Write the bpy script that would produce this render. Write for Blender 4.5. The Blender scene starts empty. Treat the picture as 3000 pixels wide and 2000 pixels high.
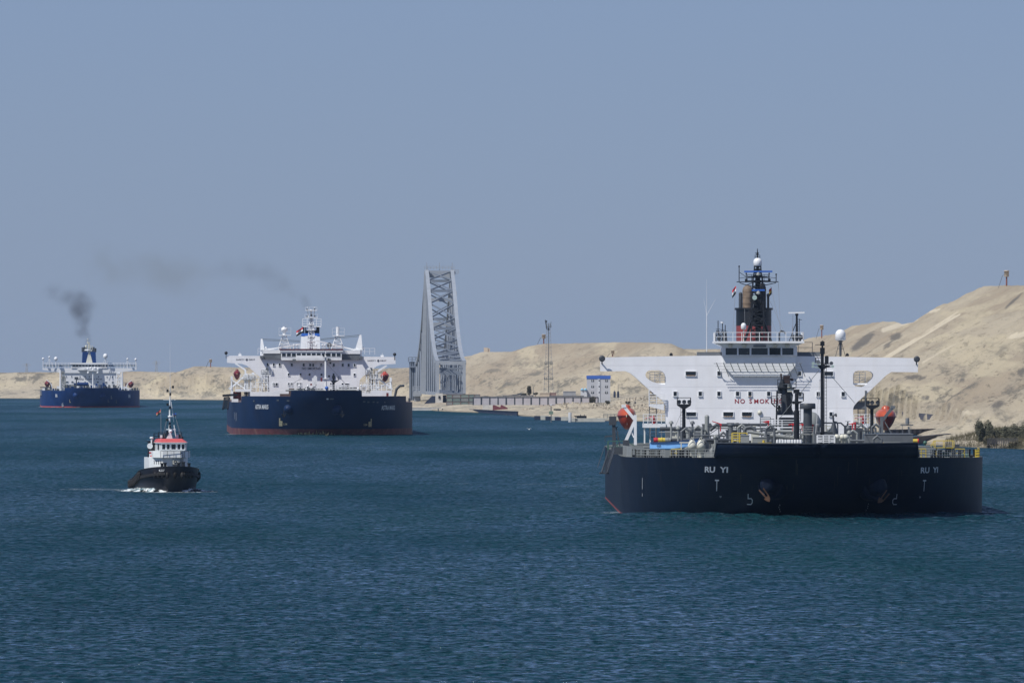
import bpy, bmesh, math, random
import numpy as np
from mathutils import Vector, Matrix
from mathutils.geometry import tessellate_polygon
random.seed(7)
R = math.radians
S = bpy.context.scene
COL = S.collection

# ------------------------------------------------------------ camera, sky, sun, exposure
FPX, CX, YH, CAMH = 25000.0, 1500.0, 1081.6, 17.8      # focal length, axis, eye level in photo pixels; eye height in metres
cam_d = bpy.data.cameras.new("camera"); cam = bpy.data.objects.new("camera", cam_d); COL.objects.link(cam)
cam_d.sensor_width = 36.0; cam_d.lens = 36.0 * FPX / 3000.0
cam_d.clip_start = 1.0; cam_d.clip_end = 60000.0
cam.location = (0, 0, CAMH)
cam.rotation_euler = (math.pi / 2 + math.atan((YH - 1000.0) / FPX), 0, 0)
S.camera = cam

SUN_AZ, SUN_EL = 48.0, 52.0          # sun stands to the left of and behind the camera
w = bpy.data.worlds.new("World"); S.world = w; w.use_nodes = True
nt = w.node_tree; nt.nodes.clear()
sky = nt.nodes.new("ShaderNodeTexSky"); sky.sky_type = 'NISHITA'; sky.sun_disc = False
sky.sun_elevation = R(SUN_EL)
sky.sun_rotation = R(180.0 + SUN_AZ)
sky.altitude = 0; sky.air_density = 1.0; sky.dust_density = 0.15; sky.ozone_density = 1.5
tint = nt.nodes.new("ShaderNodeMix"); tint.data_type = 'RGBA'; tint.blend_type = 'MULTIPLY'
tint.inputs[0].default_value = 1.0
tint.inputs[7].default_value = (0.50, 0.64, 1.0, 1)
bg = nt.nodes.new("ShaderNodeBackground"); bg.inputs[1].default_value = 0.082
wo = nt.nodes.new("ShaderNodeOutputWorld")
air = nt.nodes.new("ShaderNodeMix"); air.data_type = 'RGBA'; air.inputs[0].default_value = 0.6
air.inputs[7].default_value = (2.64, 3.44, 5.55, 1)          # dusty blue-grey air over the canal
nt.links.new(sky.outputs[0], tint.inputs[6]); nt.links.new(tint.outputs[2], air.inputs[6]); nt.links.new(air.outputs[2], bg.inputs[0]); nt.links.new(bg.outputs[0], wo.inputs[0])

sun_d = bpy.data.lights.new("sun", 'SUN'); sun_d.energy = 4.5; sun_d.angle = R(0.53); sun_d.color = (1.0, 0.955, 0.88)
sun = bpy.data.objects.new("sun", sun_d); COL.objects.link(sun)
to_sun = Vector((-math.sin(R(SUN_AZ)) * math.cos(R(SUN_EL)), -math.cos(R(SUN_AZ)) * math.cos(R(SUN_EL)), math.sin(R(SUN_EL))))
sun.rotation_euler = to_sun.to_track_quat('Z', 'Y').to_euler()
sun.location = (0, 0, 300)
S.view_settings.view_transform = 'Standard'; S.view_settings.look = 'None'
S.view_settings.exposure = 0.0; S.view_settings.gamma = 1.0
S.cycles.volume_bounces = 1
S.cycles.volume_step_rate = 1.0
S.cycles.volume_max_steps = 128
S.cycles.max_bounces = 6

# ------------------------------------------------------------ helpers
def W(fx, fy, Y):
    """world point seen at photo pixel (fx, fy) at distance Y"""
    return ((fx - CX) / FPX * Y, Y, CAMH - (fy - YH) / FPX * Y)

def tag(o, label=None, cat=None, group=None, kind=None):
    if label: o["label"] = label
    if cat: o["category"] = cat
    if group: o["group"] = group
    if kind: o["kind"] = kind
    return o

def empty(name, loc=(0, 0, 0), rz=0.0, label=None, cat=None, group=None):
    o = bpy.data.objects.new(name, None); COL.objects.link(o)
    o.location = loc; o.rotation_euler = (0, 0, rz); o.empty_display_size = 0.5
    return tag(o, label, cat, group)

def copy_tree(o, parent=None):
    c = o.copy(); COL.objects.link(c); c.parent = parent
    for ch in list(o.children):
        copy_tree(ch, c)
    return c

class MB:
    """collects simple solids into one mesh"""
    def __init__(s): s.v = []; s.f = []; s.sm = []; s.mi = []; s.cm = 0
    def add(s, vs, fs, smooth=False):
        b = len(s.v); s.v.extend(vs)
        for f in fs: s.f.append(tuple(b + i for i in f)); s.sm.append(smooth); s.mi.append(s.cm)
        return s
    def box(s, x0, x1, y0, y1, z0, z1):
        return s.add([(x0,y0,z0),(x1,y0,z0),(x1,y1,z0),(x0,y1,z0),(x0,y0,z1),(x1,y0,z1),(x1,y1,z1),(x0,y1,z1)],
                     [(0,3,2,1),(4,5,6,7),(0,1,5,4),(1,2,6,5),(2,3,7,6),(3,0,4,7)])
    def cbox(s, c, d):
        return s.box(c[0]-d[0]/2, c[0]+d[0]/2, c[1]-d[1]/2, c[1]+d[1]/2, c[2]-d[2]/2, c[2]+d[2]/2)
    def bar(s, p, q, w, h=None):
        """rectangular bar from p to q"""
        p, q = Vector(p), Vector(q); d = (q - p)
        if d.length < 1e-6: return s
        d.normalize(); h = h or w
        up = Vector((0, 0, 1)) if abs(d.z) < 0.95 else Vector((0, 1, 0))
        a = d.cross(up).normalized() * w / 2; b = a.cross(d).normalized() * h / 2
        vs = [tuple(p + i*a + j*b) for i, j in ((-1,-1),(1,-1),(1,1),(-1,1))] + [tuple(q + i*a + j*b) for i, j in ((-1,-1),(1,-1),(1,1),(-1,1))]
        return s.add(vs, [(0,3,2,1),(4,5,6,7),(0,1,5,4),(1,2,6,5),(2,3,7,6),(3,0,4,7)])
    def tube(s, p, q, r, r2=None, n=8):
        p, q = Vector(p), Vector(q); d = q - p
        if d.length < 1e-6: return s
        d.normalize(); r2 = r if r2 is None else r2
        up = Vector((0, 0, 1)) if abs(d.z) < 0.95 else Vector((1, 0, 0))
        a = d.cross(up).normalized(); b = d.cross(a)
        vs = []
        for c, rr in ((p, r), (q, r2)):
            for i in range(n):
                t = 2*math.pi*i/n; vs.append(tuple(c + rr*(math.cos(t)*a + math.sin(t)*b)))
        s.add(vs, [(i, (i+1) % n, n + (i+1) % n, n + i) for i in range(n)], True)
        vs2 = list(vs); s.add(vs2, [tuple(range(n-1, -1, -1)), tuple(range(n, 2*n))])
        return s
    def path(s, pts, r, n=8):
        """round tube along a polyline with filled bends"""
        for i in range(len(pts)-1): s.tube(pts[i], pts[i+1], r, n=n)
        for p in pts[1:-1]: s.ball(p, r*1.0, n, max(4, n//2))
        return s
    def ball(s, c, r, n=10, m=6, sz=1.0):
        vs = []; fs = []
        for j in range(m+1):
            a = math.pi*j/m
            for i in range(n):
                t = 2*math.pi*i/n
                vs.append((c[0]+r*math.sin(a)*math.cos(t), c[1]+r*math.sin(a)*math.sin(t), c[2]+r*sz*math.cos(a)))
        for j in range(m):
            for i in range(n):
                fs.append((j*n+i, (j+1)*n+i, (j+1)*n+(i+1) % n, j*n+(i+1) % n))
        return s.add(vs, fs, True)
    def lathe(s, c, prof, n=16, axis='z', caps=True, smooth=True):
        vs = []; fs = []
        for r, h in prof:
            for i in range(n):
                t = 2*math.pi*i/n; u, v = r*math.cos(t), r*math.sin(t)
                if axis == 'z': vs.append((c[0]+u, c[1]+v, c[2]+h))
                elif axis == 'y': vs.append((c[0]+u, c[1]+h, c[2]+v))
                else: vs.append((c[0]+h, c[1]+u, c[2]+v))
        k = len(prof)
        for j in range(k-1):
            for i in range(n): fs.append((j*n+i, j*n+(i+1) % n, (j+1)*n+(i+1) % n, (j+1)*n+i))
        s.add(vs, fs, smooth)
        if caps: s.add(vs[:n] + vs[-n:], [tuple(range(n-1, -1, -1)), tuple(range(n, 2*n))])
        return s
    def prism(s, pts, y0, y1):
        """outline in (x, z), extruded along y"""
        n = len(pts); vs = [(p[0], y0, p[1]) for p in pts] + [(p[0], y1, p[1]) for p in pts]
        fs = [tuple(range(n)), tuple(range(2*n-1, n-1, -1))] + [((i+1) % n, i, n+i, n+(i+1) % n) for i in range(n)]
        return s.add(vs, fs)
    def prism_holes(s, loops, y0, y1):
        allp = [p for l in loops for p in l]
        tris = tessellate_polygon([[Vector((p[0], p[1], 0)) for p in l] for l in loops])
        n = len(allp)
        vs = [(p[0], y0, p[1]) for p in allp] + [(p[0], y1, p[1]) for p in allp]
        fs = [tuple(t) for t in tris] + [tuple(n+i for i in reversed(t)) for t in tris]
        b = 0
        for l in loops:
            m = len(l)
            fs += [(b+i, b+(i+1) % m, n+b+(i+1) % m, n+b+i) for i in range(m)]
            b += m
        return s.add(vs, fs)
    def zprism(s, pts, z0, z1):
        n = len(pts); vs = [(p[0], p[1], z0) for p in pts] + [(p[0], p[1], z1) for p in pts]
        fs = [tuple(range(n-1, -1, -1)), tuple(range(n, 2*n))] + [(i, (i+1) % n, n+(i+1) % n, n+i) for i in range(n)]
        return s.add(vs, fs)
    def rail(s, pts, h=1.05, step=1.6, r=0.035, rows=3):
        for i in range(len(pts)-1):
            p, q = Vector(pts[i]), Vector(pts[i+1]); L = (q-p).length
            k = max(1, int(round(L/step)))
            for j in range(rows):
                dz = Vector((0, 0, h*(j+1)/rows)); s.bar(p+dz, q+dz, r*1.6)
            for j in range(k+1):
                a = p.lerp(q, j/k); s.bar(a, a+Vector((0, 0, h)), r*1.8)
        return s
    def ladder(s, p, q, wx=0.5, r=0.04, step=0.45):
        p, q = Vector(p), Vector(q); o = Vector((wx/2, 0, 0)); L = (q-p).length
        s.bar(p-o, q-o, r*1.5); s.bar(p+o, q+o, r*1.5)
        for j in range(int(L/step)+1):
            a = p.lerp(q, min(1, j*step/L)); s.bar(a-o, a+o, r)
        return s
    def lattice(s, p, q, w0, w1, r=0.08, bays=6, n=4, rot=math.pi/4):
        """tapering lattice tower from p to q"""
        p, q = Vector(p), Vector(q); rings = []
        for j in range(bays+1):
            t = j/bays; c = p.lerp(q, t); ww = (w0 + (w1-w0)*t)/math.sqrt(2)
            rings.append([c + Vector((ww*math.cos(rot+2*math.pi*i/n), ww*math.sin(rot+2*math.pi*i/n), 0)) for i in range(n)])
        for i in range(n): s.bar(rings[0][i], rings[-1][i], r*1.5)
        for j in range(bays):
            for i in range(n):
                k = (i+1) % n
                s.bar(rings[j+1][i], rings[j+1][k], r)
                if (j+i) % 2: s.bar(rings[j][i], rings[j+1][k], r)
                else: s.bar(rings[j][k], rings[j+1][i], r)
        return s
    def build(s, name, mat, parent=None, loc=None, label=None, bevel=0):
        me = bpy.data.meshes.new(name); me.from_pydata([tuple(v) for v in s.v], [], s.f)
        me.polygons.foreach_set("use_smooth", s.sm)
        mats = mat if isinstance(mat, (list, tuple)) else [mat]
        for m in mats: me.materials.append(m)
        if len(mats) > 1: me.polygons.foreach_set("material_index", s.mi)
        bm = bmesh.new(); bm.from_mesh(me); bmesh.ops.recalc_face_normals(bm, faces=bm.faces)
        bm.to_mesh(me); bm.free(); me.update()
        o = bpy.data.objects.new(name, me); COL.objects.link(o)
        if parent is not None: o.parent = parent
        if loc: o.location = loc
        if label: o["label"] = label
        return o

_textcache = {}
def text_mesh(body, size, bold=0.0):
    """flat lettering as 2D verts and faces, centred on the origin; size = capital height in metres"""
    key = (body, size, bold)
    if key in _textcache: return _textcache[key]
    cu = bpy.data.curves.new("lettering", 'FONT'); cu.body = body; cu.size = 1.0; cu.align_x = 'CENTER'; cu.align_y = 'CENTER'
    cu.offset = bold; cu.resolution_u = 3; cu.fill_mode = 'FRONT'
    ob = bpy.data.objects.new("lettering", cu); COL.objects.link(ob)
    dg = bpy.context.evaluated_depsgraph_get(); dg.update()
    me = ob.evaluated_get(dg).to_mesh()
    v = [(a.co.x, a.co.y) for a in me.vertices]; f = [tuple(p.vertices) for p in me.polygons]
    ob.evaluated_get(dg).to_mesh_clear()
    bpy.data.objects.remove(ob); bpy.data.curves.remove(cu)
    ys = [p[1] for p in v]; xs = [p[0] for p in v]; k = size/(max(ys)-min(ys)); cx = (max(xs)+min(xs))/2; cy = (max(ys)+min(ys))/2
    v = [((p[0]-cx)*k, (p[1]-cy)*k) for p in v]
    _textcache[key] = (v, f); return v, f

def sign_text(body, x, z, y, size, width=None, bold=0.01, mb=None, pitch=None):
    """lettering on a plane facing -y"""
    mb = mb or MB()
    if pitch:
        n = len(body)
        for i, ch in enumerate(body):
            if ch != ' ':
                v, f = text_mesh(ch, size, bold); xo = x + (i-(n-1)/2)*pitch
                mb.add([(p[0]+xo, y, p[1]+z) for p in v], f)
        return mb
    v, f = text_mesh(body, size, bold); k = 1.0
    if width: k = width/(max(p[0] for p in v)-min(p[0] for p in v))
    mb.add([(p[0]*k+x, y, p[1]+z) for p in v], f); return mb

# ------------------------------------------------------------ materials
_mats = {}
def N(nt, t): return nt.nodes.new(t)
def mat(name, col, rough=0.5, metal=0.0, var=0.12, scale=0.6, streak=None, spec=0.5, seams=None, bump=0.0, seamcol=None):
    """painted or bare surface: base colour with uneven wear; streak = (colour, amount) runs down the surface; seams = plate spacing in z"""
    if name in _mats: return _mats[name]
    m = bpy.data.materials.new(name); m.use_nodes = True; t = m.node_tree; L = t.links
    b = t.nodes["Principled BSDF"]; b.inputs["Roughness"].default_value = rough; b.inputs["Metallic"].default_value = metal
    b.inputs["Specular IOR Level"].default_value = spec
    tc = N(t, "ShaderNodeTexCoord"); no = N(t, "ShaderNodeTexNoise"); no.inputs["Scale"].default_value = scale; no.inputs["Detail"].default_value = 5
    L.new(tc.outputs["Object"], no.inputs["Vector"])
    r = N(t, "ShaderNodeMapRange"); r.inputs[1].default_value = 0.3; r.inputs[2].default_value = 0.7
    r.inputs[3].default_value = 1-var; r.inputs[4].default_value = 1+var
    L.new(no.outputs[0], r.inputs[0])
    mx = N(t, "ShaderNodeMix"); mx.data_type = 'RGBA'; mx.blend_type = 'MULTIPLY'; mx.inputs[0].default_value = 1; mx.inputs[6].default_value = (*col, 1)
    L.new(r.outputs[0], mx.inputs[7]); out = mx.outputs[2]
    if streak:
        mp = N(t, "ShaderNodeMapping"); mp.inputs["Scale"].default_value = (0.9, 0.9, 0.06); L.new(tc.outputs["Object"], mp.inputs[0])
        n2 = N(t, "ShaderNodeTexNoise"); n2.inputs["Scale"].default_value = 1.0; n2.inputs["Detail"].default_value = 6; L.new(mp.outputs[0], n2.inputs["Vector"])
        r2 = N(t, "ShaderNodeMapRange"); r2.inputs[1].default_value = 0.54; r2.inputs[2].default_value = 0.76; r2.inputs[3].default_value = 0; r2.inputs[4].default_value = streak[1]
        L.new(n2.outputs[0], r2.inputs[0])
        m2 = N(t, "ShaderNodeMix"); m2.data_type = 'RGBA'; m2.inputs[7].default_value = (*streak[0], 1)
        L.new(r2.outputs[0], m2.inputs[0]); L.new(out, m2.inputs[6]); out = m2.outputs[2]
    if seams:
        sx = N(t, "ShaderNodeSeparateXYZ"); L.new(tc.outputs["Object"], sx.inputs[0]); last = None
        for ax, per, wid in ((2, seams, 0.05), (0, seams*1.9, 0.03)):
            d = N(t, "ShaderNodeMath"); d.operation = 'DIVIDE'; d.inputs[1].default_value = per; L.new(sx.outputs[ax], d.inputs[0])
            fr = N(t, "ShaderNodeMath"); fr.operation = 'FRACT'; L.new(d.outputs[0], fr.inputs[0])
            lt = N(t, "ShaderNodeMath"); lt.operation = 'LESS_THAN'; lt.inputs[1].default_value = wid/per*1.6; L.new(fr.outputs[0], lt.inputs[0])
            k = N(t, "ShaderNodeMath"); k.operation = 'MULTIPLY'; k.inputs[1].default_value = 0.3 if ax == 2 else 0.1; L.new(lt.outputs[0], k.inputs[0])
            m3 = N(t, "ShaderNodeMix"); m3.data_type = 'RGBA'; m3.inputs[7].default_value = (*(seamcol or (col[0]*.45, col[1]*.45, col[2]*.47)), 1)
            L.new(k.outputs[0], m3.inputs[0]); L.new(out, m3.inputs[6]); out = m3.outputs[2]
    L.new(out, b.inputs["Base Color"])
    if bump:
        bp = N(t, "ShaderNodeBump"); bp.inputs["Strength"].default_value = bump; bp.inputs["Distance"].default_value = 0.3
        n3 = N(t, "ShaderNodeTexNoise"); n3.inputs["Scale"].default_value = 0.35; n3.inputs["Detail"].default_value = 3; L.new(tc.outputs["Object"], n3.inputs["Vector"])
        L.new(n3.outputs[0], bp.inputs["Height"]); L.new(bp.outputs[0], b.inputs["Normal"])
    _mats[name] = m; return m

RUST = (0.28, 0.12, 0.05)
WHITE = mat("white_ship_paint", (0.79, 0.80, 0.83), 0.45, var=0.035, streak=((0.52, 0.47, 0.40), 0.16), seams=3.05, bump=0.03)
WHITE2 = mat("white_fitting_paint", (0.74, 0.76, 0.78), 0.45, var=0.06)
CREAM = mat("cream_paint", (0.55, 0.55, 0.48), 0.5, var=0.12)
HULL1 = mat("black_hull_paint", (0.0025, 0.0075, 0.021), 0.5, var=0.25, scale=0.15, streak=((0.026, 0.024, 0.030), 0.35), spec=0.18, bump=0.10, seams=2.7, seamcol=(.020,.024,.034))
HULL2 = mat("navy_hull_paint", (0.006, 0.022, 0.070), 0.5, var=0.2, scale=0.15, streak=((0.04, 0.035, 0.05), 0.3), spec=0.2, seams=2.7, seamcol=(.022,.035,.09))
HULL3 = mat("blue_hull_paint", (0.008, 0.034, 0.135), 0.5, var=0.2, scale=0.15, streak=((0.03, 0.04, 0.10), 0.3), spec=0.2)
RED = mat("red_bottom_paint", (0.22, 0.035, 0.03), 0.6, var=0.25, scale=0.4)
REDB = mat("scuffed_red_bottom_paint", (0.12, 0.035, 0.04), 0.6, var=0.4, scale=0.5, streak=((0.30, 0.25, 0.17), 0.4))
YCHIP = mat("worn_yellow_primer", (0.62, 0.52, 0.28), 0.7, var=0.25, scale=1.2)
DGREY = mat("dark_grey_paint", (0.050, 0.058, 0.070), 0.5, var=0.2)
MGREY = mat("mid_grey_paint", (0.115, 0.127, 0.14), 0.5, var=0.18)
LGREY = mat("light_grey_paint", (0.25, 0.265, 0.26), 0.5, var=0.15)
DECKM = mat("deck_paint", (0.10, 0.11, 0.10), 0.7, var=0.25)
BLACK = mat("black_paint", (0.007, 0.009, 0.013), 0.5, var=0.2)
GLASS = mat("dark_window_glass", (0.012, 0.018, 0.026), 0.12, var=0.1, spec=0.8)
GLASSB = mat("blue_window_glass", (0.03, 0.05, 0.08), 0.15, var=0.1, spec=0.7)
ORANGE = mat("orange_fibreglass", (0.42, 0.075, 0.03), 0.35, var=0.06)
MAROON = mat("dark_red_fibreglass", (0.16, 0.022, 0.022), 0.4, var=0.1)
REDP = mat("signal_red_paint", (0.50, 0.03, 0.04), 0.45, var=0.1)
FUNRED = mat("dull_red_funnel_paint", (0.24, 0.045, 0.045), 0.55, var=0.12)
YELLOW = mat("yellow_paint", (0.55, 0.42, 0.06), 0.45, var=0.12)
BLUEP = mat("blue_band_paint", (0.03, 0.12, 0.45), 0.45, var=0.08)
BOATB = mat("sky_blue_boat_paint", (0.24, 0.52, 0.95), 0.4, var=0.10, streak=((0.08, 0.2, 0.45), 0.2))
RUSTM = mat("rusty_exhaust_steel", (0.19, 0.14, 0.10), 0.7, var=0.35, scale=1.2, streak=((0.09, 0.06, 0.05), 0.8))
ANCH = mat("rusty_anchor_iron", (0.10, 0.05, 0.026), 0.8, var=0.35, scale=2)
NAMEW = mat("white_lettering_paint", (0.62, 0.65, 0.68), 0.6, var=0.10, scale=2)
NAMEY = mat("cream_mark_paint", (0.60, 0.52, 0.32), 0.6, var=0.15, scale=2)
TXTRED = mat("red_lettering_paint", (0.28, 0.02, 0.03), 0.6, var=0.05)
TXTDK = mat("dark_lettering_paint", (0.03, 0.035, 0.05), 0.6, var=0.05)
RUBBER = mat("black_rubber", (0.012, 0.012, 0.013), 0.75, var=0.3, scale=2)
GREEN = mat("green_machine_paint", (0.05, 0.13, 0.10), 0.5, var=0.2)
WIRE = mat("galvanised_wire", (0.25, 0.26, 0.28), 0.5, var=0.05)

class Ship:
    """ship frame: x to the right as seen from the bow's front, y from the stem towards the stern, z from the waterline"""
    def __init__(s, name, X0, Y0, phi, label):
        s.X0, s.Y0, s.phi = X0, Y0, phi; s.c, s.s = math.cos(phi), math.sin(phi)
        s.root = empty(name, (X0, Y0, 0), phi, label, "ship" if 'tug' not in name else "tugboat")
    def L(s, f, ly):
        fx, fy = f
        t = (fx-CX)/FPX; x = (t*(s.Y0+ly*s.c) - s.X0 + ly*s.s)/(s.c - t*s.s)
        Y = s.Y0 + x*s.s + ly*s.c
        return Vector((x, ly, CAMH-(fy-YH)/FPX*Y))
    def world(s, p):
        return Vector((s.X0+p[0]*s.c-p[1]*s.s, s.Y0+p[0]*s.s+p[1]*s.c, p[2]))
    def px(s, p):
        q = s.world(p); return (CX+FPX*q.x/q.y, YH+FPX*(CAMH-q.z)/q.y)
    def o(s, name, mb, m, parent=None, label=None):
        return mb.build(name, m, parent or s.root, label=label)

    # hull form
    def form(s, b, Le, length, rake_wl, flare=0.0, n=2.0, stern=60, m=2.0):
        s.b, s.Le, s.len, s.rake, s.flare, s.n, s.stern, s.m = b, Le, length, rake_wl, flare, n, stern, m
    def ystem(s, z, zt):
        k = max(0.0, min(1.0, 1-z/zt)); return s.rake*k**1.3
    def hb(s, y, z, zt=None):
        zt = zt or s.ztmax; ys = s.ystem(z, zt)
        if y <= ys: return 0.0
        t = min(1.0, (y-ys)/(s.Le-ys))
        h = s.b*(1-(1-t)**s.n)**(1/s.m)
        if y > s.len-s.stern:
            u = (y-(s.len-s.stern))/s.stern; low = 0.75 if z < 0 else 0.75-0.5*min(1, z/8)
            h *= 1-low*u**2.2
        return h
    def samples(s, z):
        ys = s.ystem(z, s.ztmax); out = []
        K = 34
        for i in range(K+1):
            a = math.pi/2*i/K; out.append(ys+(s.Le-ys)*(1-math.cos(a)))
        for i in range(1, 13): out.append(s.Le+(s.len-s.stern-s.Le)*i/12)
        for i in range(1, 9): out.append(s.len-s.stern+s.stern*i/8)
        return out
    def shell(s, mb, zfun0, zfun1, levels, cols=None, capdeck=False):
        """skin between two height functions of y on both sides"""
        ref = s.samples(s.ztmax); nC = len(ref)
        cols = cols or range(nC)
        rows = []
        for k in range(levels+1):
            row = []
            for c in cols:
                yr = ref[c]; z = zfun0(yr)+(zfun1(yr)-zfun0(yr))*k/levels
                y = s.samples(z)[c]; row.append((s.hb(y, z), y, z))
            rows.append(row)
        n = len(rows[0])
        for sg in (-1, 1):
            vs = [(sg*p[0], p[1], p[2]) for r in rows for p in r]; fs = []
            for k in range(levels):
                for i in range(n-1):
                    fs.append((k*n+i, k*n+i+1, (k+1)*n+i+1, (k+1)*n+i))
            mb.add(vs, fs, True)
        return rows
    def on_hull(s, f, side):
        """(y, z) of the hull point seen at photo pixel f on the given side"""
        best = None
        for i in range(700):
            y = s.Le*1.02*(i/700)**1.5+0.02
            z = s.L(f, y).z; x = side*s.hb(y, z)
            p = s.px((x, y, z)); e = abs(p[0]-f[0])
            if best is None or e < best[0]: best = (e, y, z)
        return best[1], best[2]
    def paint(s, mb, verts, faces, side, f, lift=0.05):
        y0, z0 = s.on_hull(f, side)
        # arc length table at z0
        tab = [(0.0, 0.0)]; pts = []
        ys = s.ystem(z0, s.ztmax); N_ = 600; arc = 0; px_, py_ = 0, ys; tab = [(0.0, ys)]
        for i in range(1, N_+1):
            a = math.pi/2*i/N_; y = ys+(s.Le-ys)*(1-math.cos(a)); x = s.hb(y, z0)
            arc += math.hypot(x-px_, y-py_); px_, py_ = x, y; tab.append((arc, y))
        tab.append((arc+120, s.Le+120))
        A = np.array([t[0] for t in tab]); Yv = np.array([t[1] for t in tab])
        a0 = np.interp(y0, Yv, A)
        out = []
        for u, v in verts:
            y = float(np.interp(a0+side*u, A, Yv)); z = z0+v
            y = y + (s.ystem(z, s.ztmax)-s.ystem(z0, s.ztmax))*max(0, 1-(y-ys)/(s.Le-ys))
            h = s.hb(y, z); h2 = s.hb(y+0.2, z); nx, ny = 0.2, -(h2-h); l = math.hypot(nx, ny)
            out.append((side*(h+nx/l*lift), y+ny/l*lift, z))
        mb.add(out, faces); return mb

def strokes(polys, w):
    """2D strokes -> quads"""
    v = []; f = []
    for pl in polys:
        for (x0, y0), (x1, y1) in zip(pl[:-1], pl[1:]):
            d = math.hypot(x1-x0, y1-y0); ux, uy = (x1-x0)/d, (y1-y0)/d; nx, ny = -uy*w/2, ux*w/2
            k = max(1, int(d/0.5)); 
            for i in range(k):
                a, b_ = i/k, (i+1)/k
                ax, ay = x0+(x1-x0)*a-(ux*w/2 if i == 0 else 0), y0+(y1-y0)*a-(uy*w/2 if i == 0 else 0)
                bx, by = x0+(x1-x0)*b_+(ux*w/2 if i == k-1 else 0), y0+(y1-y0)*b_+(uy*w/2 if i == k-1 else 0)
                q = len(v); v += [(ax+nx, ay+ny), (bx+nx, by+ny), (bx-nx, by-ny), (ax-nx, ay-ny)]; f.append((q, q+1, q+2, q+3))
    return v, f

def window(sh, f, wp, hp, ly, parent=None, frame=WHITE2, glass=GLASS, proud=0.12, name="window", ft=None):
    """framed pane centred at photo pixel f, wp x hp photo pixels, on a wall at ly"""
    a = sh.L((f[0]-wp/2, f[1]-hp/2), ly); b = sh.L((f[0]+wp/2, f[1]+hp/2), ly)
    fr = MB(); t = ft or max(0.09, 0.12*abs(a.z-b.z)); d = proud
    fr.box(a.x-t, b.x+t, ly-d, ly+0.05, a.z, a.z+t); fr.box(a.x-t, b.x+t, ly-d*1.5, ly+0.05, b.z-t, b.z)
    fr.box(a.x-t, a.x, ly-d, ly+0.05, b.z, a.z); fr.box(b.x, b.x+t, ly-d, ly+0.05, b.z, a.z)
    o = fr.build(name, frame, parent or sh.root)
    MB().box(a.x, b.x, ly-0.04, ly+0.04, b.z, a.z).build("pane", glass, o)
    return o

def lifeboat(sh, c, wdt, h, length, label, low=MAROON, up=ORANGE, group="lifeboats of the tankers"):
    """enclosed lifeboat lying fore and aft; c in the ship frame, its centre"""
    wc = sh.world(c); t = empty("lifeboat", (wc.x, wc.y, wc.z), sh.phi, label, "lifeboat", group)
    def half(z0, z1, flip):
        zo = .13*h; hk = .74 if flip > 0 else 1.26
        mb = MB(); rows = []; NS = 14
        for i in range(NS+1):
            u = -1+2*i/NS; k = max(0.02, (1-abs(u)**2.6))**0.5; ring = []
            for j in range(9):
                a = math.pi*j/8
                x = math.cos(a)*wdt/2*k; z = math.sin(a)**0.85*flip*h/2*k*hk
                if flip < 0: x *= (0.55+0.45*(1-math.sin(a)))+0.0
                ring.append((x, u*length/2, z+zo))
            rows.append(ring)
        vs = [p for r in rows for p in r]
        mb.add(vs, [(i*9+j, i*9+j+1, (i+1)*9+j+1, (i+1)*9+j) for i in range(NS) for j in range(8)], True)
        return mb
    half(0, 0, 1).build("canopy", up, t)
    half(0, 0, -1).build("hull", low, t)
    g = MB(); 
    for i in range(14):
        u0, u1 = -1+2*i/14, -1+2*(i+1)/14
        k0, k1 = max(0.02, 1-abs(u0)**2.6)**.5*1.03, max(0.02, 1-abs(u1)**2.6)**.5*1.03
        for sg in (-1, 1): g.bar((sg*wdt/2*k0, u0*length/2, .13*h), (sg*wdt/2*k1, u1*length/2, .13*h), 0.1, 0.14)
    g.build("gunwale", MAROON, t)
    cb = MB(); cb.lathe((0, -length*0.12, h*0.40), [(wdt*.22, 0), (wdt*.2, h*.16), (wdt*.08, h*.22)], 10)
    cb.build("helm_dome", up, t)
    wn = MB(); wn.cbox((wdt*0.03, -length*0.365, h*0.28), (wdt*.17, 0.3, h*0.12)); wn.build("window", GLASS, t)
    return t

def flag(sh, p, wd, h, cols, label, name="flag", droop=0.5):
    wc = sh.world(p); t = empty(name, tuple(wc), sh.phi, label, "flag")
    k = len(cols)
    for i, m in enumerate(cols):
        mb = MB(); z1 = -h*i/k; z0 = -h*(i+1)/k; NX = 6; vs = []; fs = []
        for jz, z in enumerate((z1, z0)):
            for j in range(NX+1):
                u = j/NX; vs.append((-wd*u, 0.18*wd*math.sin(u*7+z), z-droop*wd*u))
        fs = [(j, j+1, NX+2+j, NX+1+j) for j in range(NX)]
        mb.add(vs, fs, True); mb.build("stripe", m, t)
    return t

def add_samples(sh, extra):
    base = sh.samples
    ref = base(sh.ztmax)
    ins = sorted(set(extra))
    def smp(z):
        ys = sh.ystem(z, sh.ztmax); out = list(base(z))
        for e in ins:
            # keep the same parametric place on every level
            if e < sh.Le:
                t = e/sh.Le; out.append(ys+(sh.Le-ys)*t)
            else: out.append(e)
        return sorted(out)
    sh.samples = smp
def hb_inv(sh, x, z):
    lo, hi = 0, sh.Le
    for _ in range(50):
        m_ = (lo+hi)/2
        if sh.hb(m_, z) < x: lo = m_
        else: hi = m_
    return lo
HAZE = 1.5e-5
# ================================================================= nearest tanker
z1 = lambda x, y: (1740+x/4.055, 700+y/4.055)
z2 = lambda x, y: (2250+x/3.618, 700+y/3.618)
z3 = lambda x, y: (1740+x/3.267, 1050+y/3.267)
z4 = lambda x, y: (2250+x/3.266, 1050+y/3.266)
zg = lambda x, y: (2200+x/6.533, 1080+y/6.533)
zh = lambda x, y: (1750+x/7.84, 1150+y/7.84)
zi = lambda x, y: (2000+x/7.84, 1150+y/7.84)

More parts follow.
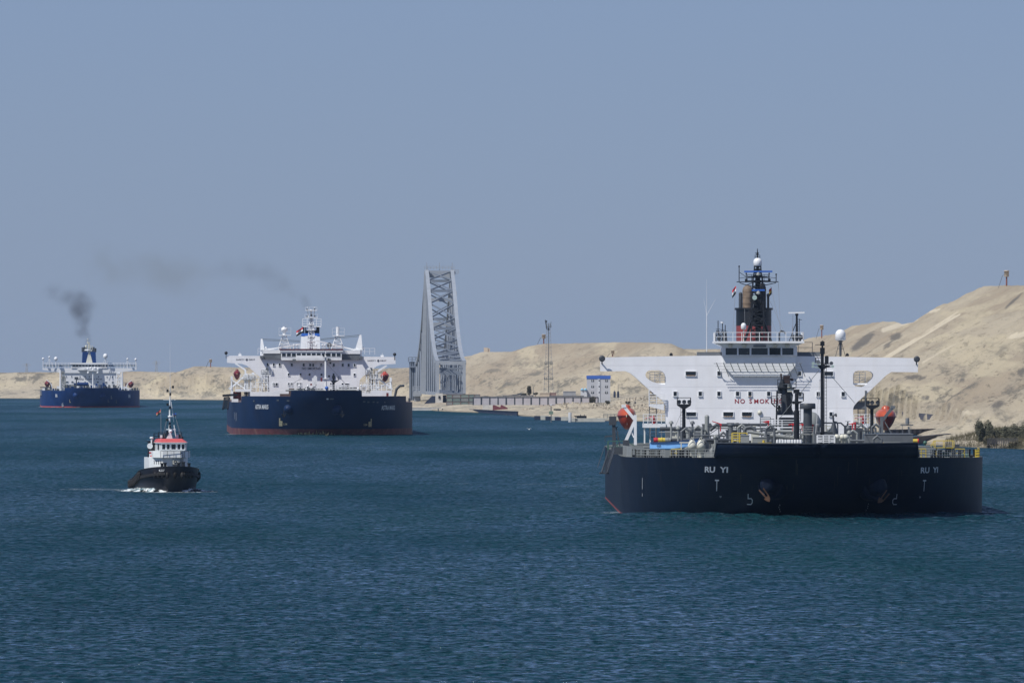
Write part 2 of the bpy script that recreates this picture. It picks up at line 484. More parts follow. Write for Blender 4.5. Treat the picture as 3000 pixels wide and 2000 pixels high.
A = Ship("oil_tanker", 35.75, 990.0, 0.0035, "nearest black hulled tanker with wide white bridge wings and a black and red funnel")
RSTK = mat("faint_rust_run", (.030,.024,.024), .7, var=.3)
A.ztmax = 9.25
A.form(22.2, 62.0, 250.0, 13.0)
add_samples(A, [9.15, 9.6, 9.61])
def a_top(y): return 7.15+0.45*max(0, 1-y/50.0)**1.5
NOTCH = 9.6
NOTCH = 9.6
mb = MB(); A.shell(mb, lambda y: 0.25, a_top, 9)
# deck sheet and transom
def deck_of(sh, top, y0=None):
    m = MB(); ref = sh.samples(sh.ztmax); vs = []; fs = []
    P = []
    for c, yr in enumerate(ref):
        z = top(yr); y = sh.samples(z)[c]; P.append((sh.hb(y, z), y, z))
    for i in range(len(P)-1):
        p, q = P[i], P[i+1]; b = len(vs)
        vs += [(-p[0], p[1], p[2]-.01), (p[0], p[1], p[2]-.01), (q[0], q[1], q[2]-.01), (-q[0], q[1], q[2]-.01)]; fs.append((b, b+1, b+2, b+3))
    m.add(vs, fs); return m, P
dk, P = deck_of(A, a_top)
e = P[-1]; mb.box(-e[0], e[0], e[1]-.05, e[1]+.4, 0.2, e[2]-.02)
A.o("hull", mb, HULL1)
A.o("deck", dk, DECKM)
mb = MB(); A.shell(mb, lambda y: -1.5, lambda y: 0.25, 2); A.o("boot_top", mb, RED)
# forecastle bulwark, outer skin and inner face, sloping down at its after ends
mb = MB(); ref = A.samples(A.ztmax)
cols = [c for c, yr in enumerate(ref) if yr <= NOTCH]
def a_bul(y): return 9.15 if y < NOTCH-0.45 else 9.15-(y-NOTCH+0.45)*3.6
A.shell(mb, a_top, a_bul, 3, cols)
o = A.o("bulwark", mb, HULL1)
sm = o.modifiers.new("plate", 'SOLIDIFY'); sm.thickness = 0.25; sm.offset = 0
mb = MB()
for c in cols[:-1]:
    for sg in (-1, 1):
        q = []
        for cc in (c, c+1):
            z = a_bul(ref[cc]); y = A.samples(z)[cc]; q.append((sg*A.hb(y, z), y, z+0.05))
        mb.bar(q[0], q[1], 0.4, 0.12)
A.o("bulwark_cap", mb, DGREY)
# fairleads along the bulwark
for i, (f, m_) in enumerate([(z4(150,882),YELLOW),(z4(270,880),LGREY),(z4(475,870),YELLOW),(z4(635,870),LGREY),(z4(840,880),LGREY),(z4(955,885),NAMEW),(z4(1215,900),NAMEW),(z3(1525,897),NAMEW),(z3(1815,885),NAMEY)]):
    sd = 1 if f[0] > 2412 else -1
    v = []; fc = []
    for k in range(10):
        t0, t1 = 2*math.pi*k/10, 2*math.pi*(k+1)/10; b0 = len(v)
        v += [(.34*math.cos(t0), .17*math.sin(t0)), (.34*math.cos(t1), .17*math.sin(t1)), (.17*math.cos(t1), .07*math.sin(t1)), (.17*math.cos(t0), .07*math.sin(t0))]; fc.append((b0, b0+1, b0+2, b0+3))
    A.o("fairlead", A.paint(MB(), v, fc, sd, f, 0.08), m_)
# names and marks
for sd, f in ((-1, z3(1170,1062)), (1, z4(1547,1066))):
    v, fc = text_mesh("RU  YI", 0.70, 0.028); k = (5.0 if sd < 0 else 5.1)/(max(p[0] for p in v)-min(p[0] for p in v)); v = [(p[0]*k, p[1]) for p in v]
    A.o("ship_name", A.paint(MB(), v, fc, sd, f), NAMEW)
for sd, f in ((-1, z3(1180,1212)), (1, z4(1490,1214))):
    v, fc = strokes([[(-.34, .6), (.34, .6)], [(0, .6), (0, -.6)]], 0.16)
    A.o("tug_mark", A.paint(MB(), v, fc, sd, f), NAMEW)
for sd, f in ((-1, z3(1497,1348)), (1, z4(1208,1348))):
    g = sd*-1
    P5 = [(-.32*g, .62), (-.30*g, .12), (.15*g, .12), (.36*g, -.05), (.36*g, -.38), (.18*g, -.58), (-.36*g, -.58)]
    v, fc = strokes([P5], 0.11); A.o("bulb_mark", A.paint(MB(), v, fc, sd, f), NAMEW)
v, fc = strokes([[(0, .62), (0, -.62)]], 0.14); A.o("tug_mark", A.paint(MB(), v, fc, -1, z3(466,1195)), NAMEW)
v, fc = strokes([[(0, .12), (0, -.12)]], 0.14); A.o("tug_mark", A.paint(MB(), v, fc, -1, z3(467,1303)), NAMEW)
for sd, f in ((-1, z3(1217,1322)), (1, z4(1453,1325))):
    v, fc = text_mesh("W", 0.26, 0.01); A.o("thruster_mark", A.paint(MB(), v, fc, sd, f), NAMEW)
for sd, f0, dx in ((-1, z3(238,1370), 0), (1, z4(958,1430), -3), (-1, z4(108,1440), 2)):
    for k in range(4):
        v, fc = text_mesh(str(8-2*k), 0.16, 0.01); A.o("draught_mark", A.paint(MB(), v, fc, sd, (f0[0]+dx*k*.6, f0[1]-12+k*6)), NAMEW)
rgs = random.Random(12)
for i in range(26):
    sd = -1 if i % 2 else 1; fx = rgs.uniform(1800, 2380) if sd < 0 else rgs.uniform(2440, 2840); Ls = rgs.uniform(.5, 2.6); z_ = rgs.uniform(1360, 1440)
    v, fc = strokes([[(0, Ls/2), (rgs.uniform(-.05, .05), -Ls/2)]], rgs.uniform(.04, .12)); A.o("rust_streak", A.paint(MB(), v, fc, sd, (fx, z_), .03), RSTK)
# anchors with their bolsters
for sd, f, in ((-1, z4(15,1205)), (1, z4(1040,1215))):
    y, z = A.on_hull(f, sd); x = sd*A.hb(y, z)
    nrm = Vector((sd*0.55, -0.83, -0.05)).normalized()
    q = Matrix.Translation((x, y, z)) @ nrm.to_track_quat('Z', 'Y').to_matrix().to_4x4()
    mb = MB(); mb.lathe((0, 0, 0), [(1.9, -1.4), (1.8, -.3), (1.62, 0.08), (1.45, 0.05), (1.4, -.25), (1.12, 0.1), (1.0, 0.6), (0.8, .92), (0.4, 1.0)], 22)
    mb.v = [tuple(q @ Vector(p)) for p in mb.v]; bo = A.o("anchor_bolster", mb, HULL1)
    mb = MB(); sd2 = sd; c = Vector((x, y, z))+nrm*1.25+Vector((0, 0, -1.15))
    ex, ez = Vector((1, 0, 0)), Vector((0, 0, 1)); ang = R(38)*-sd2
    def rp(u, v, d=0): return c+ex*(u*math.cos(ang)-v*math.sin(ang))+ez*(u*math.sin(ang)+v*math.cos(ang))+Vector((0, d, 0))
    mb.bar(rp(-.1, .85), rp(0, -.5), .09, .15); mb.prism([(rp(*q_2).x, rp(*q_2).z) for q_2 in ((-.3, -.35), (.42, -.3), (.3, -.72), (0, -1.0), (-.2, -.7))], c.y-.25, c.y+.2)
    mb.bar(rp(.34, -.4), rp(.40, .7, -.25), .07, .15)
    A.o("anchor", mb, ANCH, bo)

# ------------------------------------------------ superstructure
LW = 232.0                                    # front of the bridge wing structure
pA = lambda f, ly=LW: (lambda q: (q.x, q.z))(A.L(f, ly))
def rnd(cx, cy, rx, ry, a0, a1, n=6):
    return [(cx+rx*math.cos(R(a0+(a1-a0)*i/n)), cy-ry*math.sin(R(a0+(a1-a0)*i/n))) for i in range(n+1)]
base_y = 1290
outer_px = [z1(78,1410), z1(78,1410+340*4.055/4.055*0+0)][:1]
outer_px = [z1(80,1406), z3(62,122), z3(300,120), z3(345,138), z3(385,168), z3(520,290), z3(655,400), z3(675,425), z3(685,465), z3(686,620), z3(700,640), (1958, base_y),
            (2499, base_y), z4(815,700), z4(815,480), z4(822,455), z4(850,420), z4(1000,285), z4(1130,160), z4(1180,128), z4(1435,130), z2(1590,1262), z2(300,1240), z1(1500,1384), z1(1225,1386)]
h1 = [z3(a, b) for a, b in [(492,160),(500,132),(520,117),(545,112),(625,113),(655,125),(678,150),(688,185),(688,225),(680,245),(655,248),(560,222),(530,205),(503,183)]]
h2 = [z4(a, b) for a, b in [(812,170),(818,140),(835,122),(865,115),(950,115),(985,125),(1005,145),(1008,170),(995,195),(930,258),(900,270),(865,270),(835,262),(815,245)]]
loops = [[pA(f) for f in l] for l in (outer_px, h1, h2)]
mb = MB(); mb.prism_holes(loops, LW, LW+3.2)
wing = A.o("bridge_wing", mb, WHITE)
mb = MB()
a = A.L((1975, 1062), LW+3.2); b = A.L((2490, 1300), LW+3.2)
mb.box(a.x, b.x, LW+3.2, LW+17, 7.2, a.z); A.o("deckhouse", mb, WHITE)
# windows of the front
WN = [z3(778,337), z3(1018,337), z3(1197,337), z3(1375,337), z3(1494,337), z3(1673,337), z4(306,340), z4(481,340), z4(720,340)]
for f in WN: window(A, f, 9.5, 12.5, LW)
for f in [z3(1197,142), z3(1436,142), z3(1494,142), z3(1673,142), z3(1733,142), z4(65,143), z4(303,143)]: window(A, f, 9, 12, LW)
for f, ww in [(z3(928,143),30),(z4(580,144),26),(z3(930,532),29),(z3(1286,532),29),(z3(1465,532),29),(z4(603,532),9)]: window(A, f, ww, 11.5, LW)
for f, wd in ((z3(928,162), 1.2), (z3(1286,553), 1.2), (z3(1465,553), 1.2), (z3(1494,360), .35)):
    p = A.L(f, LW); mb = MB()
    for k in range(5):
        x = p.x-wd/2+wd*(k+.5)/5; mb.box(x-wd/12, x+wd/14, LW-.19, LW-.17, p.z-.04-random.random()*.07, p.z+.03)
    A.o("rust_stain", mb, mat("orange_rust", (.34,.19,.08), .9, var=.3))
p0 = A.L((2153, 1175.3), LW); pt = 16.6*LW/LW*(990+LW)/FPX
mb = MB()
for ch, zx in zip("NOSMOKING", (1245, 1375, 1560, 1690, 1820, 1945, 2045, 2145, 2262)):
    v, f = text_mesh(ch, 0.64, 0.02); c_ = A.L((2000+zx/7.84, 1175.0), LW); mb.add([(p[0]+c_.x, LW-.03, p[1]+c_.z) for p in v], f)
A.o("lettering", mb, TXTRED, wing)
p = A.L(z3(1587,517), LW); mb = MB(); mb.lathe((p.x, LW-.35, p.z), [(0.05, 0), (.3, .12), (.34, .3)], 12, 'y'); A.o("deck_light", mb, CREAM)
# lamps at the wing tips, gallery rails in the openings
for f, g in ((z1(97,1420), 1), (z2(1577,1272), -1)):
    p = A.L(f, LW-1.2); mb = MB(); mb.lathe((p.x, p.y-.25, p.z), [(.30, 0), (.46, .1), (.40, .45), (.2, .6)], 12, 'y'); mb.tube(p, p+Vector((0, 1.2, -.75)), .09)
    A.o("wing_searchlight", mb, DGREY)
for f0, f1 in ((z3(535,235), z3(680,235)), (z4(820,235), z4(930,235))):
    a, b = A.L(f0, LW+1.6), A.L(f1, LW+1.6); mb = MB(); mb.rail([a, b], 1.6, 0.8, .045, 4); mb.box(a.x-.2, b.x+.2, LW+.6, LW+2.4, a.z-.25, a.z)
    A.o("gallery_railing", mb, WHITE2)
# wheelhouse
wl, wr = A.L(z1(1525,1300), LW-1).x, A.L(z2(310,1200), LW-1).x
ztop = A.L(z1(1700,1275), LW).z; zbot = A.L(z1(1700,1386), LW).z
WH = LW-1.0
mb = MB(); mb.box(wl, wr, WH, LW+8, zbot-.02, ztop)
whs = A.o("wheelhouse", mb, WHITE)
for x0, x1, fn in [(1565,1700,z1),(1718,1850,z1),(1870,2065,z1),(2085,2218,z1),(13,133,z2),(150,270,z2)]:
    q0, q1 = fn(x0, 0)[0], fn(x1, 0)[0]; window(A, ((q0+q1)/2, 1029.3), q1-q0, 20.0, WH, whs, WHITE2, proud=.05, ft=.06)
for f in (z1(1620,1262), z1(1785,1262), z1(2150,1262), z1(2295,1262), z2(205,1125)):
    p = A.L(f, WH-.45); mb = MB(); mb.lathe((p.x, p.y, p.z), [(.1, -.3), (.34, -.1), (.3, .25), (.1, .4)], 10, 'y'); mb.bar(p, p+Vector((0, .3, .5)), .1); A.o("floodlight", mb, CREAM)
p = A.L(z1(1970,1272), WH-.5); mb = MB(); mb.cbox((p.x, p.y, p.z), (1.8, .5, .22)); A.o("floodlight_bar", mb, MGREY)
rl, rr = A.L(z1(1435,1220), LW-3).x, A.L(z2(387,1090), LW-3).x; zr = A.L(z1(1700,1213), LW-3).z
mb = MB(); mb.box(rl, rr, LW-2.2, LW+9, zr-.28, zr); mb.prism([(rl+.1, zr-.28), (rr-.1, zr-.28), (rr-1.5, zr-.85), (rl+1.5, zr-.85)], LW-1.15, LW+8.5)
A.o("wheelhouse_roof", mb, WHITE2)
# fascia below the windows
mb = MB(); zf0 = A.L(z1(1700,1470), LW-3).z
mb.prism([(wl+.02, zbot-.04), (wr-.02, zbot-.04), (wr-.3, zf0-.5), (wr-1.6, zf0-1.9), (wl+1.6, zf0-1.9), (wl+.3, zf0-.5)], WH+.3, LW-.03); A.o("bridge_fascia", mb, WHITE2)
mb = MB(); yy = LW-1.35; zt = A.L(z1(1600,1478), yy).z; gl, gr = A.L(z1(1430,1500), yy).x, A.L(z4(322,60), yy).x
for k in range(4): 
    mb.bar((gl+k*.22, yy, zt-.42*k), (gr-k*.1, yy, zt-.42*k), .05)
n = 13
for k in range(n):
    x = gl+.3+(gr-gl-.6)*k/(n-1); mb.bar((x, yy-.1, zt+.1), (x+.85, LW-.2, zt-1.9), .08); mb.bar((x, yy, zt), (x, WH-.3, zt), .06)
mb.bar((gl, yy, zt), (gl, WH, zt), .1); mb.bar((gr, yy, zt), (gr, WH, zt), .1)
A.o("window_washing_gallery", mb, LGREY)
# side houses beside the wheelhouse
for xa, xb in ((A.L(z1(1228,1350),LW+1).x, wl-.02), (wr+.02, A.L(z2(550,1210), LW+1).x)):
    mb = MB(); zb = A.L(z1(1300,1384), LW).z; mb.box(xa, xb, LW+.6, LW+4.5, zb-.3, zb+.52); A.o("wing_windbreak", mb, MGREY)
mb = MB(); mb.rail([A.L(z2(320,1205), LW+2), A.L(z2(470,1205), LW+2)], 1.5, 1.6, .045, 2); A.o("railing", mb, MGREY)
# roof rail
mb = MB(); mb.rail([(rl+.1, LW+6, zr), (rl+.1, LW-2.1, zr), (rr-.1, LW-2.1, zr), (rr-.1, LW+6, zr)], 1.25, 1.25, .045, 2); A.o("railing", mb, WHITE2)
# funnel and uptakes
FY = 262
def fx_w(fn, x0, x1, y, ly): a, b = A.L(fn(x0, y), ly), A.L(fn(x1, y), ly); return (a.x+b.x)/2, (b.x-a.x)/2, a.z
cx, r, zt_ = fx_w(z1, 1690, 2108, 820, FY); _, _, zred = fx_w(z1, 1690, 2108, 1030, FY)
fn_ = empty("funnel", (0, 0, 0)); fn_.parent = A.root
def oval(mb, cx, cy, rx, ry, za, zb, n=28):
    vs = [(cx+rx*math.copysign(abs(math.cos(2*math.pi*i/n))**.75, math.cos(2*math.pi*i/n)), cy+ry*math.sin(2*math.pi*i/n), z) for z in (za, zb) for i in range(n)]
    mb.add(vs, [(i, (i+1) % n, n+(i+1) % n, n+i) for i in range(n)], True); mb.add(vs, [tuple(range(n-1, -1, -1)), tuple(range(n, 2*n))])
mb = MB(); oval(mb, cx, FY, r, 4.2, zr-4, zred); mb.build("red_casing", FUNRED, fn_)
mb = MB(); oval(mb, cx, FY, r+.01, 4.21, zred+.002, zt_); oval(mb, cx, FY, r+.22, 4.4, zt_-.28, zt_+.02); mb.build("black_top", BLACK, fn_)
def uptake(x0, x1, ytop, m_, dy=0.0, dome=True):
    c, rr_, zt2 = fx_w(z1, x0, x1, ytop, FY+dy); mb = MB(); pr = [(rr_, zt_-.5), (rr_, zt2-rr_)]
    for k in range(1, 5): a = math.pi/2*k/4; pr.append((max(.03, rr_*math.cos(a)), zt2-rr_+rr_*math.sin(a)))
    mb.lathe((c, FY+dy, 0), pr, 16)
    for k in range(3): zz = zt_+.2+(zt2-zt_-rr_)*(k+.5)/3; mb.lathe((c, FY+dy, zz), [(rr_*1.04, -.05), (rr_*1.04, .05)], 16)
    mb.build("exhaust_pipe", m_, fn_)
uptake(1765, 1885, 548, RUSTM, -.5); uptake(1720, 1763, 630, DGREY, -.6); uptake(1925, 2045, 525, BLACK, .8); uptake(2055, 2084, 668, BLACK, -.4); uptake(1890, 1920, 700, DGREY, 1.5)
c = A.L(z1(2070,668), FY); mb = MB(); mb.lathe((c.x, FY-1.2, c.z), [(.26, -.3), (.26, 1.0)], 12, 'y'); mb.build("exhaust_outlet", BLACK, fn_)
# radar mast
MY = LW+4
q = lambda x, y, fn=z1: A.L(fn(x, y), MY)
mm = empty("radar_mast", (0, 0, 0)); mm.parent = A.root
mb = MB(); c0 = q(1945,1205); c1 = q(1945,440)
mb.lattice((c0.x, MY, zr), (c1.x, MY, c1.z), 1.9, 1.3, .12, 12); mb.tube((c0.x+.1, MY, zr), (c1.x, MY, c1.z+.3), .42, .35)
for sx in (-1, 1): mb.bar((c0.x+sx*1.9, MY-.4, zr), (c0.x+sx*.4, MY, zr+4.2), .32)
for y_, hw in ((850, 1.25), (940, 1.1), (1030, 1.0), (740, 1.1), (500, 1.5), (450, 1.4)):
    c = q(1945, y_); mb.box(c.x-hw, c.x+hw, MY-.8, MY+.8, c.z-.08, c.z+.08)
    if y_ in (740, 500): mb.rail([(c.x-hw, MY-.8, c.z), (c.x+hw, MY-.8, c.z)], .9, .6, .04, 2)
mb.lattice((c1.x, MY, c1.z), (c1.x, MY, q(1945,325).z), 1.1, .9, .1, 3); mb.tube((c1.x, MY, c1.z), (c1.x, MY, q(1945,322).z), .2)
mb.build("lattice_column", BLACK, mm)
mb = MB(); a, b = q(1695,510), q(2192,508); mb.bar(a, b, .12)
for x_, t_ in ((1725,325),(1810,410),(2082,410),(2165,420)):
    lo = q(x_,510); hi = q(x_, t_); mb.bar(lo, hi, .12); mb.ball(hi, .13, 6, 4)
for x_, e_ in ((1730,1810),(2165,2040)):
    p_ = q(x_,520); r_ = q(e_,548); s_ = q(1945,515); mb.bar(p_, r_, .11); mb.bar(r_, q(1900 if e_ < 1900 else 2000,515), .11)
mb.bar(q(1730,465), q(1900,445), .06); mb.bar(q(2165,465), q(2000,445), .06); mb.bar(q(1730,395), q(1815,455), .07)
mb.cbox(q(1808,495), (.35, .3, .5)); mb.cbox(q(2085,492), (.35, .3, .5)); mb.bar(q(1830,548), q(1915,575), .1)
mb.build("yard_arm", BLACK, mm)
for x0, x1, y_, y2 in ((1783,2117,388,400),(1873,2027,609,625)):
    a, b = q(x0,y_), q(x1,y_-1); a.y = b.y = MY-1.1; mb = MB(); mb.bar(a, b, .2, .24); mb.build("radar_scanner", BLUEP, mm)
    c = (a+b)/2; mb = MB(); mb.lathe((c.x, c.y, c.z-.55), [(.3, 0), (.28, .3), (.12, .4), (.12, .5)], 10); mb.bar((c.x, c.y, c.z-.55), (c.x, MY, c.z-.6), .2); mb.build("scanner_gearbox", LGREY, mm)
def dome(parent, c, r, h, post=None, m_=WHITE2):
    pr = [(r*.8, 0), (r, h*.06), (r, h*.55)]
    for k in range(1, 6): a = math.pi/2*k/5; pr.append((max(.01, r*math.cos(a)), h*.55+h*.45*math.sin(a)))
    mb = MB(); mb.lathe(c, pr, 18); o = mb.build("satellite_dome", m_, parent); return o
c = q(1945,322); dome(mm, (c.x, MY, c.z), .65*1.0*q(1995,322).x*0+.61, q(1945,225).z-c.z)
mb = MB(); t0 = q(1943,225); t1 = q(1943,115); mb.tube(t0, t1, .12, .05); mb.rail([(t0.x-.35, MY, t0.z-.05), (t0.x+.35, MY, t0.z-.05)], .45, .35, .04, 2); mb.bar(q(1915,170), q(1960,165), .1); mb.cbox(q(1943,180), (.3, .3, .35)); mb.build("masthead_light", BLACK, mm)
c = q(1905,697); mb = MB(); mb.lathe((c.x, MY-1.6, c.z), [(.34, 0), (.28, .15), (.12, .8)], 14, 'y'); mb.build("ship_horn", mat("pale_green_paint", (.35,.45,.42), .5), mm)
c = q(1965,632); mb = MB(); mb.ball((c.x-.1, MY-1, c.z), .17); mb.build("floodlight", WHITE2, mm)
mb = MB()
for p_, r_ in ((q(1680,640), q(1650,1100)), (q(2100,560), q(2225,1100)), (q(2192,510), q(2215,1090)), (q(2090,735), q(2310,1210)), (q(2110,970), q(2205,1200)), (q(1690,1010), q(1600,1200)), (q(1790,830), q(1795,1130))): mb.bar(p_, r_, .04)
mb.build("halyards", WIRE, mm)
fl = A.L(z1(1688,555), MY)
flag(A, (fl.x, fl.y, fl.z), .55, 1.15, [REDP, NAMEW, BLACK], "small red white black flag left of the black funnel", droop=1.2)
fl = A.L(z1(2112,575), MY); flag(A, (fl.x, fl.y, fl.z), .4, 1.0, [REDP, mat("mustard_cloth", (.35,.25,.05)), BLACK], "small dark red pennant right of the black funnel", name="pennant", droop=.8)
# other aerials of the wheelhouse roof
c = A.L(z1(1778,1070), LW-2); mb = MB(); mb.tube((c.x, c.y, zr), c, .08); A.o("aerial_post", mb, CREAM); dome(A.root, (c.x, c.y, c.z), .38, A.L(z1(1778,996), LW-2).z-c.z)
for x_, y_, t_ in ((1475,1205,970),(1527,1205,985),(1560,1205,1020)):
    a, b = A.L(z1(x_,y_), LW), A.L(z1(x_,t_), LW); mb = MB(); k = a.lerp(b, .5); mb.lattice((a.x, a.y, zr), tuple(k), .55, .3, .06, 4, 3); mb.tube(k, b, .06); mb.bar(k+Vector((-.3, 0, .2)), k+Vector((.3, 0, .2)), .07)
    A.o("aerial", mb, BLACK)
c = A.L(z1(1525,998), LW); mb = MB(); mb.lathe(c, [(.22, -.05), (.25, .05), (.25, .18)], 12); A.o("gps_receiver", mb, WHITE2)
for x_ in (1485, 1560): 
    c = A.L(z1(x_,1178), LW-1); mb = MB(); mb.ball(c, .3, 10, 6); mb.tube((c.x, c.y, zr), c, .1); A.o("floodlight", mb, DGREY)
a, b = A.L(z2(305,1085), LW), A.L(z2(305,800), LW); mb = MB(); mb.tube((a.x, a.y, zr), b, .2, .14); mb.bar(a+Vector((-1.1, 0, 0)), a.lerp(b, .75), .1); mb.ladder(A.L(z2(322,1085), LW), A.L(z2(322,845), LW), .3, .05, .35); mb.bar(A.L(z2(325,855), LW), A.L(z2(360,855), LW), .07)
mb.lathe(b, [(.24, -.15), (.22, .2), (.1, .3)], 10); A.o("radar_post", mb, BLACK)
a, b = A.L(z2(217,783), LW-.4), A.L(z2(387,780), LW-.4); mb = MB(); mb.bar(a, b, .16, .2); A.o("radar_scanner", mb, WHITE2)
mb = MB(); mb.tube(A.L(z2(262,1085), LW), A.L(z2(262,925), LW), .07); mb.tube(A.L(z2(262,925), LW), A.L(z2(264,800), LW), .025); A.o("whip_aerial", mb, WIRE)
for x_ in (345, 275): 
    c = A.L(z2(x_,1040), LW-1.5); mb = MB(); mb.ball(c, .38, 10, 6); mb.tube((c.x, c.y, zr), c, .12); A.o("floodlight", mb, DGREY)
c = A.L(z2(150,1010), LW-1); mb = MB(); mb.path([(c.x-.4, c.y, zr), (c.x-.4, c.y, c.z+.2), (c.x-.1, c.y, c.z+.5), (c.x+.35, c.y, c.z+.3), (c.x+.5, c.y, c.z+.1)], .12); A.o("vent_pipe", mb, DGREY)
a = A.L(z1(1340,1350), LW+1); b = A.L(z1(1340,905), LW+1); c = A.L(z1(1339,480), LW+1); mb = MB(); mb.tube(a, b, .055, .05); mb.tube(b, c, .03, .012)
mb.tube(b, A.L(z1(1305,715), LW+1), .025, .01); mb.tube(b, A.L(z1(1445,715), LW+1), .025, .01); mb.ball(b, .09, 6, 4); A.o("whip_aerial", mb, WHITE2)
c = A.L(z2(768,1075), LW+1.5); mb = MB(); zb = A.L(z2(768,1243), LW+1.5).z
mb.tube((c.x, c.y, zb), c, .16, .2); mb.lathe((c.x, c.y, c.z-.35), [(.15, 0), (.45, .3)], 10)
for sx in (-1, 1): mb.bar((c.x+sx*.7, c.y, zb), (c.x+sx*.2, c.y, zb+1.9), .07)
mb.bar((c.x-.45, c.y, zb+1.1), (c.x+.45, c.y, zb+1.1), .07); A.o("dome_pedestal", mb, DGREY)
dome(A.root, (c.x, c.y, c.z), .74, A.L(z2(768,957), LW+1.5).z-c.z, m_=WHITE2)
for f in (z1(917,1375), z2(840,1230)):
    c = A.L(f, LW+.5); mb = MB(); mb.cbox(c, (.45, .4, .3)); mb.ball(c+Vector((0, 0, .1)), .2, 8, 5); A.o("wing_fitting", mb, BLACK)

# ------------------------------------------------ side stairs and platforms by the house
for sgn, f0, f1, m_ in ((-1, z3(470,640), z3(686,640), WHITE2), (1, z4(815,640), z4(1020,640), WHITE2)):
    a, b = A.L(f0, LW-1), A.L(f1, LW-1); mb = MB(); mb.box(a.x, b.x, LW-3, LW+5, a.z-.3, a.z+.25); mb.rail([(a.x, LW-3, a.z+.25), (b.x, LW-3, a.z+.25)], 1.35, .7, .05, 3)
    for k in range(4): x = a.x+(b.x-a.x)*(k+.3)/4; mb.bar((x, LW+.5, 7.2), (x, LW+.5, a.z), .2)
    A.o("boat_platform", mb, m_)
    mb = MB(); xs = (1740+565/3.267 if sgn < 0 else 2250+895/3.266)
    lo, hi = A.L((xs, 1290), LW+1), A.L((xs, 1145 if sgn < 0 else 1165), LW+1); mb.ladder(lo, hi, 1.0, .09, .5); A.o("ladder", mb, MGREY)
a, b = A.L(z3(528,435), LW), A.L(z3(670,435), LW); mb = MB(); mb.prism([(a.x, a.z), (b.x, b.z), (b.x, b.z-.9), (a.x, a.z-.35)], LW-.5, LW+3); mb.rail([(a.x, LW-.5, a.z), (b.x, LW-.5, a.z)], 1.4, .9, .05, 4); mb.bar((a.x, LW, a.z), (a.x, LW, A.L(z3(533,300), LW).z), .12); A.o("stair_landing", mb, WHITE2)
a, b = A.L(z4(818,440), LW), A.L(z4(935,440), LW); mb = MB(); mb.prism([(a.x, a.z+.5), (b.x, b.z+.3), (b.x, b.z-.6), (a.x, a.z-.7)], LW+.5, LW+3); mb.rail([(a.x, LW+.5, a.z), (b.x, LW+.5, a.z)], 1.9, .7, .06, 4); mb.bar((b.x, LW, 7.2), (b.x, LW, b.z+2), .25); A.o("stair_landing", mb, MGREY)
for f0, f1 in ((z3(510,580), z3(600,560)), (z4(860,560), z4(920,560))):
    a, b = A.L(f0, LW-2.5), A.L(f1, LW-2.5); mb = MB(); zb = A.L((f0[0], 1245), LW-2.5).z; x = (a.x+b.x)/2+.3; mb.tube((x, a.y, zb), (x, a.y, zb+1.2), .18); mb.tube((x, a.y, zb+1.2), (x-1.2, a.y-.3, zb+1.0), .12, .07); mb.cbox((x, a.y, zb+.6), (.8, .5, .25)); A.o("fire_monitor", mb, REDP)

# lifeboats, each in its davit
for sd, f, wp, label, dm, fd in ((-1, (1837, 1226), 55, "orange lifeboat hung in white davits left of the nearest tanker's white front", WHITE2, -1), (1, (2597, 1229), 60, "dark red and orange lifeboat in grey davits right of the nearest tanker's white front", MGREY, 1)):
    ly = LW-22; c = A.L(f, ly); k = (990+ly)/FPX
    lifeboat(A, (c.x, ly+3, c.z), wp*k, 66*k, 8.5, label, low=(mat("weathered_orange_paint", (.38,.05,.025), .4) if sd < 0 else MAROON))
    t = empty("davit", (0, 0, 0)); t.parent = A.root
    for yo in (-1.8, 7.5):
        mb = MB()
        if sd < 0: pts = [z3(285,455), z3(395,590), z3(370,640), z3(300,800)]; post = (z3(395,540), z3(397,835))
        else: pts = [z4(1195,465), z4(1095,590)]; post = (z4(1088,555), z4(1088,715))
        P_ = [A.L(p_, ly+yo-1) for p_ in pts]
        for i in range(len(P_)-1): mb.bar(P_[i], P_[i+1], .35, .42)
        a, b = A.L(post[0], ly+yo-1), A.L(post[1], ly+yo-1); b.z = 7.2; mb.bar(a, b, .4, .4); mb.cbox(P_[0], (.6, .5, .4))
        if sd > 0: mb.bar(a, (a.x+1.6, a.y, 7.2+1.2), .14)
        else: mb.bar(P_[-2], (a.x, a.y, P_[-2].z), .2); mb.bar((P_[0].x+.9, a.y, P_[0].z-3.2), (a.x-.2, a.y, P_[0].z-4.4), .16)
        mb.build("davit_arm", dm, t)
    c2 = A.L((f[0], 1190), ly); mb = MB(); mb.bar((c2.x, ly-.7, c2.z+.6), (c2.x, ly-.7, c2.z-2.6), .05); mb.build("fall_wire", WIRE, t)

# ------------------------------------------------ deck gear
def pipe(fs, ly, rpx, m_, name="cargo_pipe", dl=None, flange=True):
    r = rpx*(990+ly)/FPX; P_ = [A.L(f, ly+(dl[i] if dl else 0)) for i, f in enumerate(fs)]; mb = MB(); mb.path(P_, r, 12)
    if flange:
        for i in range(len(P_)-1):
            L_ = (P_[i+1]-P_[i]); k = int(L_.length/2.6); d = L_.normalized() if L_.length else None
            for j in range(1, k+1): c_ = P_[i]+L_*(j/(k+1)); mb.tube(c_-d*.06, c_+d*.06, r*1.22, n=12)
            for j in range(int(L_.length/5)): c_ = P_[i]+L_*((j+.5)/max(1, int(L_.length/5))); mb.bar(c_, (c_.x, c_.y, 7.2), .18)
    return A.o(name, mb, m_)
pipe([z3(632,672), z3(1060,672)], 172, 5.6, DGREY); pipe([z3(700,780), z3(905,780), z3(1000,778), z3(1300,782)], 62, 5.4, DGREY)
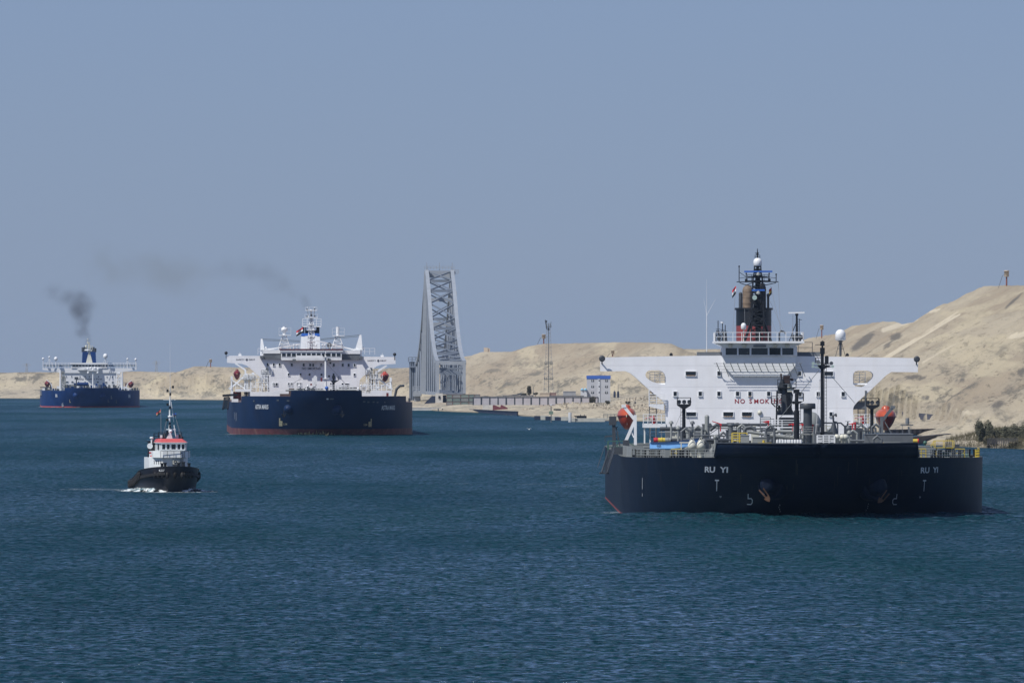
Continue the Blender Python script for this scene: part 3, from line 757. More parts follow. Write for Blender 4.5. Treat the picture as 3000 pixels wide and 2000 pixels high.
pipe([z3(1110,690), z3(1170,636), z3(1640,634), z3(1672,605)], 110, 4.6, DGREY)
pipe([z3(905,780), z3(935,740), z3(915,715)], 61, 5.5, DGREY, flange=False)
pipe([z3(1440,770), z3(1440,685), z3(1458,662), z3(1500,655), z3(1533,668), z3(1545,700)], 52, 4.8, MGREY, flange=False)
pipe([z3(1470,700), z3(1700,735), z3(1895,770)], 48, 4.6, LGREY, dl=[0, 0, 0]); pipe([zg(380,1275), zg(700,1310), zg(1010,1330)], 46, 6.8, LGREY)
pipe([zg(415,1245), zg(525,1198), zg(830,1200)], 56, 5.0, LGREY); pipe([z3(1150,662), z3(1600,668)], 140, 2.6, LGREY); pipe([z3(950,735), z3(1240,738)], 90, 2.0, MGREY)
pipe([z3(620,705), z3(1040,705)], 150, 1.4, LGREY); pipe([z3(1700,640), z3(1895,640)], 80, 2.2, MGREY); pipe([zg(-100,1190), zg(440,1190)], 70, 1.6, MGREY)
pipe([zg(1400,1035), zg(1720,1035), zg(1850,1150), zg(2090,1150)], 100, 2.2, DGREY, flange=False); pipe([zg(1590,1010), zg(1640,1020), zg(1660,1070), zg(1660,1270)], 60, 2.2, DGREY, flange=False)
pipe([zg(1670,1370), zg(1910,1370)], 40, 4.6, LGREY); pipe([z4(720,785), z4(920,785)], 44, 3.4, MGREY); pipe([z4(780,690), z4(1000,690)], 90, 1.6, DGREY)
for j, x_ in enumerate((250, 330, 640, 720, 800, 960)): pipe([zg(x_,1290), zg(x_+50,1245 if j > 1 else 1215), zg(x_+170,1245 if j > 1 else 1212)], 45, 1.4, LGREY, "branch_pipe", flange=False)
# hose connection with yellow end
for x0, x1, m_, nm in ((572,612,REDP,"reducer_flange"), (614,682,YELLOW,"hose_connection"), (682,735,LGREY,"pipe_joint")):
    a, b = A.L(z3(x0,780), 61.5), A.L(z3(x1,780), 61.5); mb = MB(); mb.tube(a, b, .3, n=14); mb.tube(a.lerp(b, .45), a.lerp(b, .58), .36, n=14); A.o(nm, mb, m_)
a, b = A.L(z4(1387,788), 60), A.L(z4(1430,788), 60); mb = MB(); mb.tube(a, b, .26, n=14); A.o("hose_connection", mb, YELLOW); mb = MB(); mb.tube(b, b+Vector((.15, 0, 0)), .3, n=12); A.o("reducer_flange", mb, REDP)
# round topped vent, gooseneck and trunk vents
def post(f0, f1, ly, rpx, m_, name, cap=None, n=14):
    a, b = A.L(f0, ly), A.L(f1, ly); r = rpx*(990+ly)/FPX; mb = MB(); mb.tube((a.x, a.y, min(a.z, 7.2)), (b.x, b.y, b.z), r, n=n)
    if cap: rc, hc = cap[0]*(990+ly)/FPX, cap[1]*(990+ly)/FPX; mb.lathe((b.x, b.y, b.z), [(rc*.97, -.05), (rc, 0), (rc, hc*.8), (rc*.9, hc)], n)
    return A.o(name, mb, m_)
mb = MB(); a = A.L(z3(1082,700), 120); b = A.L(z3(1082,560), 120); mb.tube((a.x, a.y, 7.2), b, .30, n=14); mb.ball(b, .31, 14, 8); A.o("gooseneck_vent", mb, LGREY)
c = A.L(z3(1090,640), 121); mb = MB(); mb.prism([(c.x-.8, c.z+.2), (c.x-.4, c.z+.2), (c.x-.1, c.z-.3), (c.x+.9, c.z-.5), (c.x+.4, c.z+.3), (c.x+.1, c.z+.3), (c.x-.1, c.z-.8), (c.x-.5, c.z-.8)], c.y, c.y+.4); A.o("vent_bracket", mb, MGREY)
post(z3(915,760), z3(915,705), 66, 10.5, LGREY, "storage_tank", (12.5, 12)); post(z3(1310,800), z3(1310,640), 58, 6.5, MGREY, "vent_post", (9, 5))
post(zg(1087,1180), zg(1087,760), 44, 13, DGREY, "trunk_ventilator", (23, 15.5)); mb = MB(); c = A.L(zg(1150,1060), 52); mb.lathe((c.x+.1, c.y, c.z), [(1.1, 0), (1.1, .3), (1.0, .7), (.8, 1.1), (.45, 1.4), (.1, 1.5)], 20); mb.box(c.x-.5, c.x+.5, c.y-.5, c.y+.5, 7.2, c.z); A.o("ventilator_cowl", mb, LGREY)
mb = MB(); a = A.L(zg(1275,1200), 40); mb.lathe((a.x, a.y, 7.2), [(.3, 0), (.3, A.L(zg(0,1130),40).z-7.2), (.36, A.L(zg(0,1110),40).z-7.2), (.36, A.L(zg(0,1065),40).z-7.2), (.28, A.L(zg(0,1050),40).z-7.2)], 14); A.o("mushroom_vent", mb, MGREY)
# crane
cr = empty("deck_crane", (0, 0, 0)); cr.parent = A.root; CY = 78
k = lambda x, y: A.L(zg(x, y), CY)
mb = MB(); b0 = k(680,1180); rb = (k(825,1000).x-k(530,1000).x)/2; mb.lathe((b0.x, CY, 7.0), [(rb*.8, 0), (rb*.8, k(0,1150).z-7), (rb, k(0,1120).z-7), (rb, k(0,930).z-7)], 20); mb.build("crane_pedestal", DGREY, cr)
mb = MB(); f_ = [(500,885),(830,885),(825,850),(770,760),(800,500),(770,420),(760,290),(610,290),(590,430),(595,700),(520,820),(500,850)]
mb.prism([(k(*p_).x, k(*p_).z) for p_ in f_], CY-1.2, CY+1.4); mb.prism([(k(*p_).x, k(*p_).z) for p_ in [(510,480),(515,350),(575,200),(610,200),(605,480)]], CY-.9, CY+.9); mb.build("crane_body", DGREY, cr)
mb = MB(); mb.cbox(k(685,155), (.85, 1.2, .32)); mb.cbox(k(675,225), (.8, 1.2, .8)); mb.ball(k(785,205), .2, 10, 6); mb.bar(k(575,120), k(600,300), .2); mb.bar(k(740,200), k(800,200), .2); mb.cbox(k(577,115), (.22, .3, .3)); mb.build("winch_head", mat("dark_brown_grease", (.04,.025,.025), .6), cr)
mb = MB(); mb.cbox(k(735,370), (.62, 2.9, .9)); mb.build("cable_drum", CREAM, cr)
mb = MB(); a, b = k(505,355), k(855,355); mb.box(a.x, b.x, CY-1.6, CY-.6, a.z-.12, a.z); mb.rail([(a.x, CY-1.6, a.z), (b.x, CY-1.6, a.z)], 1.0*(k(0,205).z-a.z), .8, .05, 2); mb.bar(k(520,360), k(590,420), .14); mb.bar(k(845,360), k(780,400), .14); mb.build("crane_platform", BLACK, cr)
mb = MB(); mb.lattice(k(545,880), k(545,500), .6, .5, .05, 6); mb.tube(k(540,860), k(540,700), .16); mb.build("ladder_frame", BLACK, cr)
mb = MB()
for j in range(5): mb.bar(k(640+j*12,300)-Vector((0, 1.3, 0)), k(700+j*22,820)-Vector((0, 1.3, 0)), .05)
for j in range(4): mb.cbox(k(655+j*32,820), (.06, 2.7, .3))
mb.build("crane_wires", BLACK, cr)
mb = MB(); a, b = k(465,1160), k(490,420); mb.bar((a.x, CY-2, 7.2), (b.x, CY-2, b.z), .2); mb.build("jib_rest", BLACK, cr)
a, b = A.L(zg(385,655), CY-2), A.L(zg(490,655), CY-2); mb = MB(); mb.box(a.x, b.x, CY-2.6, CY-1.6, a.z-.1, a.z); mb.rail([(a.x, CY-2.6, a.z), (b.x, CY-2.6, a.z)], A.L(zg(0,525),CY).z-a.z, .8, .05, 3); mb.bar(A.L(zg(400,660), CY-2), A.L(zg(470,730), CY-2), .14); mb.build("crane_platform", BLACK, cr)
# lookout post next to the crane
mb = MB(); a, b = A.L(zg(875,1230), 34), A.L(zg(875,470), 34); mb.tube((a.x, a.y, 7.2), (b.x, b.y, A.L(zg(0,800), 34).z), .34, n=14); mb.tube((b.x, b.y, A.L(zg(0,800),34).z), b, .22, n=12)
c = A.L(zg(870,430), 34); mb.cbox(c, (.72, .6, .48)); a, b = A.L(zg(760,620), 34), A.L(zg(1000,620), 34); mb.prism([(a.x, a.z+.0), (b.x, b.z), (b.x-.5, b.z-.3), (a.x+.3, a.z-.35)], 33.5, 34.6); mb.rail([((a.x+b.x)/2, 33.2, a.z), (b.x, 33.2, b.z)], A.L(zg(0,468),34).z-a.z, .9, .06, 2)
mb.ladder(A.L(zg(930,1000), 33.5), A.L(zg(930,650), 33.5), .25, .04, .4); A.o("crane_post", mb, BLACK)
# foremast
FM = 22
g = lambda x, y, fn=z4: A.L(fn(x, y), FM)
fm = empty("foremast", (0, 0, 0)); fm.parent = A.root
a = g(520,700); b = g(575,1175,z2); mb = MB(); mb.tube((a.x, FM, 7.3), b, .25, .19, 12)
c = g(578,1085,z2); mb.tube(b, c, .12, .09); mb.cbox(g(577,1185,z2), (.55, .5, .75)); mb.bar(g(500,1120,z2), g(600,1120,z2), .07); mb.cbox(g(577,1110,z2), (.5, .45, .5)); mb.ball(g(578,1090,z2), .16, 8, 5)
mb.build("mast_pole", BLACK, fm)
mb = MB(); mb.ladder((a.x+.42, FM, 8), (b.x+.38, FM, b.z-1.5), .22, .035, .4); mb.build("mast_ladder", BLACK, fm)
mb = MB(); l, r_ = g(470,62), g(600,62); mb.prism([(l.x, l.z), (r_.x, r_.z), (a.x+.22, l.z-.5), (a.x-.22, l.z-.5)], FM-.5, FM+.5); mb.bar(g(505,1255,z2), g(505,1310,z2), .1); mb.bar(g(505,1258,z2), g(560,1258,z2), .08)
mb.cbox(g(622,1285,z2), (.45, .4, .95)); mb.cbox(g(622,1245,z2), (.3, .3, .2)); mb.build("mast_platform", BLACK, fm)
PG = _mats["pale_green_paint"]
for x_, y_, r2, m_ in ((528,1303,.24,MGREY),(475,1318,.2,PG),(470,1352,.15,PG),(668,1316,.22,DGREY),(682,1350,.17,PG),(640,1350,.14,DGREY)):
    c = g(x_, y_, z2); mb = MB(); mb.lathe((c.x, FM-1.0, c.z), [(r2, 0), (r2*.8, .2), (r2*.3, .6)], 12, 'y'); mb.bar(c, (a.x, FM, c.z-.2), .1); mb.build("mast_lamp", m_, fm)
mb = MB()
for (x0, y0), (x1, y1), l0, l1 in (((490,110),(100,585),FM,FM+26),((600,160),(825,420),FM,LW),((497,200),(455,720),FM,FM-4)): mb.bar(A.L(z4(x0,y0), l0), A.L(z4(x1,y1), l1), .05)
mb.build("stay_wire", WIRE, fm)
# light masts with railed heads
for fn, xc, yb, yt, x0, x1, y0, yn, ly in ((z3,862,750,465,798,925,455,375,96),(z4,995,720,470,940,1062,462,380,100)):
    t = empty("light_mast", (0, 0, 0)); t.parent = A.root; a, b = A.L(fn(xc, yb), ly), A.L(fn(xc, yt), ly); mb = MB(); mb.tube((a.x, ly, 7.2), b, .25, .2, 10)
    mb.ladder((a.x-.32, ly-.2, 8), (b.x-.32, ly-.2, b.z), .2, .03, .4); l, r_ = A.L(fn(x0,y0-12), ly), A.L(fn(x1,y0-12), ly); mb.prism([(l.x, l.z+.1), (r_.x, r_.z+.1), (r_.x, r_.z-.1), (b.x+.2, b.z-.2), (b.x-.2, b.z-.2), (l.x, l.z-.1)], ly-.7, ly+.7); mb.build("mast_pole", BLACK, t)
    mb = MB(); hh = A.L(fn(0,yn), ly).z-l.z; mb.rail([(l.x, ly-.7, l.z), (r_.x, ly-.7, r_.z)], hh, 2.2, .05, 1); mb.rail([(l.x, ly+.7, l.z), (r_.x, ly+.7, r_.z)], hh, 2.2, .05, 1); mb.build("head_railing", BLACK, t)
    for x_ in (x0+17, xc+2, x1-12):
        c = A.L(fn(x_, (y0+yn)/2), ly-.5); mb = MB(); mb.lathe((c.x, c.y, c.z), [(.27, 0), (.24, .15), (.1, .35)], 12, 'y'); mb.bar(c, (c.x, c.y+.3, l.z), .08); mb.build("deck_lamp", DGREY, t)
    mb = MB(); mb.bar(A.L(fn(xc-12,490), ly), A.L(fn(xc-85,650), ly), .04); mb.bar(A.L(fn(xc+15,490), ly), A.L(fn(xc+75,650), ly), .04); mb.build("stay_wire", WIRE, t)
# boxes, lockers and housings
def bx(f0, f1, ly, dep, m_, name):
    a, b = A.L(f0, ly), A.L(f1, ly); mb = MB(); zb = min(a.z, b.z); mb.box(min(a.x,b.x), max(a.x,b.x), ly, ly+dep, zb if zb > 9 else 7.2, max(a.z,b.z))
    mb.box(min(a.x,b.x)-.06, max(a.x,b.x)+.06, ly-.06, ly+dep+.06, max(a.z,b.z)+.002, max(a.z,b.z)+.09); return A.o(name, mb, m_)
bx(z3(1032,690), z3(1070,790), 118, 3, LGREY, "deck_locker"); bx(z3(1410,738), z3(1487,830), 24, 2, LGREY, "deck_locker"); bx(z3(1525,758), z3(1655,830), 22, 3, LGREY, "winch_housing")
bx(z3(1270,690), z3(1372,755), 66, 3, DGREY, "deck_locker"); bx(z3(1297,730), z3(1335,800), 57, 1.6, LGREY, "valve_cabinet"); bx(z3(1658,728), z3(1682,820), 20, 2, DGREY, "winch_drum_guard")
bx(zg(1210,1215), zg(1330,1445), 21, 2, MGREY, "deck_locker"); bx(zg(1385,1215), zg(1565,1300), 24, 2.5, MGREY, "winch_housing"); bx(z4(1050,727), z4(1388,850), 60, 10, MGREY, "pump_room_house"); bx(z4(930,728), z4(1052,850), 64, 5, MGREY, "deck_locker")
bx(z3(690,700), z3(1040,800), 190, 6, MGREY, "manifold_breakwater"); bx(z4(845,680), z4(905,760), 120, 4, DGREY, "deck_locker"); bx(z3(480,850), z3(560,905), 70, 3, LGREY, "deck_locker")
bx(z4(1085,805), z4(1262,822), 58, 1, LGREY, "gangway"); a = A.L(z4(1073,813), 57.5); mb = MB(); mb.tube(a, a+Vector((.5, 0, 0)), .13, n=10); A.o("gangway_roller", mb, YELLOW)
# manifold platforms and railings
for f0, f1, h_, ly, m_ in ((zg(360,1110),zg(830,1110),1.0,64,WHITE2),(zg(180,1155),zg(440,1155),1.6,70,MGREY),(zg(810,1235),zg(990,1235),1.0,40,LGREY),(zg(990,1240),zg(1200,1240),1.0,41,LGREY),(z4(755,690),z4(905,690),1.0,92,DGREY),(z3(1592,660),z3(1690,660),1.6,84,MGREY)):
    a, b = A.L(f0, ly), A.L(f1, ly); tt = {1.0: (A.L((f0[0], f0[1]-20), ly).z-a.z), 1.6: (A.L((f0[0], f0[1]-30), ly).z-a.z)}[h_]; mb = MB(); mb.box(a.x, b.x, ly-.1, ly+1.4, a.z-.15, a.z); mb.rail([a, (b.x, ly, a.z)], tt, 1.3, .05, 3)
    for x in (a.x+.2, (a.x+b.x)/2, b.x-.2): mb.bar((x, ly+.5, 7.2), (x, ly+.5, a.z), .16)
    A.o("manifold_platform", mb, m_)
mb = MB(); a, b = A.L(zg(1275,1438), 12), A.L(zg(1605,1438), 12); hh = A.L(zg(0,1275),12).z-a.z; mb.rail([(a.x,12,a.z),(b.x,12,a.z)], hh, .7, .06, 4); mb.rail([(a.x,14,a.z),(b.x,14,a.z)], hh, .9, .05, 3); A.o("mooring_platform_railing", mb, WHITE2)
c = A.L(zg(1440,1335), 13); mb = MB(); mb.lathe((c.x, 12.6, c.z), [(.58, 0), (.58, .25)], 18, 'y'); mb.lathe((c.x, 12.55, c.z), [(.4, 0), (.4, .1)], 14, 'y'); A.o("mooring_winch", mb, MGREY)
# red fire monitors and valve levers
for p0_, p1_, ly in (((z3(1130,600)),(z3(1220,628)),70),(z3(1640,615),z3(1678,600),60),(zg(235,1020),zg(350,1000),58),(zg(715,1075),zg(820,1050),50),(zg(865,1085),zg(1000,1055),45),(zg(1000,1110),zg(1190,1070),44),(z4(795,625),z4(840,612),80),(zg(1880,1060),zg(1960,1045),75)):
    a, b = A.L(p0_, ly), A.L(p1_, ly); mb = MB(); mb.tube(a, b, .05, .07, 8); mb.cbox(b-Vector((.1, 0, .1)), (.24, .24, .24)); mb.tube(b-Vector((.1, 0, 0)), (b.x-.1, b.y, b.z-.9), .07); A.o("fire_monitor", mb, REDP)
# tall valve post with ladders near the tank domes
a, b = A.L(z3(1160,880), 30), A.L(z3(1160,765), 30); mb = MB(); mb.tube((a.x, a.y, 7.3), b, .14, n=10)
for sx in (-1, 1): mb.path([(b.x, b.y, b.z-.3), (a.x+sx*.3, a.y, b.z-1.2), (a.x+sx*.45, a.y, 7.3)], .07, 6)
mb.lathe((b.x, b.y, b.z-.1), [(.14, 0), (.24, .15), (.24, .32), (.16, .45), (.05, .5)], 12); A.o("pressure_valve_post", mb, LGREY)
c = A.L(zg(1585,1060), 30); mb = MB(); mb.lathe((c.x, 30, 7.3), [(.5, 0), (.5, c.z-.9-7.3), (.3, c.z-.3-7.3), (.2, c.z+.2-7.3)], 12); mb.path([(c.x, 30, c.z), (c.x-.1, 30, c.z+1.0), (c.x+.25, 30, c.z+1.2), (c.x+.3, 30, c.z+.9)], .12, 6); A.o("valve_pot", mb, DGREY)
for x_ in (1645, 1755, 1810): 
    c = A.L(zg(x_,1300), 26); mb = MB(); mb.lathe((c.x, c.y, 7.3), [(.25, 0), (.25, c.z-7.3-.3), (.4, c.z-7.3-.2), (.4, c.z-7.3+.1), (.15, c.z-7.3+.3)], 10); A.o("air_vent", mb, CREAM)
# white bales of gear under the big pipe
for x_ in (620, 855): 
    a = A.L(zg(x_,1400), 30); mb = MB()
    for j in range(5): mb.lathe((a.x-.7+.33*j, a.y, a.z-.4), [(.15, 0), (.19, .3), (.15, .7)], 8)
    A.o("canvas_bundle", mb, WHITE2)
a = A.L(z3(1625,805), 12); mb = MB(); mb.tube((a.x, a.y, a.z-.4), (a.x, a.y, a.z+.3), .15); mb.bar((a.x-.7, a.y, a.z-.1), (a.x+.9, a.y, a.z-.1), .25); A.o("chain_stopper", mb, YELLOW)
mb = MB(); a = A.L(z3(1337,800), 30); mb.rail([(a.x-.2, 30, a.z-.4), (a.x+1.6, 30, a.z-.4)], 1.5, .9, .08, 5); A.o("yellow_steps", mb, YELLOW)
# small fittings of many kinds, each its own part
rg = random.Random(4)
for i in range(88):
    x_ = rg.uniform(1960, 2560); ly = rg.uniform(26, 150); zt2 = rg.uniform(8.6, 11.2); c = A.L((x_, 1270), ly); kind = i % 4; m_ = [MGREY, DGREY, LGREY, DGREY, MGREY, CREAM][i % 6]
    mb = MB()
    if kind == 0: mb.tube((c.x, ly, 7.2), (c.x, ly, zt2), .13, n=8); mb.lathe((c.x, ly, zt2), [(.3, -.1), (.3, .1), (.12, .3)], 10); nm = "air_vent"
    elif kind == 1: mb.box(c.x-.5, c.x+.5, ly, ly+.8, 7.2, zt2-.6); mb.tube((c.x, ly+.4, zt2-.6), (c.x, ly+.4, zt2-.1), .08); mb.lathe((c.x, ly+.4, zt2-.1), [(.35, 0), (.35, .06)], 10); nm = "valve"
    elif kind == 2: mb.path([(c.x, ly, 7.2), (c.x, ly, zt2-.4), (c.x+.5, ly, zt2), (c.x+1.0, ly, zt2-.4), (c.x+1.0, ly, 7.2)], .15, 8); nm = "branch_pipe"
    else: mb.bar((c.x, ly, 7.2), (c.x, ly, zt2), .14); mb.bar((c.x+1.2, ly, 7.2), (c.x+1.2, ly, zt2), .14); mb.bar((c.x-.2, ly, zt2), (c.x+1.4, ly, zt2), .16); mb.bar((c.x, ly, zt2-1), (c.x+1.2, ly, zt2-.2), .08); nm = "pipe_support"
    A.o(nm, mb, m_)
# ------------------------------------------------ side decks outside the bulwark
def edge(f, side=-1, inset=0.35):
    y, z = A.on_hull(f, side); z = a_top(y); return Vector((side*(A.hb(y, z)-inset), y, z))
def edge_y(y, side, inset=.35): z = a_top(y); return Vector((side*(A.hb(y, z)-inset), y, z))
for side, ys_, m_ in ((-1, [9.9, 12, 14.5, 17, 20, 24], LGREY), (-1, [26, 30, 36, 42], LGREY), (1, [9.9, 12, 15, 18, 22, 27, 33], LGREY), (1, [40, 48, 56, 62], YELLOW)):
    mb = MB(); mb.rail([edge_y(y_, side) for y_ in ys_], .95, .95, .04, 3); A.o("railing", mb, m_)
for y0_, y1_ in ((46, 53), (54, 61)):
    mb = MB(); a, b = edge_y(y0_, -1), edge_y(y1_, -1); mb.bar(a+Vector((0, 0, .65)), b+Vector((0, 0, .65)), .1, 1.3); A.o("railing_screen", mb, LGREY)
for side, y_ in ((-1, 21.5), (-1, 24.8), (-1, 34), (-1, 39), (-1, 44.5), (1, 20), (1, 30), (1, 38), (1, 53), (-1, 53.5)):
    c = edge_y(y_, side, 1.3); mb = MB()
    for dx in (-.35, .35): mb.lathe((c.x+dx, c.y, c.z), [(.2, 0), (.2, .75), (.27, .8), (.27, .9)], 10)
    mb.box(c.x-.8, c.x+.8, c.y-.4, c.y+.4, c.z, c.z+.2); A.o("mooring_bitts", mb, BLACK)
for f in (z3(937,900), z3(1020,900)):
    c = A.L(f, 27); mb = MB(); r2 = 37/3.267*1017/FPX/2*1.0+.2; mb.lathe((c.x, 27, 7.3), [(r2*.9, 0), (r2*.9, 1.0), (r2*1.12, 1.0), (r2*1.15, 1.5), (r2*1.0, 1.62), (r2*.6, 1.95), (r2*.1, 2.15)], 18); mb.bar((c.x-r2, 26.5, 9.0), (c.x, 26.5, 9.75), .07); mb.bar((c.x+r2, 26.5, 9.0), (c.x, 26.5, 9.75), .07); A.o("mushroom_vent", mb, CREAM)
c = A.L(z3(1240,900), 14); mb = MB(); mb.lathe((c.x, 14, 7.4), [(.62, 0), (.62, .8), (.55, 1.0), (.2, 1.2)], 20); mb.tube((c.x, 14, 8.5), (c.x, 14, 9.0), .08); A.o("tank_hatch", mb, CREAM)
c = A.L(z3(1130,905), 19); mb = MB(); mb.box(c.x-.9, c.x+.8, 18.5, 20.5, 7.4, 7.9); mb.lathe((c.x, 19.5, 7.9), [(.2, 0), (.3, .35), (.1, .6)], 12); A.o("mooring_winch", mb, LGREY)
for f, m_, nm in ((z3(790,910), YELLOW, "hose_crane_post"), (z3(905,905), MGREY, "ladder_box"), (z4(1470,905), YELLOW, "safety_gate"), (z4(1840,920), YELLOW, "safety_gate")):
    c = A.L(f, 30); mb = MB(); mb.rail([(c.x-.6, c.y, 7.3), (c.x+.5, c.y, 7.3)], 1.0, .5, .06, 2); A.o(nm, mb, m_)
for f in (z4(1500,905), z4(1545,920), z4(1700,905), z4(1600,915), z4(1890,925)):
    c = A.L(f, 36); mb = MB(); mb.lathe((c.x-.4, c.y, c.z), [(.36, -.05), (.36, .0), (.2, .02), (.2, .7), (.36, .72), (.36, .78)], 12, 'x'); mb.box(c.x-.5, c.x+.5, c.y-.4, c.y+.4, 7.3, c.z-.2); A.o("mooring_winch", mb, GREEN if f[0] % 2 < 1 else MGREY)
mb = MB(); a, b = A.L(z4(1600,850), 34), A.L(z4(1780,850), 34); hh = A.L(z4(0,786), 34).z; mb.box(a.x, b.x, 34.1, 36.9, a.z-.06, a.z)
for yy_ in (34, 37): mb.bar((a.x, yy_, a.z), (a.x, yy_, hh), .07); mb.bar((b.x, yy_, a.z), (b.x, yy_, hh), .07); mb.bar((a.x, yy_, hh), (b.x, yy_, hh), .07); mb.bar((a.x-1.1, yy_, a.z-.9), (a.x, yy_, hh), .07); mb.bar(((a.x+b.x)/2, yy_, a.z), ((a.x+b.x)/2, yy_, hh), .06)
for x in (a.x+.2, b.x-.2): mb.bar((x, 35, 7.3), (x, 35, a.z), .15)
A.o("winch_control_platform", mb, YELLOW)
c = A.L(z4(1735,840), 36); mb = MB(); mb.lathe((c.x-.5, c.y, c.z-.4), [(.45, 0), (.45, .1), (.28, .12), (.28, .9), (.45, .92), (.45, 1.0)], 14, 'x'); mb.cbox((c.x+.9, c.y, c.z), (.6, .6, .5)); A.o("mooring_winch", mb, DGREY)
c = A.L(z4(1502,805), 34); mb = MB(); mb.tube((c.x, c.y, 7.3), c, .08); mb.ball(c, .24, 12, 8); A.o("compass_binnacle", mb, GREEN)
bx(z4(1435,845), z4(1560,870), 30, 2, LGREY, "deck_locker")
# left bridge-side fittings: accommodation ladder, mast, dark davit
mb = MB(); a, b = A.L(z3(190,880), 60), A.L(z3(120,1095), 52)
for dx in (-.35, .35): mb.bar(a+Vector((dx-.3, 0, 0)), b+Vector((dx-.3, -.3, 0)), .14)
for j in range(17): c = a.lerp(b, j/16); mb.bar(c+Vector((-.7, 0, 0)), c+Vector((.1, 0, 0)), .07); mb.bar(c+Vector((-.7, -.3, 0)), c+Vector((.1, -.3, .4)), .05)
for dx in (-.9, .3): mb.bar(a+Vector((dx-.2, -.4, .6)), b+Vector((dx-.2, -.5, .7)), .07)
mb.bar(b+Vector((-.9, 0, 0)), b+Vector((.3, 0, 0)), .2); A.o("accommodation_ladder", mb, DGREY)
mb = MB(); a = A.L(z3(195,800), 75); b = A.L(z3(190,615), 75); mb.bar((a.x, 75, 7.2), b, .42); mb.bar((a.x+.9, 75, 7.2), (b.x+.3, 75, b.z-.5), .14); mb.cbox(A.L(z3(180,595), 75), (.9, .7, 1.1)); mb.bar(A.L(z3(105,745), 75), A.L(z3(215,738), 75), .16); mb.bar(A.L(z3(105,745), 75), A.L(z3(108,800), 75), .06)
for j in range(6): mb.bar((a.x-.1, 75, 7.5+.7*j), (a.x+.9-.1*j, 75, 7.9+.7*j), .08)
A.o("ladder_davit", mb, DGREY)
mb = MB(); a, b = A.L(z3(135,790), 66), A.L(z3(310,790), 66); mb.rail([(a.x, 66, a.z-1.4), (b.x, 66, a.z-1.4)], 1.4, 1.2, .06, 2); mb.bar((b.x, 66, a.z), A.L(z3(390,835), 66), .09); mb.bar((a.x, 66, 7), (a.x, 66, a.z), .2); A.o("ladder_platform_railing", mb, GREEN)
mb = MB(); a = A.L(z3(230,880), 62); mb.cbox((a.x, 62, a.z), (1.6, 1.0, .9)); mb.cbox((a.x+1, 62, a.z+.7), (.8, .8, 1.2)); A.o("ladder_winch", mb, DGREY)
for f in (z4(1300,600),): 
    a, b = A.L(z4(1325,720), 90), A.L(z4(1322,635), 90); mb = MB()
    for dx in (-.5, .6): mb.bar((a.x+dx, 90, 7.2), (b.x+dx, 90, b.z), .07)
    mb.bar((b.x-.7, 90, b.z), (b.x+.9, 90, b.z), .14); mb.lathe((b.x+.15, 90, b.z+.1), [(.24, 0), (.24, .7), (.18, .8)], 12); mb.bar((a.x+.7, 90, 7.3), (b.x+.3, 90, b.z-.2), .25); A.o("foam_tank", mb, MGREY)
mb = MB(); mb.bar(A.L(z3(380,455), 200), A.L(z3(405,365), 200), .07); mb.bar(A.L(z3(392,430), 200), A.L(z3(400,415), 200), .15); A.o("whip_aerial", mb, DGREY)

# blue wooden boat lying on the side deck
p0_, p1_ = A.L(z3(540,850), 36), A.L(z3(1012,812), 34); wc = A.world((p0_.x, 36, p0_.z))
bt = empty("wooden_boat", (wc.x, wc.y, 8.0), A.phi, "sky blue open wooden boat stowed on the nearest tanker's left side deck", "rowing boat")
Lb = p1_.x-p0_.x; mb = MB(); rows = []; NB = 16
for i in range(NB+1):
    u = i/NB; wdt = 1.05*math.sin(math.pi*min(1, .25+.75*(1-u)))**.55 if u > .55 else (0.75+.3*u/.55); wdt = max(.05, 1.0*(1-max(0, (u-.55)/.45)**2.2))*(.8+.2*min(1, u/.3))
    zt2 = .92+.55*u**2+.08*(1-u)**2; zk = .12+.85*max(0, u-.45)**1.1
    rows.append([(u*Lb, -wdt, zt2), (u*Lb, -wdt*.96, zt2-.2), (u*Lb, -wdt*.95, zk+.18), (u*Lb, 0, zk), (u*Lb, wdt*.95, zk+.18), (u*Lb, wdt*.96, zt2-.2), (u*Lb, wdt, zt2)])
vs = [p for r in rows for p in r]; mb.add(vs, [(i*7+j, i*7+j+1, (i+1)*7+j+1, (i+1)*7+j) for i in range(NB) for j in range(6)]); mb.add(rows[0], [(0,1,2,3,4,5,6)])
hb_ = mb.build("hull", BOATB, bt); sm = hb_.modifiers.new("plank", 'SOLIDIFY'); sm.thickness = .06
mb = MB()
for r0, r1 in zip(rows[:-1], rows[1:]):
    for j in (0, 6): mb.bar((r0[j][0], r0[j][1]*1.03, r0[j][2]), (r1[j][0], r1[j][1]*1.03, r1[j][2]), .12, .12)
mb.build("gunwale", mat("dark_blue_trim", (.02,.06,.16)), bt)
mb = MB(); rg = random.Random(9)
for i in range(26):
    u = rg.uniform(.08, .85); mb.ball((u*Lb, rg.uniform(-.5, .5), .9+.3*u*u), rg.uniform(.12, .25), 7, 5, .7)
mb.build("piled_nets", mat("brown_netting", (.25,.14,.09), .9, var=.4, scale=3), bt)
v, f = text_mesh("643", .26, .015); mb = MB(); mb.add([(p[0]+1.0, -.95, p[1]+.62) for p in v], f); mb.build("boat_number", TXTDK, bt)
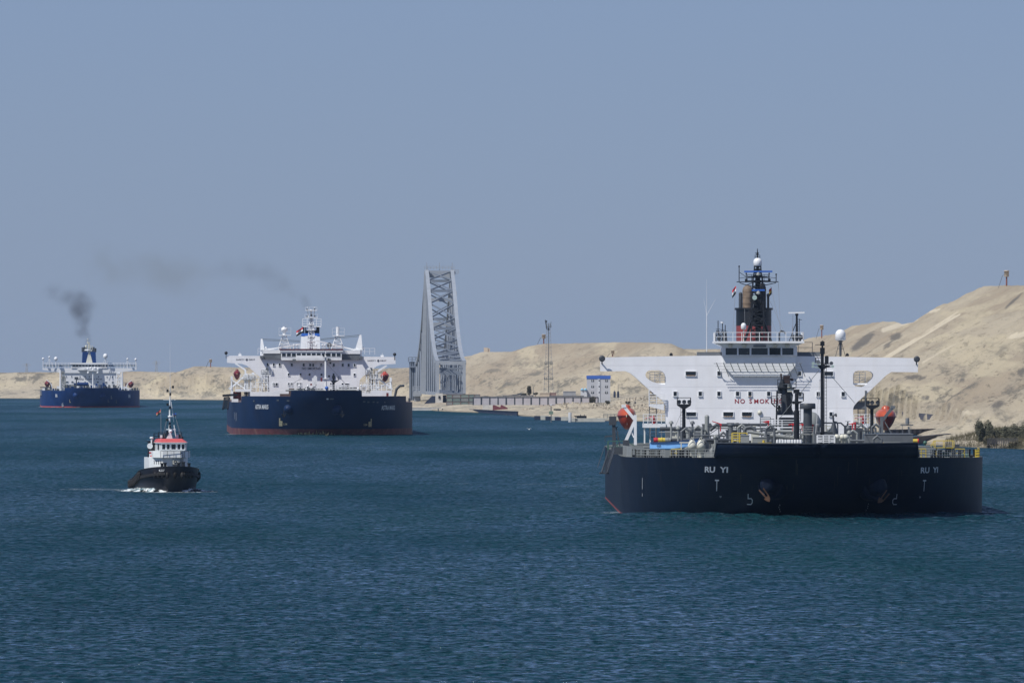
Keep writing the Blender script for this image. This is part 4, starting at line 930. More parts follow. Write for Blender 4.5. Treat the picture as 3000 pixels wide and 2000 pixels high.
# ================================================================= middle tanker
za = lambda x, y: (640+x/3.824, 880+y/3.824)
zb_ = lambda x, y: (900+x/3.825, 880+y/3.825)
B = Ship("oil_tanker", -49.2, 2264.0, 0.042, "middle navy tanker with red waterline band and a white superstructure marked no smoking")
B.ztmax = 12.3
B.form(24.7, 66.0, 262.0, 12.0)
refB = None
def stepper(steps):
    """height as a function of y with short ramps at the steps: [(y, z), ...]"""
    def f(y):
        for i in range(len(steps)-1, -1, -1):
            y0, z0 = steps[i]
            if y >= y0:
                if i and y < y0+0.25: zp = steps[i-1][1]; return zp+(z0-zp)*(y-y0)/0.25
                return z0
        return steps[0][1]
    return f
yn = hb_inv(B, 9.3, B.ztmax); ym = hb_inv(B, 22.2, B.ztmax)
add_samples(B, [yn, yn+.25, ym, ym+.25])
b_top = stepper([(0, 12.2), (yn, 10.6), (ym, 8.9)])
mb = MB(); B.shell(mb, lambda y: 1.9, b_top, 8); B.o("hull", mb, HULL2)
mb = MB(); B.shell(mb, lambda y: -1.5, lambda y: 1.9, 3); B.o("boot_top", mb, REDB)
dk, P = deck_of(B, b_top); e = P[-1]; B.o("deck", dk, mat("red_brown_deck_paint", (.085,.055,.05), .7, var=.2))
# worn yellow primer along the waterline at the bow
mbp = MB(); rg = random.Random(3)
def patch(sh, mb, fx0, fx1, z0, z1f, side, n=60):
    v = []; f = []
    for i in range(n):
        a, b = i/n, (i+1)/n
        v4 = []
        for t in (a, b):
            fx = fx0+(fx1-fx0)*t; y, _ = sh.on_hull((fx, 1262), side)
            v4.append((side*(sh.hb(y, .5)+.06), y-.06, t))
        q = len(v)
        for t, zz in ((a, z0), (b, z0), (b, z1f(b)), (a, z1f(a))):
            fx = fx0+(fx1-fx0)*t; y, zq_ = sh.on_hull((fx, 1262), side); y += (sh.ystem(zz, sh.ztmax)-sh.ystem(zq_, sh.ztmax))*max(0, 1-(y-sh.ystem(zq_, sh.ztmax))/(sh.Le-sh.ystem(zq_, sh.ztmax)))
            v.append((side*(sh.hb(y, zz)+.02), y-.14, zz))
        f.append((q, q+1, q+2, q+3))
    mb.add(v, f)
hs = [max(.12, .75+.65*math.sin(i*.7)*math.sin(i*1.9+1)+.35*math.sin(i*3.1)) for i in range(90)]
patch(B, mbp, 874, 956, .02, lambda t: hs[int(t*38)], -1, 38)
patch(B, mbp, 960, 985, .02, lambda t: hs[40+int(t*14)]*(1-.6*t), 1, 14)
B.o("worn_primer", mbp, YCHIP)
for sd, f, k_ in ((-1, za(485,1190), 8.8), (1, zb_(910,1200), 10.0)):
    v, fc = text_mesh("ASTRA MARIS", 1.25, 0.03); k = k_/(max(p[0] for p in v)-min(p[0] for p in v)); v = [(p[0]*k, p[1]) for p in v]
    B.o("ship_name", B.paint(MB(), v, fc, sd, f, .12), NAMEW)
for sd, f in ((-1, za(703,1365)), (1, zb_(700,1372))):
    g = -sd; v, fc = strokes([[(-.5*g, .9), (-.5*g, -.75), (.45*g, -.75), (.45*g, .1), (0, .15)], [(-.4*g, -.4), (.4*g, -.4)]], .5); B.o("bulb_mark", B.paint(MB(), v, fc, sd, f, .12), NAMEY)
    v, fc = text_mesh("5.3M", .55, .02); B.o("draught_marks", B.paint(MB(), v, fc, sd, (f[0]+g*13, f[1]+5), .12), NAMEY)
v, fc = strokes([[(0, 1.0), (0, -1.0)]], .28); B.o("tug_mark", B.paint(MB(), v, fc, -1, za(203,1300), .12), NAMEW)
v, fc = strokes([[(0, .8), (0, -.8)]], .2); B.o("tug_mark", B.paint(MB(), v, fc, -1, za(187,1290), .12), NAMEW)
for sd, f in ((-1, za(790,1215)), (1, zb_(330,1215))):
    y, z = B.on_hull(f, sd); x = sd*B.hb(y, z); nrm = Vector((sd*.35, -.9, .1)).normalized(); q_ = Matrix.Translation((x, y, z)) @ nrm.to_track_quat('Z', 'Y').to_matrix().to_4x4()
    mb = MB(); mb.lathe((0, 0, 0), [(1.5, -2.0), (1.4, -.3), (1.2, .7), (.85, 1.3), (.4, 1.6), (.05, 1.7)], 20); mb.v = [tuple(q_ @ Vector(p)) for p in mb.v]; bo = B.o("anchor_bolster", mb, HULL2)
    mb = MB(); c = Vector((x, y, z))+nrm*1.6+Vector((-sd*-.8, 0, -2.0)); mb.bar(c+Vector((0, 0, 1.4)), c+Vector((0, 0, -.4)), .25)
    for s_ in (-1, 1): mb.bar(c+Vector((0, 0, -.4)), c+Vector((s_*.55, -.3, .5)), .25)
    B.o("anchor", mb, BLACK, bo)
for f, sd in ((za(783,1122), -1), (zb_(160,1103), 1), (zb_(272,1103), 1), (zb_(635,1133), 1), (zb_(682,1138), 1), (zb_(740,1137), 1), (zb_(785,1140), 1), (zb_(865,1140), 1), (za(400,1125), -1), (za(668,1117), -1)):
    v, fc = strokes([[(-.35, 0), (.35, 0)]], .35); B.o("fairlead", B.paint(MB(), v, fc, sd, f, .12), NAMEW if f[0] > 930 and f[0] < 945 else MGREY)
BW = 236.0
pB = lambda f, ly=BW: (lambda q: (q.x, q.z))(B.L(f, ly))
outer = [za(97,618), za(97,697), za(265,710), za(320,730), za(360,765), za(470,860), za(535,905), za(555,950), za(558,1080), zb_(583,1080), zb_(583,960), zb_(590,890), zb_(625,850), zb_(740,765), zb_(780,735), zb_(830,718), zb_(990,710), zb_(990,632), zb_(390,626), za(700,622)]
mb = MB(); mb.prism([pB(f) for f in outer][::-1], BW, BW+3.5); wingB = B.o("bridge_wing", mb, WHITE)
a, b = B.L((787, 1060), BW+3.5), B.L((1050, 1170), BW+3.5); mb = MB(); mb.box(a.x, b.x, BW+3.5, BW+18, 8.7, a.z); B.o("deckhouse", mb, WHITE)
for f in [za(552,718), za(620,718), za(686,718), za(821,720), za(955,722), za(1027,722), za(1062,722), zb_(158,723), zb_(298,723), zb_(398,723), zb_(465,724), zb_(532,724)]: window(B, f, 5.6, 8.2, BW, proud=.15)
for f in [za(787,828), za(920,828), za(1020,828), zb_(160,830), zb_(296,830), zb_(530,830)]: window(B, f, 5.2, 6.4, BW, proud=.15)
for f, ww in [(za(618,938),5.6),(za(652,938),5.6),(za(787,937),5),(za(820,937),5),(za(886,937),5),(za(920,937),5),(zb_(265,938),4),(zb_(396,940),5.5),(zb_(446,943),11.5)]: window(B, f, ww, 7.4, BW, proud=.15)
def wall_text(sh, s, f0, f1, hp, ly, m_, par, bold=.01):
    a, b = sh.L(f0, ly), sh.L(f1, ly); k = (sh.Y0+ly)/FPX
    mb = sign_text(s, (a.x+b.x)/2, (a.z+b.z)/2, ly, hp*k, abs(b.x-a.x), bold); return sh.o("lettering", mb, m_, par)
for fa, fb, fc_ in ((za(197,662), za(293,662), za(317,662)), (zb_(675,674), zb_(770,674), zb_(796,674))):
    wall_text(B, "SAFETY", fa, fb, 4.4, BW-.06, TXTDK, wingB); wall_text(B, "FIRST", (fa[0]+(342-197)/3.824, fa[1]), (fa[0]+(410-197)/3.824, fa[1]), 4.4, BW-.06, TXTDK, wingB)
    c = B.L(fc_, BW-.06); mb = MB(); n = 16
    for i in range(n): t0, t1 = 2*math.pi*i/n, 2*math.pi*(i+1)/n; mb.add([(c.x+r_*math.cos(t_), c.y, c.z+r_*math.sin(t_)) for r_, t_ in ((.34, t0), (.34, t1), (.26, t1), (.26, t0))], [(0,1,2,3)])
    mb.bar((c.x-.28, c.y, c.z), (c.x+.28, c.y, c.z), .1); mb.bar((c.x, c.y-.01, c.z-.28), (c.x, c.y-.01, c.z+.28), .1); B.o("safety_cross", mb, TXTDK, wingB)
wall_text(B, "NO SMOKING", za(935,762), (900+150/3.825, za(0,762)[1]), 6.6, BW-.06, TXTDK, wingB, .015)
# wheelhouse
wl, wr = B.L(za(702,600), BW).x, B.L(zb_(385,600), BW).x; z0_ = B.L(za(900,668), BW).z; z1_ = B.L(za(900,574), BW).z
mb = MB(); mb.box(wl, wr, BW-2.2, BW+8, z0_, z1_); whb = B.o("wheelhouse", mb, WHITE2)
x0, x1 = 824.5, 999.5; nW = 12
for i in range(nW):
    ww = (x1-x0)/nW; window(B, (x0+ww*(i+.5), 1039.3), ww-3.0, 10, BW-2.2, whb, proud=.08, ft=.1)
mb = MB(); mb.box(wl-.4, wr+.4, BW-2.5, BW+9, z1_, z1_+.45); B.o("wheelhouse_roof", mb, WHITE2); mb = MB(); mb.box(wl-.45, wr+.45, BW-2.6, BW+9.05, z1_+.45, z1_+.85); B.o("roof_trim", mb, REDB)
gx0, gx1 = B.L(za(870,670), BW-5).x, B.L(zb_(190,670), BW-5).x; mb = MB(); mb.box(gx0, gx1, BW-3.0, BW-.02, z0_-.1, z0_+.25); mb.box(gx0, gx1, BW-3.05, BW-2.9, z0_+.25, z0_+1.35); B.o("bridge_front_gallery", mb, WHITE2)
for xa, xb in ((za(505,640), za(700,640)), (zb_(390,645), zb_(592,645))):
    a, b = B.L(xa, BW+.5), B.L(xb, BW+.5); mb = MB(); mb.box(a.x, b.x, BW-.7, BW+3.4, a.z-.5, a.z+1.2); B.o("wing_windbreak", mb, MGREY); mb = MB(); mb.box(a.x, b.x, BW-.9, BW+3.5, a.z+1.2, a.z+2.3); B.o("wing_locker", mb, WHITE2)
zrB = z1_+.85
mb = MB(); mb.rail([(wl, BW+6, zrB), (wl, BW-2.8, zrB), (wr, BW-2.8, zrB), (wr, BW+6, zrB)], 1.5, 1.8, .06, 3); B.o("railing", mb, WHITE2)
# funnel
FB = 262; fnB = empty("funnel", (0, 0, 0)); fnB.parent = B.root
q = lambda x, y, fn=za, ly=FB: B.L(fn(x, y), ly)
def quadtower(mb, xa0, xa1, za_, xb0, xb1, zb2, ya0, ya1, yb0, yb1):
    vs = [(xa0, ya0, za_), (xa1, ya0, za_), (xa1, ya1, za_), (xa0, ya1, za_), (xb0, yb0, zb2), (xb1, yb0, zb2), (xb1, yb1, zb2), (xb0, yb1, zb2)]
    mb.add(vs, [(0,3,2,1),(4,5,6,7),(0,1,5,4),(1,2,6,5),(2,3,7,6),(3,0,4,7)])
xl, xr = q(905,555).x, q(150,555,zb_).x; xl2, xr2 = q(928,400).x, q(139,400,zb_).x
mb = MB(); quadtower(mb, xl, xr, zrB-5, xl2, xr2, q(928,400).z, FB-4, FB+6, FB-3, FB+5); mb.build("white_casing", WHITE2, fnB)
mb = MB(); quadtower(mb, xl2-.05, xr2+.05, q(0,399).z, xl2+.15, xr2-.15, q(0,368).z, FB-3.1, FB+5.1, FB-3, FB+5); mb.build("blue_band", BLUEP, fnB)
for x_, fn, t_ in ((948,za,290),(985,za,300),(1010,za,285),(70,zb_,300),(95,zb_,310),(113,zb_,290)):
    a = q(x_,372,fn); b = q(x_,t_,fn); mb = MB(); mb.tube(a, b, .4 if x_ != 113 else .65, n=12); mb.build("exhaust_pipe", BLACK if x_ in (113,985,70) else DGREY, fnB)
a, b = q(940,290), q(25,290,zb_); mb = MB(); mb.box(a.x, b.x+3.4, FB-3, FB+2, a.z-.2, a.z+.1); mb.rail([(a.x, FB-3, a.z), (b.x+3.4, FB-3, a.z)], 2.2, 1.5, .07, 3); mb.box(a.x+1, b.x+2, FB-2, FB+1, a.z-1.2, a.z-.2); mb.build("funnel_platform", WHITE2, fnB)
# radar mast
MB_ = BW+8; q2 = lambda x, y, fn=za: B.L(fn(x, y), MB_)
t = empty("radar_mast", (0, 0, 0)); t.parent = B.root; a = q2(1040,555); b = q2(1040,200); mb = MB(); mb.lattice((a.x, MB_, zrB), b, 2.3, .9, .12, 9); mb.tube((a.x, MB_, zrB), (a.x, MB_, q2(0,380).z), .5, .35); mb.tube((a.x, MB_, zrB), (a.x, MB_, b.z), .32); mb.build("lattice_column", WHITE2, t)
mb = MB()
for y_, hw in ((190,1.9),(270,.9),(400,1.7),(110,1.7),(330,1.2),(460,1.4)):
    c = q2(1038, y_); mb.box(c.x-hw, c.x+hw, MB_-1.2, MB_+1.2, c.z-.14, c.z+.1)
    if y_ in (190, 110): mb.rail([(c.x-hw, MB_-1.2, c.z), (c.x+hw, MB_-1.2, c.z)], .9, 1.2, .035, 1)
c = q2(1038,190); d_ = q2(1038,100)
for sx in (-.8, .8): mb.tube((c.x+sx, MB_, c.z), (c.x+sx*1.4, MB_, q2(0,70).z), .16, .08)
mb.tube(c, d_, .3); mb.build("mast_platform", WHITE2, t)
for x_, y_ in ((993,182),(1080,180),(993,103),(1078,100)): c = q2(x_, y_); mb = MB(); mb.cbox(c, (.35, .35, .6)); mb.build("mast_lamp", DGREY, t)
for f_, d_ in (((1040,165), .6), ((1038,378), .6), ((1037,440), .55), ((1040,270), .6)): mb = MB(); mb.cbox(q2(*f_), (d_, d_, d_*1.2)); mb.build("mast_equipment", DGREY, t)
mb = MB(); mb.bar(q2(1000,425), q2(1085,415), .18); mb.bar(q2(1000,400), q2(1060,402), .2); mb.build("radar_scanner", LGREY, t)
fl = B.L(za(945,300), MB_); flag(B, tuple(fl), 1.9, 1.6, [REDP, NAMEW, BLACK], "small red white black flag beside the middle tanker's mast", droop=.6)
# lattice aerial towers, hose cranes
for fn, xc, w0, ytop, dm in ((za, 738, 3.6, 390, True), (zb_, 342, 3.6, 395, False)):
    a, b = B.L(fn(xc,555), MB_-4), B.L(fn(xc,ytop), MB_-4); t = empty("aerial_tower", (0, 0, 0)); t.parent = B.root; mb = MB(); mb.lattice((a.x, a.y, zrB), b, w0, 1.0, .11, 5); mb.box(b.x-1.6, b.x+1.9, b.y-1.2, b.y+1.2, b.z-.1, b.z+.1); mb.rail([(b.x-1.6, b.y-1.2, b.z), (b.x+1.9, b.y-1.2, b.z)], 2.2, 1.4, .035, 2); mb.tube(b, b+Vector((0, 0, 2.6)), .5); mb.build("lattice_column", WHITE2, t)
    if dm: c = B.L(fn(738,345), MB_-4); dome(t, tuple(c), .95, B.L(fn(738,300), MB_-4).z-c.z)
    else: c = B.L(fn(345,345), MB_-4); mb = MB(); mb.ball(c, .4); mb.build("masthead_light", WHITE2, t)
for s_, fn, tipx, basex, topy, boty, j0, j1, cabs in ((-1, za, 484, 492, 430, 612, (515,555), (912,490), (915,452)), (1, zb_, 597, 578, 385, 615, (545,556), (100,450), (150,432))):
    t = empty("hose_crane", (0, 0, 0)); t.parent = B.root; ly = BW+1.5; a, b = B.L(fn(basex,boty), ly), B.L(fn(tipx,topy), ly); mb = MB(); hw_ = .65 if s_ < 0 else 1.1; quadtower(mb, a.x-hw_, a.x+hw_, a.z+1.5, b.x-.25, b.x+.25, b.z, ly-1, ly+1, ly-.3, ly+.3); mb.tube(a+Vector((0, 0, -.5)), a+Vector((0, 0, 1.8)), hw_*.9, n=14); mb.ball(B.L(fn(basex-35*(-s_)*-1 if s_ < 0 else 627,535), ly), .5, 10, 6); mb.build("crane_post", WHITE2, t)
    mb = MB(); mb.bar(B.L(fn(*j0), ly-.6), B.L(fn(*j1), ly-.6), .35, .4); mb.build("crane_jib", WHITE2, t)
    mb = MB(); mb.bar(b, B.L(fn(*cabs), ly), .14); mb.bar(b+Vector((0, 0, -.4)), B.L(fn(cabs[0], cabs[1]+12), ly), .12); mb.build("crane_wire", MGREY, t)
    mb = MB(); a2 = B.L(fn(basex-50,605), ly-1.3); mb.rail([a2, a2+Vector((6, 0, 0))], 1.8, 1.4, .06, 2); mb.build("railing", WHITE2, t)
for fn, x_, y_ in ((za,86,588),(zb_,980,604)): c = B.L(fn(x_,y_), BW); mb = MB(); mb.ball(c, .5, 10, 6); mb.bar(c, c+Vector((0, 0, -1.6)), .18); B.o("wing_searchlight", mb, BLACK)
for fn, x_ in ((za,240),(zb_,840)): c = B.L(fn(x_,612 if x_ < 500 else 624), BW+1); mb = MB(); mb.cbox(c, (.9, .6, .7)); mb.bar(c, c+Vector((0, 0, .9)), .12); B.o("wing_fitting", mb, WHITE2)
for f in (za(485,632), za(848,668), zb_(600,640), zb_(243,665)):
    c = B.L(f, BW-1.4); mb = MB(); mb.cbox(c, (1.0, 2.6, .7)); B.o("floodlight", mb, MGREY)
c = B.L(zb_(248,500), BW-2); mb = MB(); mb.tube((c.x, c.y, zrB), c, .16); mb.ball(c, .75, 10, 6); B.o("aerial", mb, BLACK)
for x_, fn in ((845,za),(100,zb_),(170,zb_),(200,zb_),(880,za),(300,zb_)): c = B.L(fn(x_,500), BW-1); mb = MB(); mb.tube((c.x, c.y, zrB), c, .09); mb.ball(c, .3, 8, 5); B.o("aerial", mb, WHITE2)
# lifeboats and davits
for f, sd, wp, lab in ((za(208,835), -1, 21, "dark red lifeboat in white davits at the middle tanker's left side"), (zb_(868,860), 1, 25, "dark red lifeboat in white davits at the middle tanker's right side")):
    ly = BW-14; c = B.L(f, ly); k = (2264+ly)/FPX; lifeboat(B, (c.x, ly, c.z), wp*k, 28*k, 8.5, lab, MAROON, MAROON if sd < 0 else mat("weathered_orange_paint", (.38,.05,.025)))
    t = empty("davit", (0, 0, 0)); t.parent = B.root
    for yo in (-3.5, 4.5):
        mb = MB(); y_ = ly+yo-1.5; z0 = B.L((f[0], 1140), y_).z
        mb.bar((c.x-sd*2.6, y_, 9), (c.x-sd*2.4, y_, c.z+1.5), .45); mb.bar((c.x-sd*2.4, y_, c.z+1.5), (c.x+sd*.5, y_, c.z+3.4), .4); mb.bar((c.x+sd*2.2, y_, z0), (c.x-sd*2.4, y_, c.z), .35); mb.bar((c.x-sd*2.5, y_, z0), (c.x+sd*1.4, y_, c.z-1.5), .25); mb.build("davit_arm", WHITE2, t)
def blk(sh, f0, f1, ly, dep, m_, nm, zb0):
    a, b = sh.L(f0, ly), sh.L(f1, ly); mb = MB(); zl = min(a.z, b.z); mb.box(min(a.x,b.x), max(a.x,b.x), ly, ly+dep, zb0 if zb0 is not None else zl, max(a.z,b.z)); return sh.o(nm, mb, m_)
blk(B, za(140,995), za(165,1100), BW-26, 12, WHITE2, "side_house", None); blk(B, za(165,1022), za(255,1105), BW-24, 8, MAROON, "side_house", 8.7); blk(B, za(150,1103), za(222,1145), 66, 6, WHITE2, "deck_locker", 7.5); blk(B, za(190,992), za(370,1022), BW-27, 13, WHITE2, "boat_platform", None)
blk(B, za(330,1020), za(355,1072), BW-22, 4, WHITE2, "side_house", 8.7); blk(B, za(357,1023), za(625,1080), 200, 6, WHITE2, "manifold_house", 8.7); blk(B, za(625,1010), za(810,1040), 200, 6, WHITE2, "manifold_house", 8.7); blk(B, za(690,1045), za(815,1065), 90, 4, mat("red_brown_deck_paint",(0,0,0)), "deck_locker", 10)
blk(B, za(790,985), za(850,1005), 120, 4, mat("red_brown_deck_paint",(0,0,0)), "deck_locker", 9); blk(B, zb_(608,1035), zb_(720,1085), 160, 6, WHITE2, "manifold_house", 8.7); blk(B, zb_(720,1008), zb_(948,1085), 205, 6, WHITE2, "side_house", 8.7); blk(B, zb_(888,1035), zb_(912,1078), 203, 1.5, MAROON, "door", 9)
mb = MB(); a, b = B.L(za(190,990), BW-27), B.L(za(615,990), BW-27); mb.rail([a, b], 1.6, 1.5, .07, 3); B.o("railing", mb, WHITE2)
mb = MB(); a, b = B.L(zb_(610,1010), BW-27), B.L(zb_(945,1005), BW-27); mb.rail([a, b], 1.6, 1.5, .07, 3); B.o("railing", mb, WHITE2)
rg = random.Random(11)
for x_, fn, t_, n_, m_ in ((388,za,820,4,WHITE2),(518,za,780,5,WHITE2),(545,za,765,3,MGREY),(478,za,880,3,WHITE2),(690,zb_,770,5,WHITE2),(716,zb_,770,3,DGREY),(770,zb_,830,4,WHITE2),(640,zb_,950,3,WHITE2),(310,za,830,3,WHITE2),(340,za,850,3,LGREY)):
    a, b = B.L(fn(x_,1010), BW-20), B.L(fn(x_,t_), BW-20); mb = MB(); mb.lattice((a.x, a.y, 9), b, 2.0 if n_ > 3 else 1.2, 1.1 if n_ > 3 else .7, .12, 8); c = a.lerp(b, .75); mb.box(c.x-1.7, c.x+1.9, c.y-1, c.y+1, c.z-.12, c.z+.1); mb.rail([(c.x-1.7, c.y-1, c.z), (c.x+1.9, c.y-1, c.z)], 1.2, .9, .06, 2); mb.cbox(b, (.7, .7, .8)); B.o("access_tower", mb, m_)
for x_ in (148,): 
    for fn, xx in ((za,148),(zb_,935)): a = B.L(fn(xx,990), BW-26); b = B.L(fn(xx,870 if xx < 500 else 885), BW-26); mb = MB(); mb.tube(a, b, .3, .2); mb.cbox(b, (.6, .6, 1.2)); mb.bar(a+Vector((-1, 0, 0)), b+Vector((0, 0, -2)), .15); B.o("side_light_post", mb, WHITE2)
# foredeck of the middle tanker
t = empty("foremast", (0, 0, 0)); t.parent = B.root; a, b = B.L(zb_(207,1000), 26), B.L(zb_(207,600), 26); mb = MB(); mb.tube((a.x, 26, 10), b, .34, .26, 14); c = B.L(zb_(207,640), 26); mb.box(c.x-1.0, c.x+1.1, 25.4, 26.6, c.z-.12, c.z+.05); c = B.L(zb_(207,875), 26); mb.box(c.x-.8, c.x+.9, 25.4, 26.6, c.z-.1, c.z+.1); mb.tube(b, B.L(zb_(210,570), 26), .12); mb.build("mast_pole", WHITE2, t)
for x_, y_ in ((185,620),(245,612),(240,660),(215,605),(245,848),(260,700)): c = B.L(zb_(x_,y_), 25.2); mb = MB(); mb.cbox(c, (.5, .5, .5)); mb.build("mast_lamp", BLACK, t)
mb = MB(); mb.bar(B.L(zb_(205,700), 26), B.L(za(790,960), 180), .08); mb.bar(B.L(zb_(215,700), 26), B.L(zb_(480,990), 150), .08); mb.build("stay_wire", WIRE, t)
c = B.L(zb_(218,980), 18); mb = MB(); mb.tube((c.x, 18, 10), c, .2); mb.ball(c, .5, 14, 8); B.o("blue_cable_reel", mb, BLUEP)
a, b = B.L(zb_(296,1005), 60), B.L(zb_(296,858), 60); mb = MB(); mb.tube((a.x, 60, 10), b, .34, .3, 12); mb.cbox(b, (.85, .8, .8)); l, r_ = B.L(zb_(258,898), 60), B.L(zb_(358,893), 60); mb.prism([(l.x, l.z), (r_.x, r_.z), (b.x+.32, l.z-.6), (b.x-.32, l.z-.6)], 59.4, 60.6); mb.bar(B.L(zb_(345,895), 60), B.L(zb_(345,850), 60), .12); mb.bar(B.L(zb_(355,895), 60), B.L(zb_(355,850), 60), .12); B.o("light_mast", mb, BLACK)
a, b = B.L(za(1020,1000), 100), B.L(za(1160,1000), 100)
for i in range(34):
    x_ = rg.uniform(860, 1058); ly = rg.uniform(30, 190); c = B.L((x_, 1140), ly); h = rg.uniform(1.2, 3.6); kind = i % 4; mb = MB(); m_ = (WHITE2, LGREY, MGREY, WHITE2)[(i*7) % 4]; zt2 = 11.9+h*.4
    if kind == 0: mb.tube((c.x, ly, 10), (c.x, ly, zt2), .15, n=8); mb.lathe((c.x, ly, zt2), [(.3, -.1), (.3, .1), (.1, .3)], 10); nm = "air_vent"
    elif kind == 1: mb.rail([(c.x-2.2, ly, 12.0), (c.x+2.2, ly, 12.0)], 1.5, .9, .08, 3); nm = "railing"
    elif kind == 2: mb.box(c.x-.6, c.x+.6, ly, ly+2, 10, zt2-.5); mb.cbox((c.x, ly+1, zt2-.4), (.5, .5, .4)); nm = "deck_locker"
    else: mb.path([(c.x-2.5, ly, zt2-.5), (c.x+2.5, ly, zt2-.5)], .22, 8); mb.bar((c.x, ly, 10), (c.x, ly, zt2-.5), .2); nm = "cargo_pipe"
    B.o(nm, mb, m_)
for x_, t_ in ((1085,840),(1068,870)): a, b = B.L(za(x_,1000), 140), B.L(za(x_,t_), 140); mb = MB(); mb.tube((a.x, 140, 10), b, .25, .18); mb.cbox(b.lerp(a, .35), (1.0, .6, 2.4)); B.o("sampling_post", mb, WHITE2)
blk(B, za(1030,930), za(1100,950), 140, 2, MAROON, "manifold_crane_head", None)
c = B.L(zb_(160,885), 170); mb = MB(); mb.cbox(c, (.45, .4, 1.1)); B.o("door", mb, MAROON)
a = B.L(za(95,1090), 60); b = B.L(za(90,1215), 56); mb = MB()
for dx in (-1.0, .3): mb.bar(a+Vector((dx+.4, 0, 0)), b+Vector((dx, -.5, 0)), .35, .5)
for j in range(12): c = a.lerp(b, j/11); mb.bar(c+Vector((-.9, 0, 0)), c+Vector((.6, 0, .3)), .22)
mb.bar(a+Vector((-1.2, 0, .6)), a+Vector((3, 0, .9)), .6); B.o("accommodation_ladder", mb, BLACK)
a = B.L(zb_(970,1075), 150); mb = MB(); mb.path([(a.x, 150, 8.8), (a.x+.8, 150, 12.2), (a.x+1.7, 150, 13.1), (a.x+3.0, 150, 13.2)], .35, 8); B.o("provision_davit", mb, DGREY)
c = B.L(zb_(1137,1138), 80); mb = MB(); mb.cbox(c+Vector((.2, 0, 0)), (.6, 1, 2.2)); B.o("ladder_winch", mb, DGREY)

# ================================================================= farthest tanker
zc = lambda x, y: (80+x/6.032, 960+y/6.031)
C3 = Ship("oil_tanker", -195.2, 3965.0, 0.060, "farthest bright blue tanker with a blue funnel, low on the water at the far left")
C3.ztmax = 9.6; C3.form(23.2, 62.0, 250.0, 9.0)
yn = hb_inv(C3, 12.5, 9.6); add_samples(C3, [yn, yn+.25])
c_top = stepper([(0, 9.2), (yn, 7.9)])
mb = MB(); C3.shell(mb, lambda y: .55, c_top, 6); C3.o("hull", mb, HULL3); dk, P = deck_of(C3, c_top); C3.o("deck", dk, DECKM)
mb = MB(); C3.shell(mb, lambda y: -1.5, lambda y: .55, 2); C3.o("boot_top", mb, mat("bright_red_bottom_paint", (.42,.06,.05), .6))
for sd, f, k_ in ((-1, zc(522,1197), 2.6), (1, zc(1800,1205), 3.4)):
    v, fc = text_mesh("IMA", 1.7, 0.03); k = k_/(max(p[0] for p in v)-min(p[0] for p in v)); v = [(p[0]*k, p[1]) for p in v]; C3.o("ship_name", C3.paint(MB(), v, fc, sd, f, .2), NAMEW)
for f, sd, m_ in ((zc(762,1295), -1, NAMEY), (zc(625,1365), -1, NAMEW), (zc(640,1355), -1, NAMEW), (zc(1485,1228), 1, LGREY), (zc(1432,1290), 1, MGREY), (zc(1570,1300), 1, MGREY)):
    v, fc = strokes([[(-.3, .6), (-.3, -.5), (.3, -.5)]], .4); C3.o("bulb_mark", C3.paint(MB(), v, fc, sd, f, .2), m_)
for sd, f in ((-1, zc(855,1190)), (1, zc(1330,1190))):
    y, z = C3.on_hull(f, sd); x = sd*C3.hb(y, z); nrm = Vector((sd*.35, -.9, .1)).normalized(); q_ = Matrix.Translation((x, y, z)) @ nrm.to_track_quat('Z', 'Y').to_matrix().to_4x4()
    mb = MB(); mb.lathe((0, 0, 0), [(1.7, -1.6), (1.5, 0), (1.1, .7), (.5, 1.1), (.05, 1.15)], 16); mb.v = [tuple(q_ @ Vector(p)) for p in mb.v]; C3.o("anchor_bolster", mb, HULL3)
CW = 215.0; pC = lambda f, ly=CW: (lambda q: (q.x, q.z))(C3.L(f, ly))
FW3 = mat("far_white_ship_paint", (.68,.70,.73), .5, var=.03, streak=((.5,.45,.38), .15))
a, b = C3.L(zc(618,735), CW), C3.L(zc(1575,1075), CW); mb = MB(); mb.box(a.x, b.x, CW, CW+16, 7.5, a.z); hsC = C3.o("deckhouse", mb, FW3)
a, b = C3.L(zc(270,712), CW-2), C3.L(zc(1930,740), CW-2); mb = MB()
mb.prism([(a.x, a.z), (b.x, a.z), (b.x, b.z), (b.x-9.5, b.z-1.6), (a.x+9.5, b.z-1.6), (a.x, b.z)], CW-.6, CW+5); C3.o("bridge_wing", mb, FW3)
zt2 = a.z
for x0, x1 in ((275,780),(1415,1930)):
    p_, r_ = C3.L(zc(x0,712), CW-1), C3.L(zc(x1,712), CW-1); mb = MB(); mb.rail([(p_.x, CW-.5, zt2), (r_.x, CW-.5, zt2)], C3.L(zc(0,620),CW-1).z-zt2, 1.6, .1, 3); C3.o("railing", mb, FW3)
    mb = MB(); zA, zB = C3.L(zc(0,688), CW).z, C3.L(zc(0,655), CW).z; mb.box(p_.x, r_.x, CW-.4, CW-.3, zA, zB); C3.o("glass_windbreak", mb, mat("tinted_glass_screen", (.12,.19,.27), .25, var=.1))
a, b = C3.L(zc(780,640), CW-1), C3.L(zc(1412,712), CW-1); mb = MB(); mb.box(a.x, b.x, CW-1, CW+6, zt2, a.z); wc_ = C3.o("wheelhouse", mb, FW3); mb = MB(); mb.box(a.x-.5, b.x+.5, CW-1.7, CW+7, a.z-.1, a.z+.6); C3.o("wheelhouse_roof", mb, FW3); zrC = a.z+.6
for i in range(11): x_ = 800+i*(1395-800)/10.6; window(C3, zc(x_+24,671), 7.8, 5.6, CW-1, wc_, proud=.08, ft=.1)
